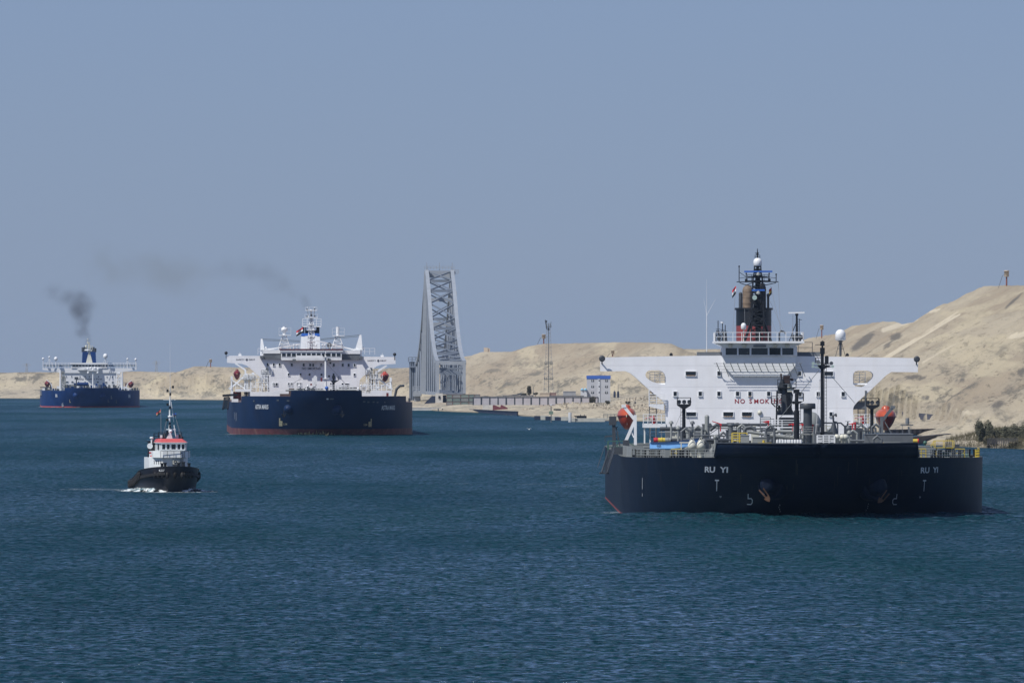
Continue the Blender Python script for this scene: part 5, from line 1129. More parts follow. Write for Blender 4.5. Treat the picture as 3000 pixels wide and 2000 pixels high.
a = C3.L(zc(860,742), CW-.6); b = C3.L(zc(1350,742), CW-.6); mb = MB(); w3_ = b.x-a.x; mb.zprism([(a.x, CW-.02), (a.x+w3_*.3, CW-4.2), (a.x+w3_*.68, CW-4.2), (b.x, CW-.02)], a.z-.05, a.z+.5); C3.o("bridge_front_gallery", mb, FW3)
for x_, y_, ww in ((693,764,2.4),(765,763,5),(828,763,5),(905,764,2.4),(990,765,2.4),(1050,766,2.4),(1290,768,2.4),(1455,770,5),(1512,770,5),(690,858,2.2),(782,858,2.2),(930,860,2.2),(1022,862,2.2),(1097,866,2.2),(1260,864,2.2),(1407,864,2.2),(1500,866,2.2),(700,955,8),(795,955,5.5),(903,957,2.2),(1020,957,2.4),(1245,960,5),(1393,963,5.5),(1510,963,5.5)): window(C3, zc(x_,y_), ww, 3.8, CW, hsC, FW3, GLASSB, proud=.15)
wall_text(C3, "Safety Comes First", zc(855,908), zc(1325,908), 6.2, CW-.1, TXTDK, hsC, .01)
FC = 236; t = empty("funnel", (0, 0, 0)); t.parent = C3.root; q3 = lambda x, y, ly=FC: C3.L(zc(x,y), ly)
mb = MB(); quadtower(mb, q3(960,610).x, q3(1220,610).x, zrC-4, q3(975,430).x, q3(1207,430).x, q3(0,425).z, FC-4, FC+5, FC-3.5, FC+4.5); mb.build("blue_casing", HULL3, t)
for x_, t_ in ((985,345),(1010,370),(1025,330),(1165,340),(1195,360),(1145,350)): mb = MB(); mb.tube(q3(x_,430), q3(x_,t_), .75, n=10); mb.build("exhaust_pipe", DGREY, t)
t = empty("radar_mast", (0, 0, 0)); t.parent = C3.root; MC = CW+2; q3 = lambda x, y, ly=MC: C3.L(zc(x,y), ly); c = q3(1095,615)
mb = MB(); quadtower(mb, c.x-1.6, c.x+1.6, zrC, q3(1083,430).x, q3(1108,430).x, q3(0,430).z, MC-.6, MC+.6, MC-.4, MC+.4); mb.add([(q3(1035,620).x, MC, zrC), (c.x, MC, zrC), (q3(1090,540).x, MC, q3(0,540).z)], [(0,1,2)]); mb.build("mast_column", CREAM, t)
mb = MB(); a, b = q3(1035,385), q3(1152,385); mb.prism([(a.x, a.z), (b.x, a.z), (q3(1120,0).x, q3(0,425).z), (q3(1075,0).x, q3(0,425).z)], MC-1, MC+1); mb.rail([(a.x, MC-1, a.z), (b.x, MC-1, a.z)], 1.8, 1.0, .1, 2); mb.tube(q3(1082,385), q3(1082,260), .25); mb.tube(q3(1097,385), q3(1097,255), .22); mb.cbox(q3(1068,265), (.9, .6, .9)); mb.tube(q3(1067,265), q3(1067,200), .12); mb.ball(q3(1067,203), .35, 6, 4); mb.ball(q3(1038,328), .6, 8, 5); mb.build("mast_platform", CREAM, t)
mb = MB(); mb.lathe(q3(1070,380), [(1.6, -.6), (1.7, -.2), (.3, 0)], 12); mb.build("radar_scanner", FW3, t)
for x_, y_, r2 in ((505,548,.95),(1380,500,1.15),(390,518,.5),(280,548,.6),(1915,560,.6),(1770,552,.5)):
    a = C3.L(zc(x_,y_), CW-3); mb = MB(); mb.tube((a.x, a.y, zt2), (a.x, a.y, a.z), .16)
    if x_ in (390,1380,1770):
        for sx in (-1, 1): mb.bar((a.x+sx*1.9, a.y, zt2), (a.x, a.y, a.z-.4), .14)
    mb.ball(a, r2, 12, 8, 1.1); C3.o("satellite_dome", mb, FW3)
for f, lab in ((zc(354,1000), "small red lifeboat at the farthest blue tanker's left side"), (zc(1828,1008), "small red lifeboat at the farthest blue tanker's right side")):
    c = C3.L(f, CW-12); lifeboat(C3, (c.x, CW-12, c.z), 2.9, 3.1, 8, lab, MAROON, MAROON); sd = -1 if f[0] < 200 else 1
    mb = MB(); mb.bar((c.x-sd*2.2, CW-14, 7.8), (c.x-sd*2.0, CW-14, c.z), .5); mb.bar((c.x-sd*2, CW-14, c.z), (c.x+sd*.3, CW-14, c.z+2.3), .45); mb.bar((c.x-sd*2.2, CW-15, 7.8), (c.x+sd*.4, CW-15, c.z-1.4), .3); C3.o("davit", mb, FW3)
    blk(C3, (f[0]-sd*12-4, f[1]-5), (f[0]-sd*12+1, f[1]+14), CW-8, 6, mat("dull_brown_paint", (.12,.07,.07)), "side_house", 7.7)
for x_, top in ((585,745),(1678,790)):
    a = C3.L(zc(x_,1020), 150); b = C3.L(zc(x_,top), 150); mb = MB(); mb.tube((a.x, 150, 7.7), b, .55, .4, 10); C3.o("crane_post", mb, FW3)
for x_, top in ((625,790),(645,880),(1612,800),(1640,900)):
    a = C3.L(zc(x_,1020), 160); b = C3.L(zc(x_,top), 160); mb = MB(); mb.lattice((a.x, 160, 7.7), b, 2.4, 1.6, .22, 5); mb.cbox(b, (1.5, 1, 1.5)); C3.o("access_tower", mb, WHITE2 if x_ > 1000 else LGREY)
for f0, f1, ly, m_, nm in ((zc(520,1030),zc(700,1085),170,FW3,"manifold_house"),(zc(445,1085),zc(545,1105),120,FW3,"deck_locker"),(zc(1592,1035),zc(1745,1100),170,FW3,"manifold_house"),(zc(1680,1095),zc(1735,1120),140,FW3,"deck_locker"),
    (zc(700,1010),zc(775,1070),60,HULL3,"winch_housing"),(zc(822,975),zc(862,1065),50,HULL3,"vent_trunk"),(zc(925,1030),zc(980,1065),40,HULL3,"winch_housing"),(zc(1205,985),zc(1240,1060),60,HULL3,"vent_trunk"),(zc(1330,970),zc(1368,1060),80,HULL3,"vent_trunk"),(zc(1360,1005),zc(1400,1060),80,HULL3,"winch_housing"),(zc(780,1000),zc(815,1060),55,LGREY,"deck_locker")): blk(C3, f0, f1, ly, 2.5, m_, nm, 7.7)
a, b = C3.L(zc(880,998), 90), C3.L(zc(1080,995), 90); mb = MB(); mb.path([a, b], .9, 10); mb.path([(a.x, 90, a.z-2), (b.x, 90, b.z-2)], .4, 8); mb.bar(a, (a.x, 90, 7.7), .4); mb.bar(b, (b.x, 90, 7.7), .4); C3.o("cargo_pipe", mb, HULL3)
a, b = C3.L(zc(1160,1040), 20), C3.L(zc(1160,760), 20); mb = MB(); mb.tube((a.x, 20, 8), b, .42, .3, 10); mb.box(b.x-2.6, b.x+2.6, 19, 21, b.z+.0, b.z+.4)
for sx, dz in ((-2.4,.9),(2.4,.9),(-2.2,-.9),(2.2,-.9),(-1,1.3),(1,1.3),(0,.5)): mb.ball((b.x+sx, 19.5, b.z+dz), .6, 8, 5)
C3.o("foremast", mb, FW3)
a, b = C3.L(zc(868,1050), 40), C3.L(zc(868,890), 40); mb = MB(); mb.tube((a.x, 40, 8), b, .3, .25); mb.cbox(b, (1.8, 1, 1.2)); C3.o("light_mast", mb, DGREY)
rg = random.Random(5)
for i in range(40):
    x_ = 290+i*42.5; side = -1 if x_ < 1130 else 1; ly = 8+abs(x_-1130)/860*50; c = C3.L(zc(x_, 1100), ly); z0 = 9.1 if 660 < x_ < 1620 else 7.8
    h = rg.uniform(.6, 1.6); mb = MB(); mb.box(c.x-rg.uniform(.2,.7), c.x+rg.uniform(.2,.7), ly, ly+1, z0, z0+h); mb.bar((c.x+.9, ly, z0), (c.x+.9, ly, z0+h*.8), .2); C3.o("deck_fitting", mb, (HULL3, DGREY, DGREY, MGREY)[i % 4] if i % 7 else WHITE2)
a = C3.L(zc(262,1090), 60); b = C3.L(zc(250,1205), 58); mb = MB(); mb.bar(a, b, 1.4, .8); mb.bar(a+Vector((-1, 0, 1)), a+Vector((4, 0, 1)), .5); C3.o("accommodation_ladder", mb, DGREY)
# ================================================================= tugboat
zt = lambda x, y: (340+x/4.127, 1080+y/4.126)
T = Ship("tugboat", -48.85, 1237.0, 0.15, "small black hulled tug with white wheelhouse and red roof steaming at the left")
T.ztmax = 3.9; T.form(4.35, 9.5, 27.0, 1.6); T.stern = 7
def t_samples(z):
    ys = T.ystem(z, T.ztmax); out = [ys+(T.Le-ys)*(1-math.cos(math.pi/2*i/16)) for i in range(17)]
    return out+[T.Le+(20-T.Le)*i/8 for i in range(1, 9)]+[20+7*i/8 for i in range(1, 9)]
T.samples = t_samples
def t_hb(y, z, zt_=None):
    ys = T.ystem(z, 3.9)
    if y <= ys: return 0.0
    t = min(1, (y-ys)/(T.Le-ys)); h = T.b*(1-(1-t)**2.2)**(1/2.2)*(1-.16*max(0, 1-z/3.0)*(1-min(1, y/22)))
    if y > 19: u = min(1, (y-19)/8); h *= (max(0, 1-u**2.6))**.5*.98+.02
    return h
T.hb = t_hb
def t_top(y): return 3.75-.9*min(1, y/10)-1.15*max(0, min(1, (y-9)/9))
TH = mat("tug_black_paint", (.010,.012,.020), .45, var=.3, scale=.8, streak=((.06,.05,.05), .35))
mb = MB(); T.shell(mb, lambda y: -1.0, t_top, 8); T.o("hull", mb, TH)
mb = MB()
for c in range(len(t_samples(1))-1):
    for sg in (-1, 1):
        qq = []
        for cc in (c, c+1):
            y = t_samples(2)[cc]; z = t_top(y)-1.0; qq.append((sg*(T.hb(y, z)+.1), t_samples(z)[cc]-.08, z))
        mb.bar(qq[0], qq[1], .32, .38)
T.o("rubbing_strake", mb, RUBBER)
dk, P = deck_of(T, lambda y: t_top(y)-.75); T.o("deck", dk, DECKM)
mb = MB()
for c in range(len(t_samples(1))-1):
    for sg in (-1, 1):
        qq = [(sg*(T.hb(t_samples(t_top(t_samples(3)[cc]))[cc], 3)-.02), t_samples(3)[cc], t_top(t_samples(3)[cc])+.02) for cc in (c, c+1)]; mb.bar(qq[0], qq[1], .22, .1)
T.o("bulwark_cap", mb, BLACK)
for i in range(13):
    y = 7.5+i*1.35; z = t_top(y)-.75; 
    for sg in (-1, 1):
        if sg > 0 and i > 4: continue
        x = sg*(T.hb(y, z)+.22); mb = MB(); n = 12
        for j in range(n):
            a0, a1 = 2*math.pi*j/n, 2*math.pi*(j+1)/n; mb.tube((x, y+.42*math.cos(a0), z+.42*math.sin(a0)), (x, y+.42*math.cos(a1), z+.42*math.sin(a1)), .17, n=6)
        T.o("tyre_fender", mb, RUBBER)
for j in range(14):
    mb = MB(); a0 = -1+2*j/13; y = .0+T.Le*(1-math.cos(math.asin(min(1, abs(a0)*.62)))) ; x = (1 if a0 > 0 else -1)*T.hb(y+.05, 2.6); mb.ball((x, y-.15, 2.45), .3, 8, 5, 1.6); T.o("bow_fender", mb, RUBBER)
# name on the bow in white strokes
v, fc = text_mesh("LAFALETTE", .27, .015); k = .95/(max(p[0] for p in v)-min(p[0] for p in v)); 
v, fc = strokes([[(-.42,-.02),(-.3,-.1),(-.12,-.08),(.0,-.1),(.12,-.06),(.3,-.08),(.42,0),(.42,.16)], [(.02,-.08),(.06,.18)], [(.2,-.06),(.25,.14)], [(-.42,0),(-.36,.12),(-.28,-.04)], [(-.25,.12),(-.18,.12)]], .07); T.o("ship_name", T.paint(MB(), v, fc, -1, zt(552,1228), .06), NAMEW)
v, fc = text_mesh("LAFIALET", .17, .012); k = .85/(max(p[0] for p in v)-min(p[0] for p in v)); T.o("ship_name", T.paint(MB(), [(p[0]*k, p[1]) for p in v], fc, -1, zt(548,1258), .06), NAMEW)
# superstructure
TY = 7.5
def tl(x, y, ly=TY): return T.L(zt(x, y), ly)
TW = mat("tug_white_paint", (.70,.74,.76), .45, var=.05, scale=1.2, streak=((.42,.36,.28), .3))
a = tl(384,1190,11); b = tl(868,1072); mb = MB(); z1_ = b.z
xs = [(tl(430,0,13).x-.2, 17.5), (tl(430,0,13).x-.2, 10.5), (tl(560,0).x, TY), (tl(868,0).x, TY), (b.x, 17.5)]
xL = tl(384,0,12).x; mb.zprism([(xL, 17), (xL, 10.5), (tl(470,0,8.5).x, 8.6), (tl(560,0).x, TY), (b.x, TY), (b.x+.15, 9), (b.x+.15, 17)], 2.2, z1_); T.o("deckhouse", mb, TW)
mb = MB(); c0 = tl(455,995); c1 = tl(900,1072); mb.zprism([(c0.x, 14), (c0.x, 8.2), (tl(560,0).x, 6.9), (tl(780,0).x, 6.7), (c1.x, 8.0), (c1.x, 14)], z1_, tl(0,995).z); T.o("bridge_bulwark", mb, TW)
zb1 = tl(0,998).z; zb2 = tl(0,890).z; TH2 = 8.6
bx0, bx1 = tl(497,0,10).x, tl(858,0,10).x; f0, f1 = tl(548,0,TH2).x, tl(835,0,TH2).x
mb = MB(); mb.zprism([(bx0, 14), (bx0, 10.2), (f0, TH2), (f1, TH2), (bx1, 10.2), (bx1, 14)], zb1-.1, zb2); whT = T.o("wheelhouse", mb, mat("pale_grey_paint", (.45,.48,.50), .45))
for x0, x1 in ((557,595),(613,648),(668,723),(742,778),(793,828)): window(T, ((zt(x0,0)[0]+zt(x1,0)[0])/2, zt(0,942)[1]), (x1-x0)/4.127, 62/4.126, TH2, whT, TW, GLASS, proud=.05)
for x0, x1 in ((504,515),(528,540)): 
    aa, bb = tl(x0,910,9.5), tl(x1,975,9.3); mb = MB(); mb.box(aa.x, bb.x, 9.4, 9.8, bb.z, aa.z); mb.build("window", GLASS, whT)
mb = MB(); zr0 = zb2; zr1 = tl(0,846).z
l0, r0, l1, r1 = bx0-.15, bx1+.1, tl(530,0,9).x, tl(812,0,9).x
vs = [(l0, 14.2, zr0), (l0, 10.1, zr0), (f0-.1, TH2-.25, zr0), (f1+.1, TH2-.25, zr0), (r0, 10.1, zr0), (r0, 14.2, zr0), (l1, 13.6, zr1), (l1, 10.4, zr1), (l1+.3, 9.2, zr1), (r1-.2, 9.2, zr1), (r1, 10.4, zr1), (r1, 13.6, zr1)]
mb.add(vs, [(5,4,3,2,1,0), (6,7,8,9,10,11)]+[(i, (i+1) % 6, 6+(i+1) % 6, 6+i) for i in range(6)]); T.o("red_roof", mb, mat("coral_red_roof_paint", (.50,.09,.09), .45)); mb = MB(); mb.zprism([(l0-.05, 14.3), (l0-.05, 10), (f0-.15, TH2-.35), (f1+.15, TH2-.35), (r0+.05, 10), (r0+.05, 14.3)], zr0-.09, zr0-.01); T.o("roof_edge", mb, TW)
# rails, ladder, AC unit and stack
mb = MB(); mb.ladder(tl(797,1180,7.4), tl(797,1000,6.6), .3, .05, .3); T.o("ladder", mb, DGREY)
mb = MB(); mb.rail([tl(540,1070,6.6), tl(780,1070,6.5), tl(880,1070,7.8)], .95, 1.1, .035, 1); T.o("railing", mb, MGREY)
c = tl(723,1123,7.2); mb = MB(); mb.cbox(c, (.95, .45, .66)); ac = T.o("air_conditioner", mb, CREAM); mb = MB(); mb.lathe((c.x-.12, 6.93, c.z), [(.25, 0), (.25, .05)], 16, 'y'); mb.build("fan_grille", DGREY, ac); mb = MB(); mb.lathe((c.x-.12, 6.88, c.z), [(.09, 0), (.09, .04)], 10, 'y'); mb.build("fan_hub", CREAM, ac); mb = MB(); mb.box(c.x-.45, c.x+.5, 6.9, 7.5, c.z-.62, c.z-.36); mb.build("bracket", DGREY, ac)
for i in range(4): c = tl(455+i*26,1128,9.0-.35*i); mb = MB(); mb.bar(c+Vector((-.1, -.3, .22)), c+Vector((.05, -.3, .22)), .06); mb.bar(c+Vector((.05, -.3, .25)), c+Vector((.05, -.3, -.28)), .07); T.o("wall_bracket", mb, DGREY)
mb = MB(); cb, ct = tl(455,1000,14), tl(452,880,14); mb.tube((cb.x, 14, 4.5), ct, .95, .8, 16); mb.box(ct.x-1.1, ct.x+1.2, 13, 15, ct.z, ct.z+.1); T.o("funnel", mb, BLACK)
c = tl(410,932,12.6); mb = MB(); mb.lathe((c.x, c.y, c.z), [(.42, 0), (.36, .08), (.05, .14)], 16, 'y'); T.o("radar_dish", mb, TW); c = tl(430,835,13); mb = MB(); mb.tube(c, c+Vector((0, 0, -.8)), .12); mb.ball(c, .3, 10, 6, .6); T.o("searchlight", mb, TW)
mb = MB()
for k_ in range(4): 
    c = tl(412+k_*13,1015+(k_%2)*38,10.4); mb.lathe((c.x, c.y, c.z), [(.08,0),(.15,.05),(.08,.1)], 10, 'y')
T.o("life_rings", mb, REDP)
mb = MB(); zz = zr1; aa = tl(458,800,12); mb.rail([(aa.x, 12, zb2+.2), (aa.x+2.0, 12, zb2+.2)], aa.z-zb2, .7, .06, 3); mb.rail([(l1, 11, zz), (r1, 11, zz)], .9, .9, .05, 2); T.o("roof_railing", mb, BLACK)
for x_, y_, m_ in ((545,815,TW),(740,810,TW),(590,800,BLACK),(800,835,BLACK),(620,765,BLACK),(575,815,BLACK),(770,800,BLACK)): c = tl(x_,y_,11); mb = MB(); mb.tube((c.x, c.y, zz), c, .1); mb.cbox(c, (.3, .3, .35)); T.o("roof_fitting", mb, m_)
for f in ((565,1165),(603,1160),(765,1160),(892,1165),(825,1150)): c = tl(f[0],f[1],5); mb = MB(); mb.tube((c.x-.12, 5, 2.6), (c.x-.12, 5, c.z+.25), .2, n=10); mb.lathe((c.x-.12, 5, c.z+.2), [(.28, 0), (.28, .12)], 10); T.o("mooring_bollard", mb, BLACK)
# mast
t = empty("mast", (0, 0, 0)); t.parent = T.root; TM = 10.5
a = tl(645,840,TM); b = tl(652,372,TM); c = tl(655,210,TM); d_ = tl(652,-300,TM)
mb = MB(); mb.tube((a.x, TM, zz), b, .15, .1, 8); mb.tube(b, c, .07, .05); mb.tube(c, d_, .025, .012)
mb.bar(tl(725,842,TM), tl(700,680,TM), .12); mb.bar(tl(697,640,TM), tl(665,395,TM), .08); mb.bar(tl(605,732,TM), tl(720,732,TM), .13); mb.bar(tl(573,375,TM), tl(718,375,TM), .07)
mb.prism([(tl(610,840,TM).x, zz), (tl(680,840,TM).x, zz), (tl(665,770,TM).x, tl(0,765,TM).z), (tl(645,780,TM).x, tl(0,770,TM).z)], TM-.2, TM+.2); mb.lathe(tl(655,575,TM), [(.3, -.12), (.38, 0), (.3, .1)], 12); mb.build("mast_pole", TW, t)
for x_, y_ in ((688,220),(622,265),(656,307),(622,432),(653,470),(617,615),(650,660),(618,765),(652,700)): cc = tl(x_,y_,TM-.2); mb = MB(); mb.cbox(cc, (.26, .26, .38)); mb.bar(cc, (tl(652,0,TM).x, TM, cc.z-.12), .05); mb.build("mast_light", BLACK, t)
mb = MB(); mb.ball(tl(662,752,TM-.5), .24); mb.build("radar_dome", TW, t)
mb = MB()
for p_, r_ in (((610,620),(560,830)),((610,620),(585,830)),((665,440),(745,660)),((745,660),(790,830)),((715,560),(770,800))): mb.bar(tl(*p_, TM), tl(*r_, TM), .03)
mb.build("rigging", WIRE, t)
cc = tl(538,496,TM+8); mb = MB(); mb.tube((cc.x+.1, cc.y, 2), (cc.x+.05, cc.y, cc.z+.2), .035); T.o("flagstaff", mb, WIRE)
flag(T, tuple(cc), .62, .55, [REDP, mat("tan_cloth", (.35,.25,.15)), BLACK], "small red tan black flag flying left of the tug's mast", droop=.75)
cc = tl(727,533,TM+1); flag(T, tuple(cc), .5, .45, [BLUEP, BLACK], "tiny dark blue flag on the tug's right stay", droop=.3)

# ================================================================= swing bridge
BM = mat("bridge_steel_paint", (.29,.32,.36), .5, var=.07, scale=.3)
BMD = mat("bridge_bracing_paint", (.17,.20,.25), .5, var=.08, scale=.3)
zq = lambda x, y: (1160+x/3.266, 750+y/3.266)
# axis: front end Y 4010, pylon Y 4165, rear end Y 4315
def cxy(t):     # t metres from pylon along the axis, negative towards the camera
    return (-35.4-0.043*t, 4165+t)
br = empty("swing_bridge", (-34.6, 4165, 0), 0, "open railway swing bridge of grey steel trusses lying along the bank", "bridge")
def bl(x, y, z): return (x+34.6, y-4165, z)
profF = [(0,1.0),(.12,.865),(.23,.715),(.36,.49),(.545,.25),(.68,.13),(.77,.07),(.88,.025),(1,0)]
def prof(u): return float(np.interp(abs(u), [p[0] for p in profF], [p[1] for p in profF]))
ZL, ZE, ZT_ = 6.4, 21.0, 65.6; LF, LR = 158.0, 150.0; BWd = 6.2
def ztopb(t): u = t/(-LF) if t < 0 else t/LR; return ZE+(ZT_-ZE)*prof(u)
NP = 11
ts = [-LF+LF*i/NP for i in range(NP+1)]+[LR*i/NP for i in range(1, NP+1)]
for sg, nm in ((-1, 'side_truss'), (1, 'side_truss')):
    off = lambda t: BWd*(1-.0*abs(t)/150)
    pts_t = [bl(cxy(t)[0]+sg*(off(t)+(.0)), cxy(t)[1], ztopb(t)) for t in ts]; pts_b = [bl(cxy(t)[0]+sg*off(t), cxy(t)[1], ZL) for t in ts]
    ch = MB(); cl_ = MB()
    for i in range(len(ts)-1): ch.bar(pts_t[i], pts_t[i+1], 1.75, 1.9); cl_.bar(pts_b[i], pts_b[i+1], 1.2, 1.6)
    st = empty("side_truss", (0, 0, 0)); st.parent = br
    ch.build("upper_chord", BM, st); cl_.build("lower_chord", BM, st)
    dg_ = MB()
    for i, t in enumerate(ts):
        pb_ = (pts_b[i][0]+(sg*1.8 if t == 0 else 0), pts_b[i][1], pts_b[i][2]); vt = MB(); vt.bar(pb_, pts_t[i], 2.6 if t == 0 else (1.4 if t in (-LF, LR) else .62), 2.2 if t in (0, -LF, LR) else 1.1); vt.build("vertical", BM, st)
        if i < len(ts)-1:
            if i % 2: dg_.bar(pts_b[i], pts_t[i+1], .8)
            else: dg_.bar(pts_t[i], pts_b[i+1], .8)
    dg_.build("diagonal_bracing", BMD, st)
mb = MB()
for i in range(len(ts)-1):
    t0, t1 = ts[i], ts[i+1]; P_ = {}
    for sg in (-1, 1):
        for tt in (t0, t1): P_[sg, tt] = bl(cxy(tt)[0]+sg*BWd, cxy(tt)[1], ztopb(tt))
    bw_ = .62 if t0 < 0 else .45; mb.bar(P_[-1, t0], P_[1, t1], bw_); mb.bar(P_[1, t0], P_[-1, t1], bw_)
    if i % 3 == 0: mb.bar(P_[-1, t0], P_[1, t0], .6, 1.3)
mb.build("top_bracing", BMD, br)
# cross frames inside, portals at the ends
mb = MB()
for tt in (-LF, LR): 
    c = cxy(tt); mb.box(*[v_ for v_ in (c[0]-BWd-.9+34.6, c[0]+BWd+.9+34.6, c[1]-.6-4165, c[1]+.6-4165, ztopb(tt)-1.1, ztopb(tt)+.6)]); mb.build("end_portal", BM, br); mb = MB()
c = cxy(0); mb.box(c[0]-BWd+34.6, c[0]+BWd+34.6, -1, 1, ZT_-3.2, ZT_+.3); mb.build("top_portal", BM, br); mb = MB(); mb.rail([bl(c[0]-BWd-1, 4164, ZT_+1.0), bl(c[0]+BWd+1, 4164, ZT_+1.0)], 1.4, 1.4, .12, 2); mb.build("top_railing", BM, br)
for z_ in (52, 40, 26): mb = MB(); mb.box(c[0]-BWd+34.6, c[0]+BWd+34.6, -.6, .6, z_-1.2, z_+.6); mb.build("cross_beam", BM, br)
for sx in (-BWd, 0, BWd): mb = MB(); mb.bar(bl(c[0]+sx, 4165, ZT_+.3), bl(c[0]+sx, 4165, ZT_+4.2), .3); mb.build("lightning_rod", BM, br)
mb = MB()
mb.box(c[0]+BWd+34.6, c[0]+BWd+3+34.6, -1, 1, ZT_-1.2, ZT_-.9); mb.rail([bl(c[0]+BWd, 4164, ZT_-.9), bl(c[0]+BWd+3, 4164, ZT_-.9)], 1.6, 1.2, .15, 2); mb.rail([bl(c[0]+BWd, 4164, ZT_-12), bl(c[0]+BWd+2.2, 4164, ZT_-12)], 2.0, 1.2, .15, 2)
mb.build("maintenance_platforms", BM, br)
mb = MB(); 
for i in range(len(ts)-1):
    a0, a1 = cxy(ts[i]), cxy(ts[i+1]); mb.bar(bl(a0[0], a0[1], ZL), bl(a1[0], a1[1], ZL), 2*BWd, .8); mb.bar(bl(a0[0]-2, a0[1], ZL+.8), bl(a1[0]-2, a1[1], ZL+.8), .5, 1.0); mb.bar(bl(a0[0]+2, a0[1], ZL+.8), bl(a1[0]+2, a1[1], ZL+.8), .5, 1.0)
mb.build("railway_deck", BMD, br)
mb = MB()
for i in range(1, len(ts)-1, 1):
    a0 = cxy(ts[i]); mb.bar(bl(a0[0]-BWd, a0[1], ZL+8.5), bl(a0[0]-2, a0[1], ZL+11.5), .5); mb.bar(bl(a0[0]+BWd, a0[1], ZL+8.5), bl(a0[0]+2, a0[1], ZL+11.5), .5); mb.bar(bl(a0[0]-BWd, a0[1], ZL+11.8), bl(a0[0]+BWd, a0[1], ZL+11.8), .7)
mb.build("sway_bracing", BMD, br)
def wobj(name, mb, m_, label, cat, group=None):
    o = mb.build(name, m_); tag(o, label, cat, group); return o
# piers
CONC = mat("pale_concrete", (.50,.49,.46), .8, var=.12, scale=.5); CONCB = mat("blue_black_steel", (.016,.026,.055), .6, var=.2)
GRCONC = mat("grey_concrete", (.33,.35,.37), .8, var=.15, scale=.4, streak=((.2,.2,.2), .3))
p_, r_ = W(*zq(378,1312), 4000), W(*zq(448,1440), 4000); mb = MB(); mb.box(p_[0], r_[0], 3996, 4006, 1.0, p_[2]); pr_ = wobj("bridge_pier", mb, CONC, "pale concrete pier with a dark opening under the open bridge's near end", "bridge pier")
p2_, r2_ = W(*zq(406,1337), 3996), W(*zq(424,1362), 3996); mb = MB(); mb.box(p2_[0], r2_[0], 3995.6, 3996.2, r2_[2], p2_[2]); mb.build("opening", BLACK, pr_)
p_, r_ = W(*zq(262,1338), 4008), W(*zq(380,1450), 4008); mb = MB(); mb.prism([(p_[0], r_[2]), (r_[0], r_[2]), (r_[0], p_[2]), (p_[0]+4, p_[2]), (p_[0], p_[2]-4)], 4008, 4030); wobj("landing_barge", mb, CONCB, "dark blue steel block under the open bridge beside the pale pier", "steel block")
p_, r_ = W(*zq(165,1290), 4240), W(*zq(243,1340), 4240); mb = MB(); mb.box(p_[0], r_[0], 4236, 4250, r_[2], p_[2]); mb.box(p_[0]+.5, r_[0]-.5, 4238, 4248, 1, r_[2]); mb.rail([(p_[0], 4236, p_[2]), (r_[0], 4236, p_[2])], 2.2, 2, .2, 2); wobj("bridge_pier", mb, BM, "low grey pier under the open bridge's rear end", "bridge pier")
p_, r_ = W(*zq(450,1330), 4012), W(*zq(478,1445), 4012); mb = MB(); mb.box(p_[0], r_[0], 4010, 4026, r_[2], p_[2]); wobj("steel_block", mb, CONCB, "narrow dark blue block between the pale pier and the stacked crates", "steel block")
p_, r_ = W(*zq(130,1010), 4330), W(*zq(185,1290), 4330); mb = MB()
for x_ in (p_[0]+.5, (p_[0]+r_[0])/2, r_[0]-.5): mb.bar((x_, 4330, 2), (x_, 4330, p_[2]), 1.3)
mb.box(p_[0], r_[0], 4328, 4332, p_[2]-3, p_[2]-2.2); mb.rail([(p_[0]-.5, 4329, p_[2]-.2), (r_[0]+4, 4329, p_[2]-.2)], 2.4, 2, .25, 2); wobj("gantry_frame", mb, BMD, "dark grey gantry posts at the far left foot of the bridge", "gantry")
# stacked crates
cr_cols = [mat("green_grey_crate_paint", (.14,.18,.17), .6, var=.15), mat("faded_green_crate_paint", (.17,.21,.19), .6, var=.15), mat("grey_crate_paint", (.20,.21,.21), .6, var=.15)]
xs_ = [482, 541, 618, 696, 752, 806]; ysC = [1320, 1355, 1390, 1425, 1460]
rowname = ["topmost", "second row down", "third row down", "bottom row"]; colname = ["the leftmost stack", "the stack second from left", "the middle stack", "the stack second from right", "the rightmost stack"]
for ci in range(5):
    for ri in range(4):
        p_, r_ = W(*zq(xs_[ci], ysC[ri]), 3790), W(*zq(xs_[ci+1], ysC[ri+1]), 3790); c = empty("steel_crate", ((p_[0]+r_[0])/2, 3790, r_[2]), 0, f"greenish grey crate by the bridge, {rowname[ri]} of {colname[ci]}", "crate", "steel crates stacked beside the bridge")
        wd, h = r_[0]-p_[0]-.12, p_[2]-r_[2]-.12; mb = MB(); mb.box(-wd/2+.06, wd/2-.06, .06, 5, .04, h-.04); mb.build("body", cr_cols[(ci*2+ri) % 3], c)
        mb = MB()
        for x_ in (-wd/2, wd/2): mb.bar((x_, 0, 0), (x_, 0, h), .14)
        mb.bar((-wd/2, 0, h), (wd/2, 0, h), .12); mb.bar((-wd/2, 0, 0), (wd/2, 0, 0), .12); mb.build("frame", DGREY if ri % 2 else mat("rust_frame_paint", (.16,.10,.09)), c)
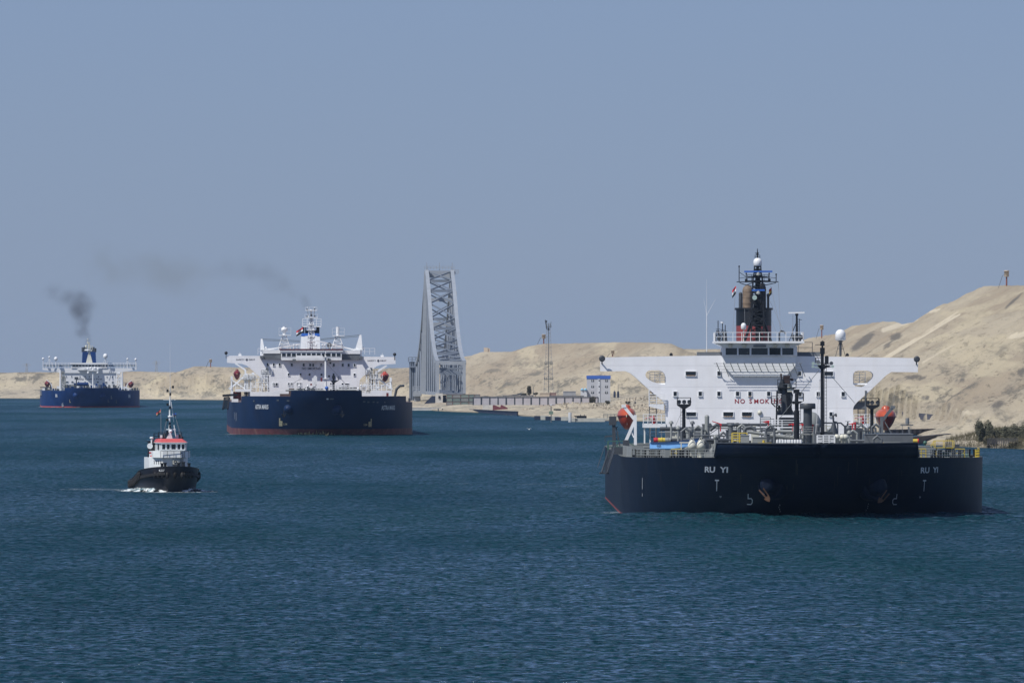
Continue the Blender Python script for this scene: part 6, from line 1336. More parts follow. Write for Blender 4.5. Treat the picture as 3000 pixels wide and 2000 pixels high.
# ================================================================= terrain
def vnoise(x, y, seed=0):
    xi = np.floor(x).astype(np.int64); yi = np.floor(y).astype(np.int64); xf = x-xi; yf = y-yi
    def h(a, b):
        n = (a*374761393+b*668265263+seed*1442695041) & 0xffffffff; n = ((n ^ (n >> 13))*1274126177) & 0xffffffff; return ((n ^ (n >> 16)) & 0xffff)/65535.0
    u = xf*xf*(3-2*xf); v = yf*yf*(3-2*yf)
    return (h(xi, yi)*(1-u)+h(xi+1, yi)*u)*(1-v)+(h(xi, yi+1)*(1-u)+h(xi+1, yi+1)*u)*v
def fbm(x, y, o=5, seed=0, ridged=False):
    s = 0; a = .5
    for i in range(o):
        n = vnoise(x, y, seed+i)*2-1
        s = s+a*((1-np.abs(n)*2) if ridged else n); x = x*2.03+17.1; y = y*2.03+5.3; a *= .5
    return s
SHORE = [(300,-800),(260,200),(190,1300),(150,1700),(118,1885),(104,1960),(97,2005),(101,2120),(111,2320),(86,2650),(58,2880),(32,2960),(12,3140),(2,3270),(-10,3480),(-29,3606),(-46,3856),(-58,4150),(-72,4500),(-110,4800),(-160,4925),(-235,5080),(-313,5229),(-420,5300),(-700,5420),(-6000,5600)]
LANDP = SHORE+[(-6000,16000),(9000,16000),(9000,-800)]
def seg_dist(X, Y, pts, vals=None):
    best = np.full(X.shape, 1e9); bv = np.zeros(X.shape)
    for i in range(len(pts)-1):
        (x0, y0), (x1, y1) = pts[i][:2], pts[i+1][:2]; dx, dy = x1-x0, y1-y0
        t = np.clip(((X-x0)*dx+(Y-y0)*dy)/(dx*dx+dy*dy), 0, 1); d = np.hypot(X-x0-t*dx, Y-y0-t*dy); m_ = d < best
        best = np.where(m_, d, best)
        if vals is not None: bv = np.where(m_, vals[i]+(vals[i+1]-vals[i])*t, bv)
    return best, bv
def inside(X, Y, poly):
    r = np.zeros(X.shape, bool); n = len(poly)
    for i in range(n):
        x0, y0 = poly[i]; x1, y1 = poly[(i+1) % n]
        c = ((y0 > Y) != (y1 > Y)) & (X < (x1-x0)*(Y-y0)/((y1-y0) if y1 != y0 else 1e-9)+x0); r ^= c
    return r
def crest(pts): return [W(fx, fy, Y) for fx, fy, Y in pts]
RIGHT = [(210,1700,34),(190,2200,40),(172,2480,43.5)]+crest([(3000,838,2800),(2900,839,3002),(2845,857,3124),(2775,895,3296),(2703,918,3492),(2629,940,3720),(2513,955,4147),(2480,976,4287),(2425,985,4500),(2330,1000,4700),(2168,1024,5000),(1977,1023,5000)])
MID = crest([(1972,1020,4060),(1950,1006,4080),(1859,1003,4200),(1740,1004,4360),(1606,1007,4450),(1561,1013,4490),(1510,1031,4550),(1425,1031,4640),(1400,1040,4700),(1352,1049,4760)])
LEFT = crest([(1300,1080,4650),(1200,1077,4760),(1100,1080,4830),(980,1082,4900),(800,1079,4960),(655,1075,5020),(583,1073,5060),(566,1080,5080),(551,1094,5150),(500,1090,5220),(402,1088,5290),(250,1089,5330),(120,1090,5340),(0,1092,5340),(-300,1090,5370),(-900,1090,5450)])
HILL2 = crest([(3300,880,2420),(3060,900,2520),(2900,930,2620),(2800,985,2700)])
# local hummocks: rubble heap by the building, spoil behind the wheelhouse
HEAP = [(W(1990,1170,3300)[0],3300,9.0),(W(1840,1168,3330)[0],3330,7.5),(W(1700,1180,3330)[0],3330,5.5)]
HEAP2 = crest([(2700,1098,2600),(2560,1105,2800),(2400,1110,3000),(2200,1120,3200)])
HEAP3 = crest([(3100,1130,2180),(2950,1165,2230),(2860,1205,2330),(2740,1230,2450)])
def height(X, Y):
    d, _ = seg_dist(X, Y, SHORE); s = np.where(inside(X, Y, LANDP), d, -d)
    gy = fbm(X/70, Y/16, 4, 31, True); gx = fbm(X/9, Y/120, 4, 37, True)
    n1 = fbm(X/60, Y/60, 4, 3); n2 = fbm(X/14, Y/14, 5, 9); n3 = fbm(X/6, Y/10, 4, 21, True)
    s = s+n2*2.0
    shelf = np.minimum(.28*s, 1.3)+np.clip(s-5, 0, 75)*.055
    north = np.clip((Y-2900)/300, 0, 1); shelf = np.where(s > 5, np.minimum(.28*s, 1.3)+np.clip(s-5, 0, 75)*(.022+.045*north), shelf)
    z = shelf+.35*n2*np.clip(s/10, 0, 1)
    for pts, k, amp, rg_ in ((RIGHT, .60, 2.3, 1.0), (MID, .50, 1.7, .9), (LEFT, .33, 1.3, .6), (HILL2, .52, 1.8, .8), (HEAP, .22, 1.0, .6), (HEAP2, .45, 3.0, 2.6), (HEAP3, .42, 2.4, 2.6)):
        dd, zz = seg_dist(X, Y, pts, [p[2] for p in pts])
        slope = k*(1+.22*n1)
        gl_ = (gy if (pts is RIGHT or pts is HILL2) else gx)*np.clip(dd/16, 0, 1)*(2.1 if (pts is RIGHT or pts is HILL2) else 1.6)
        h = zz-slope*np.maximum(dd-2.5, 0)+gl_+amp*n1*np.clip(dd/14, 0, 1)+rg_*(n2*.9+.5*n3)*np.clip(dd/9, .10, 1)
        z = np.maximum(z, h) if pts is not RIGHT else np.logaddexp(z*1.2, h*1.2)/1.2
    for pts, r0, cap, sl in ((((-22,3950),(-46,4310)), 12, 2.2, 1.2), (((-24,3790),(-24,3960)), 14, 1.8, .9), (((-42,3690),(-16,3700)), 16, .7, .2), (((-36,3790),(-8,3790)), 18, .7, .3), (((-20,3385),(32,3350)), 10, 2.6, .12)):
        dd, _ = seg_dist(X, Y, pts); z = np.minimum(z, cap+sl*np.maximum(dd-r0, 0)+.25*n2)
    z = np.where(s < 12, np.minimum(z, np.maximum(.28*s, -3)+.8*np.clip(s/3, 0, 1)*(.5+n2)), z)
    return z, s
ys = np.concatenate([np.array([-800, 400, 1000, 1300]), np.arange(1500, 1860, 12), np.arange(1860, 2750, 2.6), np.arange(2750, 3400, 3.4), np.arange(3400, 4400, 7), np.arange(4400, 5460, 7), np.array([5500, 5560, 5650, 5800, 6200, 7000, 9000, 12000])])
xs = np.concatenate([np.array([-6000, -3000, -1500, -900, -600]), np.arange(-420, -60, 2.6), np.arange(-60, 215, 1.15), np.arange(216, 330, 5), np.array([360, 420, 550, 800, 1500, 3000, 8000])])
X, Y = np.meshgrid(xs, ys); Z, Sd = height(X, Y)
Z = np.where(Y > 5600, np.minimum(Z, 8), Z)
ny, nx = X.shape; co = np.stack([X, Y, Z], -1).reshape(-1, 3)
i, j = np.meshgrid(np.arange(ny-1), np.arange(nx-1), indexing='ij'); a = (i*nx+j).ravel(); fs = np.stack([a, a+1, a+nx+1, a+nx], 1)
keep = (Z.ravel()[fs].max(1) > -2.0); fs = fs[keep]
me = bpy.data.meshes.new("desert_ground"); me.vertices.add(len(co)); me.vertices.foreach_set("co", co.ravel()); me.loops.add(fs.size); me.loops.foreach_set("vertex_index", fs.ravel().astype(np.int32))
me.polygons.add(len(fs)); me.polygons.foreach_set("loop_start", np.arange(0, fs.size, 4, dtype=np.int32)); me.polygons.foreach_set("loop_total", np.full(len(fs), 4, dtype=np.int32)); me.update(calc_edges=True); me.validate()
me.polygons.foreach_set("use_smooth", [True]*len(me.polygons))
ground = bpy.data.objects.new("desert_ground", me); COL.objects.link(ground); tag(ground, kind="structure")
def ground_z(x, y): z_, _ = height(np.array([[x]]), np.array([[y]])); return float(z_[0, 0])

def hit(fx, fy, Ya, Yb, Ydef):
    """where the sight line through a photo pixel meets the ground"""
    Ys = np.arange(Ya, Yb, 3.0); Xs = (fx-CX)/FPX*Ys; Zs = CAMH-(fy-YH)/FPX*Ys; gz, _ = height(Xs[None], Ys[None]); k = np.argmax(gz[0] > Zs)
    if gz[0][k] <= Zs[k]: return W(fx, fy, Ydef)
    return (float(Xs[k]), float(Ys[k]), float(Zs[k]))
# spoil of other colours on the slopes: grey clay patches and pale slides, fixed to the ground where they lie
zT = lambda x, y: (2380+x/2.703, 760+y/2.703)
grey = np.zeros(X.size); pale = np.zeros(X.size); Xr, Yr, Zr = X.ravel(), Y.ravel(), Z.ravel()
FX = CX+FPX*Xr/np.maximum(Yr, 1); FY = YH+FPX*(CAMH-Zr)/np.maximum(Yr, 1)
for x_, y_, rx, ry, rot, s_ in ((400,650,150,38,-38,1),(660,612,60,30,-20,1),(600,680,60,25,-35,.8),(820,935,120,26,0,1),(1185,958,55,16,0,1),(900,1092,42,26,0,.9),(1045,1080,50,18,0,.8),(1470,1150,70,36,-20,.9),(1655,890,45,60,0,1),(1060,1165,38,36,0,.8),(1330,1085,110,20,-15,.6),(640,950,70,16,10,.6),(1600,320,110,14,-42,.9),(1340,690,50,7,0,.9),(880,1275,30,14,0,.8),(1560,1010,90,40,-20,.5),(1250,1010,120,14,-20,.4),(500,1060,40,60,0,.5),(1500,700,60,20,-20,.5)):
    fx, fy = zT(x_, y_); h_ = hit(fx, fy, 1950, 4600, 2800); c_, s2 = math.cos(R(rot)), math.sin(R(rot)); dx, dy = FX-fx, FY-fy; u = (dx*c_+dy*s2)/(rx/2.703); v_ = (-dx*s2+dy*c_)/(ry/2.703)
    grey = np.maximum(grey, s_*np.clip(1.35-np.hypot(u, v_), 0, 1)*(np.abs(Yr-h_[1]) < 260))
for (xa, ya), (xb, yb), wd_, s_ in (((560,790),(1160,425),16,1),((880,810),(1260,590),11,.6),((1560,612),(1700,585),20,1),((740,440),(1000,400),14,.7),((900,690),(1500,640),10,.3),((1000,1190),(1300,1210),26,.6),((560,560),(820,470),22,.7)):
    fa, fb = zT(xa, ya), zT(xb, yb); d_ = np.array([fb[0]-fa[0], fb[1]-fa[1]]); L2 = d_ @ d_; t_ = np.clip(((FX-fa[0])*d_[0]+(FY-fa[1])*d_[1])/L2, 0, 1); dd = np.hypot(FX-fa[0]-t_*d_[0], FY-fa[1]-t_*d_[1])
    pale = np.maximum(pale, s_*np.clip(1.5-dd/(wd_/2.703), 0, 1)*(Yr > 1950)*(Yr < 4600))
for nm_, arr in (("grey_clay", grey), ("pale_slide", pale)):
    at_ = me.attributes.new(nm_, 'FLOAT', 'POINT'); at_.data.foreach_set("value", arr.astype(np.float32))
m = bpy.data.materials.new("sand_and_rubble"); m.use_nodes = True; t = m.node_tree; Lk = t.links.new; b = t.nodes["Principled BSDF"]; b.inputs["Roughness"].default_value = .95; b.inputs["Specular IOR Level"].default_value = .1
geo = N(t, "ShaderNodeNewGeometry"); pos = geo.outputs["Position"]
def nz(scale, sx=1, sy=1, sz=1, det=6, rot=0, rough=.55):
    mp = N(t, "ShaderNodeMapping"); mp.inputs["Scale"].default_value = (sx, sy, sz); mp.inputs["Rotation"].default_value = (0, rot, 0); Lk(pos, mp.inputs[0]); n = N(t, "ShaderNodeTexNoise"); n.inputs["Scale"].default_value = scale; n.inputs["Detail"].default_value = det; n.inputs["Roughness"].default_value = rough; Lk(mp.outputs[0], n.inputs["Vector"]); return n.outputs[0]
def mr(v, a0, a1, b0, b1):
    n = N(t, "ShaderNodeMapRange"); n.inputs[1].default_value = a0; n.inputs[2].default_value = a1; n.inputs[3].default_value = b0; n.inputs[4].default_value = b1; Lk(v, n.inputs[0]); return n.outputs[0]
def mixc(f, c0, c1, bt='MIX'):
    n = N(t, "ShaderNodeMix"); n.data_type = 'RGBA'; n.blend_type = bt
    if hasattr(f, 'links') or not isinstance(f, float): Lk(f, n.inputs[0])
    else: n.inputs[0].default_value = f
    for k_, c_ in ((6, c0), (7, c1)):
        if isinstance(c_, tuple): n.inputs[k_].default_value = (*c_, 1)
        else: Lk(c_, n.inputs[k_])
    return n.outputs[2]
def mul(a_, b_):
    n = N(t, "ShaderNodeMath"); n.operation = 'MULTIPLY'
    for k_, v_ in ((0, a_), (1, b_)):
        if isinstance(v_, (int, float)): n.inputs[k_].default_value = v_
        else: Lk(v_, n.inputs[k_])
    return n.outputs[0]
base = mixc(mr(nz(.012, 1, .35, 2.2, 5), .40, .62, 0, 1), (.355, .300, .225), (.445, .392, .298))
base = mixc(mr(nz(.03, 1.5, .12, 3.5, 4, .5), .53, .60, 0, .8), base, (.49, .43, .31))
base = mixc(mr(nz(.05, 1, .35, 1.6, 6), .56, .72, 0, .65), base, (.27, .225, .17))
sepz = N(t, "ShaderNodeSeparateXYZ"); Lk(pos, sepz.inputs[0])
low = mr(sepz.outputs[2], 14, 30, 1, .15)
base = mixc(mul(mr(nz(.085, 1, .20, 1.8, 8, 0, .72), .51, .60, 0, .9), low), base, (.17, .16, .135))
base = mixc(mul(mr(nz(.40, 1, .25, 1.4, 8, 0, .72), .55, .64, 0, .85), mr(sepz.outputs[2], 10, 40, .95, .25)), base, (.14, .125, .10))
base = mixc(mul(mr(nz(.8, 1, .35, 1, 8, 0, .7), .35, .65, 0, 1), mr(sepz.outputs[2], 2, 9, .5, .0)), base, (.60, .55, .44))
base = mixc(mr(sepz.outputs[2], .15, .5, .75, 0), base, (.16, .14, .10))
def attr(nm_): n = N(t, "ShaderNodeAttribute"); n.attribute_name = nm_; return n.outputs["Fac"]
def addn(a_, n_, k_, lo, hi):
    m1 = N(t, "ShaderNodeMath"); m1.operation = 'SUBTRACT'; Lk(n_, m1.inputs[0]); m1.inputs[1].default_value = .5
    m2 = N(t, "ShaderNodeMath"); m2.operation = 'MULTIPLY_ADD'; Lk(m1.outputs[0], m2.inputs[0]); m2.inputs[1].default_value = k_; Lk(a_, m2.inputs[2]); return mr(m2.outputs[0], lo, hi, 0, 1)
base = mixc(mul(addn(attr("pale_slide"), nz(.12, 1, .4, 1.2, 6), .5, .30, .62), .9), base, (.60, .535, .41))
base = mixc(mul(addn(attr("grey_clay"), nz(.14, 1, .4, 1.4, 9, 0, .75), 1.5, .34, .72), .9), base, (.15, .14, .125))
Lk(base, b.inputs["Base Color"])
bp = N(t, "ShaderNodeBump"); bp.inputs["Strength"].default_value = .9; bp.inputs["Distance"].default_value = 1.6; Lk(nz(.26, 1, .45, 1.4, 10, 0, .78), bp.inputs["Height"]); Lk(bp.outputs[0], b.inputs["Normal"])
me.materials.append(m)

# ================================================================= water
wm = bpy.data.materials.new("canal_water"); wm.use_nodes = True; t = wm.node_tree; Lk = t.links.new; b = t.nodes["Principled BSDF"]
geo = N(t, "ShaderNodeNewGeometry"); pos = geo.outputs["Position"]
b.inputs["IOR"].default_value = 1.33; b.inputs["Roughness"].default_value = .22; b.inputs["Specular IOR Level"].default_value = .10
big = nz(.006, 1, .30, 1, 4); mid = nz(.05, 1, .16, 1, 5)
col = mixc(mr(big, .38, .62, 0, 1), (.006, .040, .056), (.008, .053, .064))
col = mixc(mr(mid, .40, .66, 0, 1), col, (.008, .049, .074))
col = mixc(mr(nz(1.2, 1.1, .30, 1, 6, 0, .7), .44, .60, 0, .85), col, (.004, .017, .028))
ripl = nz(.75, 1.0, .38, 1, 6, 0, .66)
patchy = mr(nz(.02, 1, .12, 1, 3), .42, .62, .35, 1)
col = mixc(mul(mr(ripl, .545, .64, 0, .85), patchy), col, (.075, .135, .19))  # paler ripple streaks: sky reflection put into the base colour
foam_glints = mul(mr(nz(.8, .6, .35, 1, 8, 0, .8), .685, .72, 0, 1), mr(nz(.012, 1, .3, 1, 3), .42, .62, .1, .9))  # sparse foam points that also paint white glints into the water colour
col = mixc(foam_glints, col, (.50, .56, .60))
Lk(col, b.inputs["Base Color"])
bp = N(t, "ShaderNodeBump"); bp.inputs["Strength"].default_value = 1.0; bp.inputs["Distance"].default_value = .9; Lk(nz(.9, 1.1, .5, 1, 7, 0, .66), bp.inputs["Height"])
bp2 = N(t, "ShaderNodeBump"); bp2.inputs["Strength"].default_value = .6; bp2.inputs["Distance"].default_value = .25; Lk(nz(2.2, .7, .6, 1, 4, 0, .6), bp2.inputs["Height"]); Lk(bp.outputs[0], bp2.inputs["Normal"])
Lk(bp2.outputs[0], b.inputs["Normal"])
b.inputs["Specular IOR Level"].default_value = 0.0
gl = N(t, "ShaderNodeBsdfGlossy"); gl.inputs["Roughness"].default_value = .18; gl.inputs["Color"].default_value = (.72, .86, 1, 1); Lk(bp2.outputs[0], gl.inputs["Normal"])
ms = N(t, "ShaderNodeMixShader"); Lk(b.outputs[0], ms.inputs[1]); Lk(gl.outputs[0], ms.inputs[2])
wind = mr(nz(.011, 1, .22, 1, 5, 0, .6), .38, .62, .40, 1.3); fine = mr(nz(.26, 1, .5, 1, 6, 0, .65), .40, .62, .45, 1.6)
Lk(mul(mul(mr(nz(1.35, 1.0, .30, 1, 7, 0, .74), .44, .60, .0, .44), wind), fine), ms.inputs[0]); Lk(ms.outputs[0], t.nodes["Material Output"].inputs["Surface"])
mb = MB(); mb.add([(-6000, -700, 0), (6000, -700, 0), (6000, 9000, 0), (-6000, 9000, 0)], [(0,1,2,3)]); wtr = mb.build("canal_water", wm); tag(wtr, kind="structure")
# water piled up ahead of each blunt bow
def bow_wave(sh, h, ext, name_l):
    vs = []; NR, NA = 14, 60
    for jr in range(NR+1):
        r_ = ext*jr/NR
        for ia in range(NA+1):
            u = -1+2*ia/NA; y = sh.ystem(0, sh.ztmax)+(sh.Le-sh.ystem(0, sh.ztmax))*(1-math.cos(abs(u)*math.pi/2)); x = math.copysign(sh.hb(y, 0), u)
            y2 = sh.hb(y+.3, 0)-abs(x); nx_, ny_ = .3*math.copysign(1, u), -y2; l = math.hypot(nx_, ny_); 
            if abs(u) < .02: nx_, ny_, l = 0, -1, 1
            fall = (1-jr/NR)**2; along = max(0, 1-abs(u)**2.2); zz = h*fall*along*(.85+.15*math.sin(ia*1.3+jr))-.04-.3*(1-along*fall > .999)
            vs.append((x+nx_/l*(r_-.5), y+ny_/l*(r_-.5), max(zz, -.06)))
    mb = MB(); mb.add(vs, [(jr*(NA+1)+ia, jr*(NA+1)+ia+1, (jr+1)*(NA+1)+ia+1, (jr+1)*(NA+1)+ia) for jr in range(NR) for ia in range(NA)], True)
    o = mb.build("bow_wave", wm, loc=(sh.X0, sh.Y0, 0)); o.rotation_euler = (0, 0, sh.phi); tag(o, kind="structure"); return o
bow_wave(A, 1.25, 34, ""); bow_wave(B, .6, 26, ""); HULLFOAM = [(A, 4), (B, 5), (C3, 6)]
# foam round the tug and its wake
fm_ = bpy.data.materials.new("sea_foam"); fm_.use_nodes = True; t = fm_.node_tree; Lk = t.links.new; b = t.nodes["Principled BSDF"]; b.inputs["Roughness"].default_value = .8
geo = N(t, "ShaderNodeNewGeometry"); pos = geo.outputs["Position"]; Lk(mixc(mr(nz(1.3, 1, .5, 1, 6, 0, .7), .40, .56, 0, 1), (.10, .20, .25), (.80, .84, .86)), b.inputs["Base Color"])
Lk(mr(nz(1.0, .7, .35, 1, 6, 0, .7), .44, .52, 0, 1), b.inputs["Alpha"])
def foam_strip(sh, side, y0, y1, w0, w1, h, nm="bow_foam", lab=None, n=60, seed=0):
    rg = random.Random(seed); vs = []; M_ = 6
    for i in range(n+1):
        y = y0+(y1-y0)*i/n; x = sh.hb(max(y, .02+sh.ystem(0, sh.ztmax)), .2); ww = (w0+(w1-w0)*i/n)*(.7+.6*rg.random()); hh = h*math.sin(math.pi*min(1, (i+3)/(n*.6)) if i < n*.55 else math.pi*.5)*(.5+rg.random()*.7)*(1-i/n*.6)
        for j in range(M_+1): u = j/M_; vs.append((side*(x-.1+ww*u), y-ww*u*.6, .03+hh*math.sin(math.pi*min(1, u*1.1+.25))*(1-u)*1.3))
    mb = MB(); mb.add(vs, [(i*(M_+1)+j, i*(M_+1)+j+1, (i+1)*(M_+1)+j+1, (i+1)*(M_+1)+j) for i in range(n) for j in range(M_)], True)
    o = mb.build(nm, fm_, loc=(sh.X0, sh.Y0, 0)); o.rotation_euler = (0, 0, sh.phi); return tag(o, kind="stuff", label=lab)
T.ztmax = 3.9
foam_strip(T, -1, 1.6, 16, 1.0, 3.2, .7, seed=1); foam_strip(T, 1, 1.6, 12, 1.1, 2.8, .6, seed=2)
def flat_foam(p_list, name, seed):
    rg = random.Random(seed); mb = MB()
    for (x0, y0, x1, y1, ww) in p_list:
        n = 40; vs = []
        for i in range(n+1):
            u = i/n; w_ = ww*math.sin(math.pi*u)**.5*(.5+rg.random()); x, y = x0+(x1-x0)*u, y0+(y1-y0)*u+rg.uniform(-.3,.3)
            vs += [(x, y-w_, .03), (x, y+w_, .03)]
        mb.add(vs, [(2*i, 2*i+2, 2*i+3, 2*i+1) for i in range(n)])
    return tag(mb.build(name, fm_), kind="stuff")
w0 = T.world((-4.5, 26, 0)); flat_foam([(-53.8, 1236, -45, 1234.2, 1.6), (-52, 1234, -47, 1233, 1.2), (-47, 1236, -42.6, 1240, .9), (w0.x+2.5, w0.y-6, w0.x-1.5, w0.y-3, 1.2)], "tug_wake_foam", 4)
pl = [(w0.x+1, w0.y, w0.x-9, w0.y+10, 5.0), (w0.x-1, w0.y-4, w0.x-10, w0.y+4, 2.5)]
for fx, fy, wpx, th in ((1330,1417,90,2.2),(1560,1418,110,2.5),(1680,1425,160,2.0),(1720,1402,100,2.5),(420,1420,200,2.4),(1600,1345,60,3),(1100,1300,90,3),(60,1520,60,1.4),(1280,1392,50,1.6),(2660,1530,40,1.2),(2500,1835,60,.8),(1720,1834,70,1.2),(2640,1942,50,.7),(900,1468,30,.8),(730,1250,120,4),(240,1640,30,.6)):
    Y_ = CAMH*FPX/(fy-YH); pl.append(((fx-wpx/2-CX)/FPX*Y_, Y_, (fx+wpx/2-CX)/FPX*Y_, Y_+th, th*.5))
lf = bpy.data.materials.new("thin_foam"); lf.use_nodes = True; t = lf.node_tree; Lk = t.links.new; b = t.nodes["Principled BSDF"]; b.inputs["Roughness"].default_value = .8; b.inputs["Base Color"].default_value = (.36, .44, .50, 1)
geo = N(t, "ShaderNodeNewGeometry"); pos = geo.outputs["Position"]; Lk(mr(nz(1.0, .35, .5, 1, 7, 0, .75), .47, .60, 0, .62), b.inputs["Alpha"])
for sh_, sd_ in HULLFOAM:
    for side_ in (-1, 1):
        o = foam_strip(sh_, side_, sh_.ystem(0, sh_.ztmax)+.3, 75, 1.2, 2.2, .25, "hull_foam", seed=sd_+side_); o.data.materials.clear(); o.data.materials.append(lf)
o = flat_foam(pl, "foam_streaks", 8); o.data.materials.clear(); o.data.materials.append(lf)

# ================================================================= things on the banks
zC = lambda x, y: (1400+x/4.357, 900+y/4.357)
zR = lambda x, y: (2550+x/5.227, 1150+y/5.227)
TANKM = mat("pale_tank_paint", (.50,.42,.33), .6, var=.12); LEGM = mat("red_brown_post_paint", (.22,.08,.06), .6, var=.1)
def beacon(f, Y, hp, wp, tall, lab, post_h, ladder=True):
    b_ = hit(f[0], f[1], Y-700, Y+400, Y); Y = b_[1]; k = Y/FPX; z0 = b_[2]-2; t_ = empty("post_tank", (b_[0], Y, z0), 0, lab, "water tank", "drum tanks on posts along the dune crest")
    H = hp*k; ph = post_h*k; zb = b_[2]-z0; mb = MB(); mb.tube((0, 0, 0), (0, 0, zb+ph), wp*k*.16, n=8); mb.build("post", LEGM, t_)
    mb = MB(); r_ = wp*k/2; mb.lathe((0, 0, zb+ph), [(r_*.9, 0), (r_, .05*H), (r_, .85*H), (r_*1.12, .86*H), (r_*1.12, H*.97), (r_*.8, H)], 16); mb.build("drum", TANKM, t_)
    if ladder: mb = MB(); mb.bar((-r_*3.4, 0, zb-.5), (-r_*1.7, 0, zb+ph+.2*H), .16*k*8); mb.bar((-r_*1.7, 0, zb+ph+.2*H), (-r_, 0, zb+ph+.3*H), .1*k*8); mb.build("stay", MGREY, t_)
beacon((2949,839), 2820, 19, 14, 0, "pale drum tank on a red post atop the high dune at the right edge", 28)
beacon((2407.5,990), 4400, 14, 10, 0, "pale drum tank on the skyline above the nearest tanker's foremast", 24)
beacon((1593,1006), 4470, 13, 11, 0, "pale drum tank on a post beside the top of the lattice tower", 14)
beacon((1795,1044), 4200, 11, 10, 0, "pale drum tank just above the nearest tanker's left bridge wing", 7)
beacon((617,1075), 5050, 10, 8, 0, "pale drum tank on the left dune between the farthest and middle tankers", 13)
c = W(1425, 1029, 4640); gz = ground_z(c[0], 4640); mb = MB(); mb.box(c[0]-1.4, c[0]+.9, 4639, 4642, gz-1, gz+2.4); mb.box(c[0]+.9, c[0]+1.9, 4639.4, 4641.6, gz-1, gz+2.0); wobj("crest_hut", mb, TANKM, "tiny pale hut on the middle dune's crest right of the bridge", "hut")
c = W(1922, 1014, 3700); gz = ground_z(c[0], 3700); mb = MB(); gz = ground_z(c[0], 3780); mb.lathe((c[0], 3780, gz-1), [(.45, 0), (.45, 2.0), (.8, 2.2), (.7, 3.0)], 8); wobj("crest_post", mb, mat("brown_rock_post", (.16,.12,.09), .9), "short brown post on the dune behind the nearest tanker's left wing", "post")
# lattice tower
b_ = W(*zC(903,1100), 3440); tp_ = W(*zC(903,205), 3440); gz = ground_z(b_[0], 3440); t_ = empty("lattice_tower", (b_[0], 3440, gz-.3), 0, "tall thin grey lattice mast behind the long wall left of the blue and white building", "lattice tower"); H = tp_[2]-gz+.3
mb = MB(); mb.lattice((0, 0, 0), (0, 0, H*.52), 4.2, 2.9, .10, 9); mb.lattice((0, 0, H*.52), (0, 0, H), 2.7, 1.3, .075, 12); mb.build("lattice_legs", mat('faded_tower_paint', (.24,.25,.26), .6), t_)
mb = MB()
for z_, w_ in ((.34, 3.6), (.52, 3.2), (.11, 3.9), (.95, 2.2)): mb.box(-w_/2, w_/2, -w_/2, w_/2, H*z_, H*z_+.15); mb.rail([(-w_/2, -w_/2, H*z_), (w_/2, -w_/2, H*z_)], .9, .9, .07, 2)
mb.tube((0, 0, 0), (0, 0, H), .12); mb.build("platforms", MGREY, t_)
mb = MB(); mb.bar((-.7, 0, H*.93), (-1.3, 0, H*1.04), .4); mb.cbox((-1.0, 0, H*1.02), (.8, .6, .9)); mb.bar((.7, 0, H*.95), (1.0, 0, H*1.02), .18); mb.cbox((0, 0, H*.93), (.7, .6, .8)); mb.build("antenna_head", DGREY, t_)
# office building
bl_, br_ = W(*zC(1393,1130), 3400), W(*zC(1690,870), 3400); gz = min(ground_z(bl_[0]+4, 3398), bl_[2])-.6; wd = br_[0]-bl_[0]; Hh = br_[2]-gz; x0 = bl_[0]
t_ = empty("office_building", (x0+wd/2, 3400, gz), 0, "three storey grey white building with a bright blue roof band on the far bank", "building")
mb = MB(); mb.box(-wd/2, wd/2, 0, 9, 0, Hh-1.35); mb.build("wall", mat("grey_white_plaster", (.46,.47,.50), .8, var=.06), t_)
mb = MB(); mb.box(-wd/2-.15, wd/2+.15, -.15, 9.15, Hh-1.35, Hh); mb.build("roof_band", mat("bright_blue_cladding", (.05,.13,.45), .5, var=.06), t_)
mb = MB(); mb.box(-.35, .55, -.25, -.002, 0, Hh-1.36); st = mb.build("stair_tower", mat("pale_plaster", (.55,.57,.60), .8), t_)
for r_ in range(3):
    for x_ in (-wd*.26, wd*.335):
        z_ = Hh-2.05-r_*2.35; mb = MB(); mb.box(x_-.55, x_+.55, -.06, .02, z_-.45, z_+.45); wn = mb.build("window", GLASS, t_); mb = MB(); mb.bar((x_, -.08, z_-.45), (x_, -.08, z_+.45), .12); mb.bar((x_-.6, -.08, z_+.1), (x_+.6, -.08, z_+.1), .1); mb.build("frame", WHITE2, wn)
    mb = MB(); z_ = Hh-2.0-r_*2.35; mb.box(.0, .45, -.3, -.25, z_-.25, z_+.2); mb.build("window", GLASS, st)
def hut(f0, f1, Y, dep, m_, label, cat, roofm=None, name="hut"):
    a_, c_ = W(*f0, Y), W(*f1, Y); x0, x1 = min(a_[0], c_[0]), max(a_[0], c_[0]); z1_ = max(a_[2], c_[2]); g_ = min(ground_z((x0+x1)/2, Y), min(a_[2], c_[2]))-.5
    t_ = empty(name, ((x0+x1)/2, Y, g_), 0, label, cat); mb = MB(); w_ = (x1-x0)/2; mb.box(-w_, w_, 0, dep, 0, z1_-g_-.25); mb.build("wall", m_, t_); mb = MB(); mb.box(-w_-.12, w_+.12, -.12, dep+.12, z1_-g_-.25, z1_-g_); mb.build("roof", roofm or m_, t_)
    mb = MB(); mb.box(-.35*w_, -.05*w_, -.04, .02, .6, min(z1_-g_-.5, 2.3)); mb.build("door", DGREY, t_); return t_, w_, z1_-g_
GWAL = mat("grey_render", (.30,.31,.33), .8, var=.1)
tt, w_, h_ = hut(zC(1312,1050), zC(1393,1130), 3396, 5, mat("pale_plaster", (0,0,0)), "small pale kiosk with two light blue roof arches beside the blue banded building", "kiosk", mat("light_blue_roof_paint", (.25,.50,.68), .6), "kiosk")
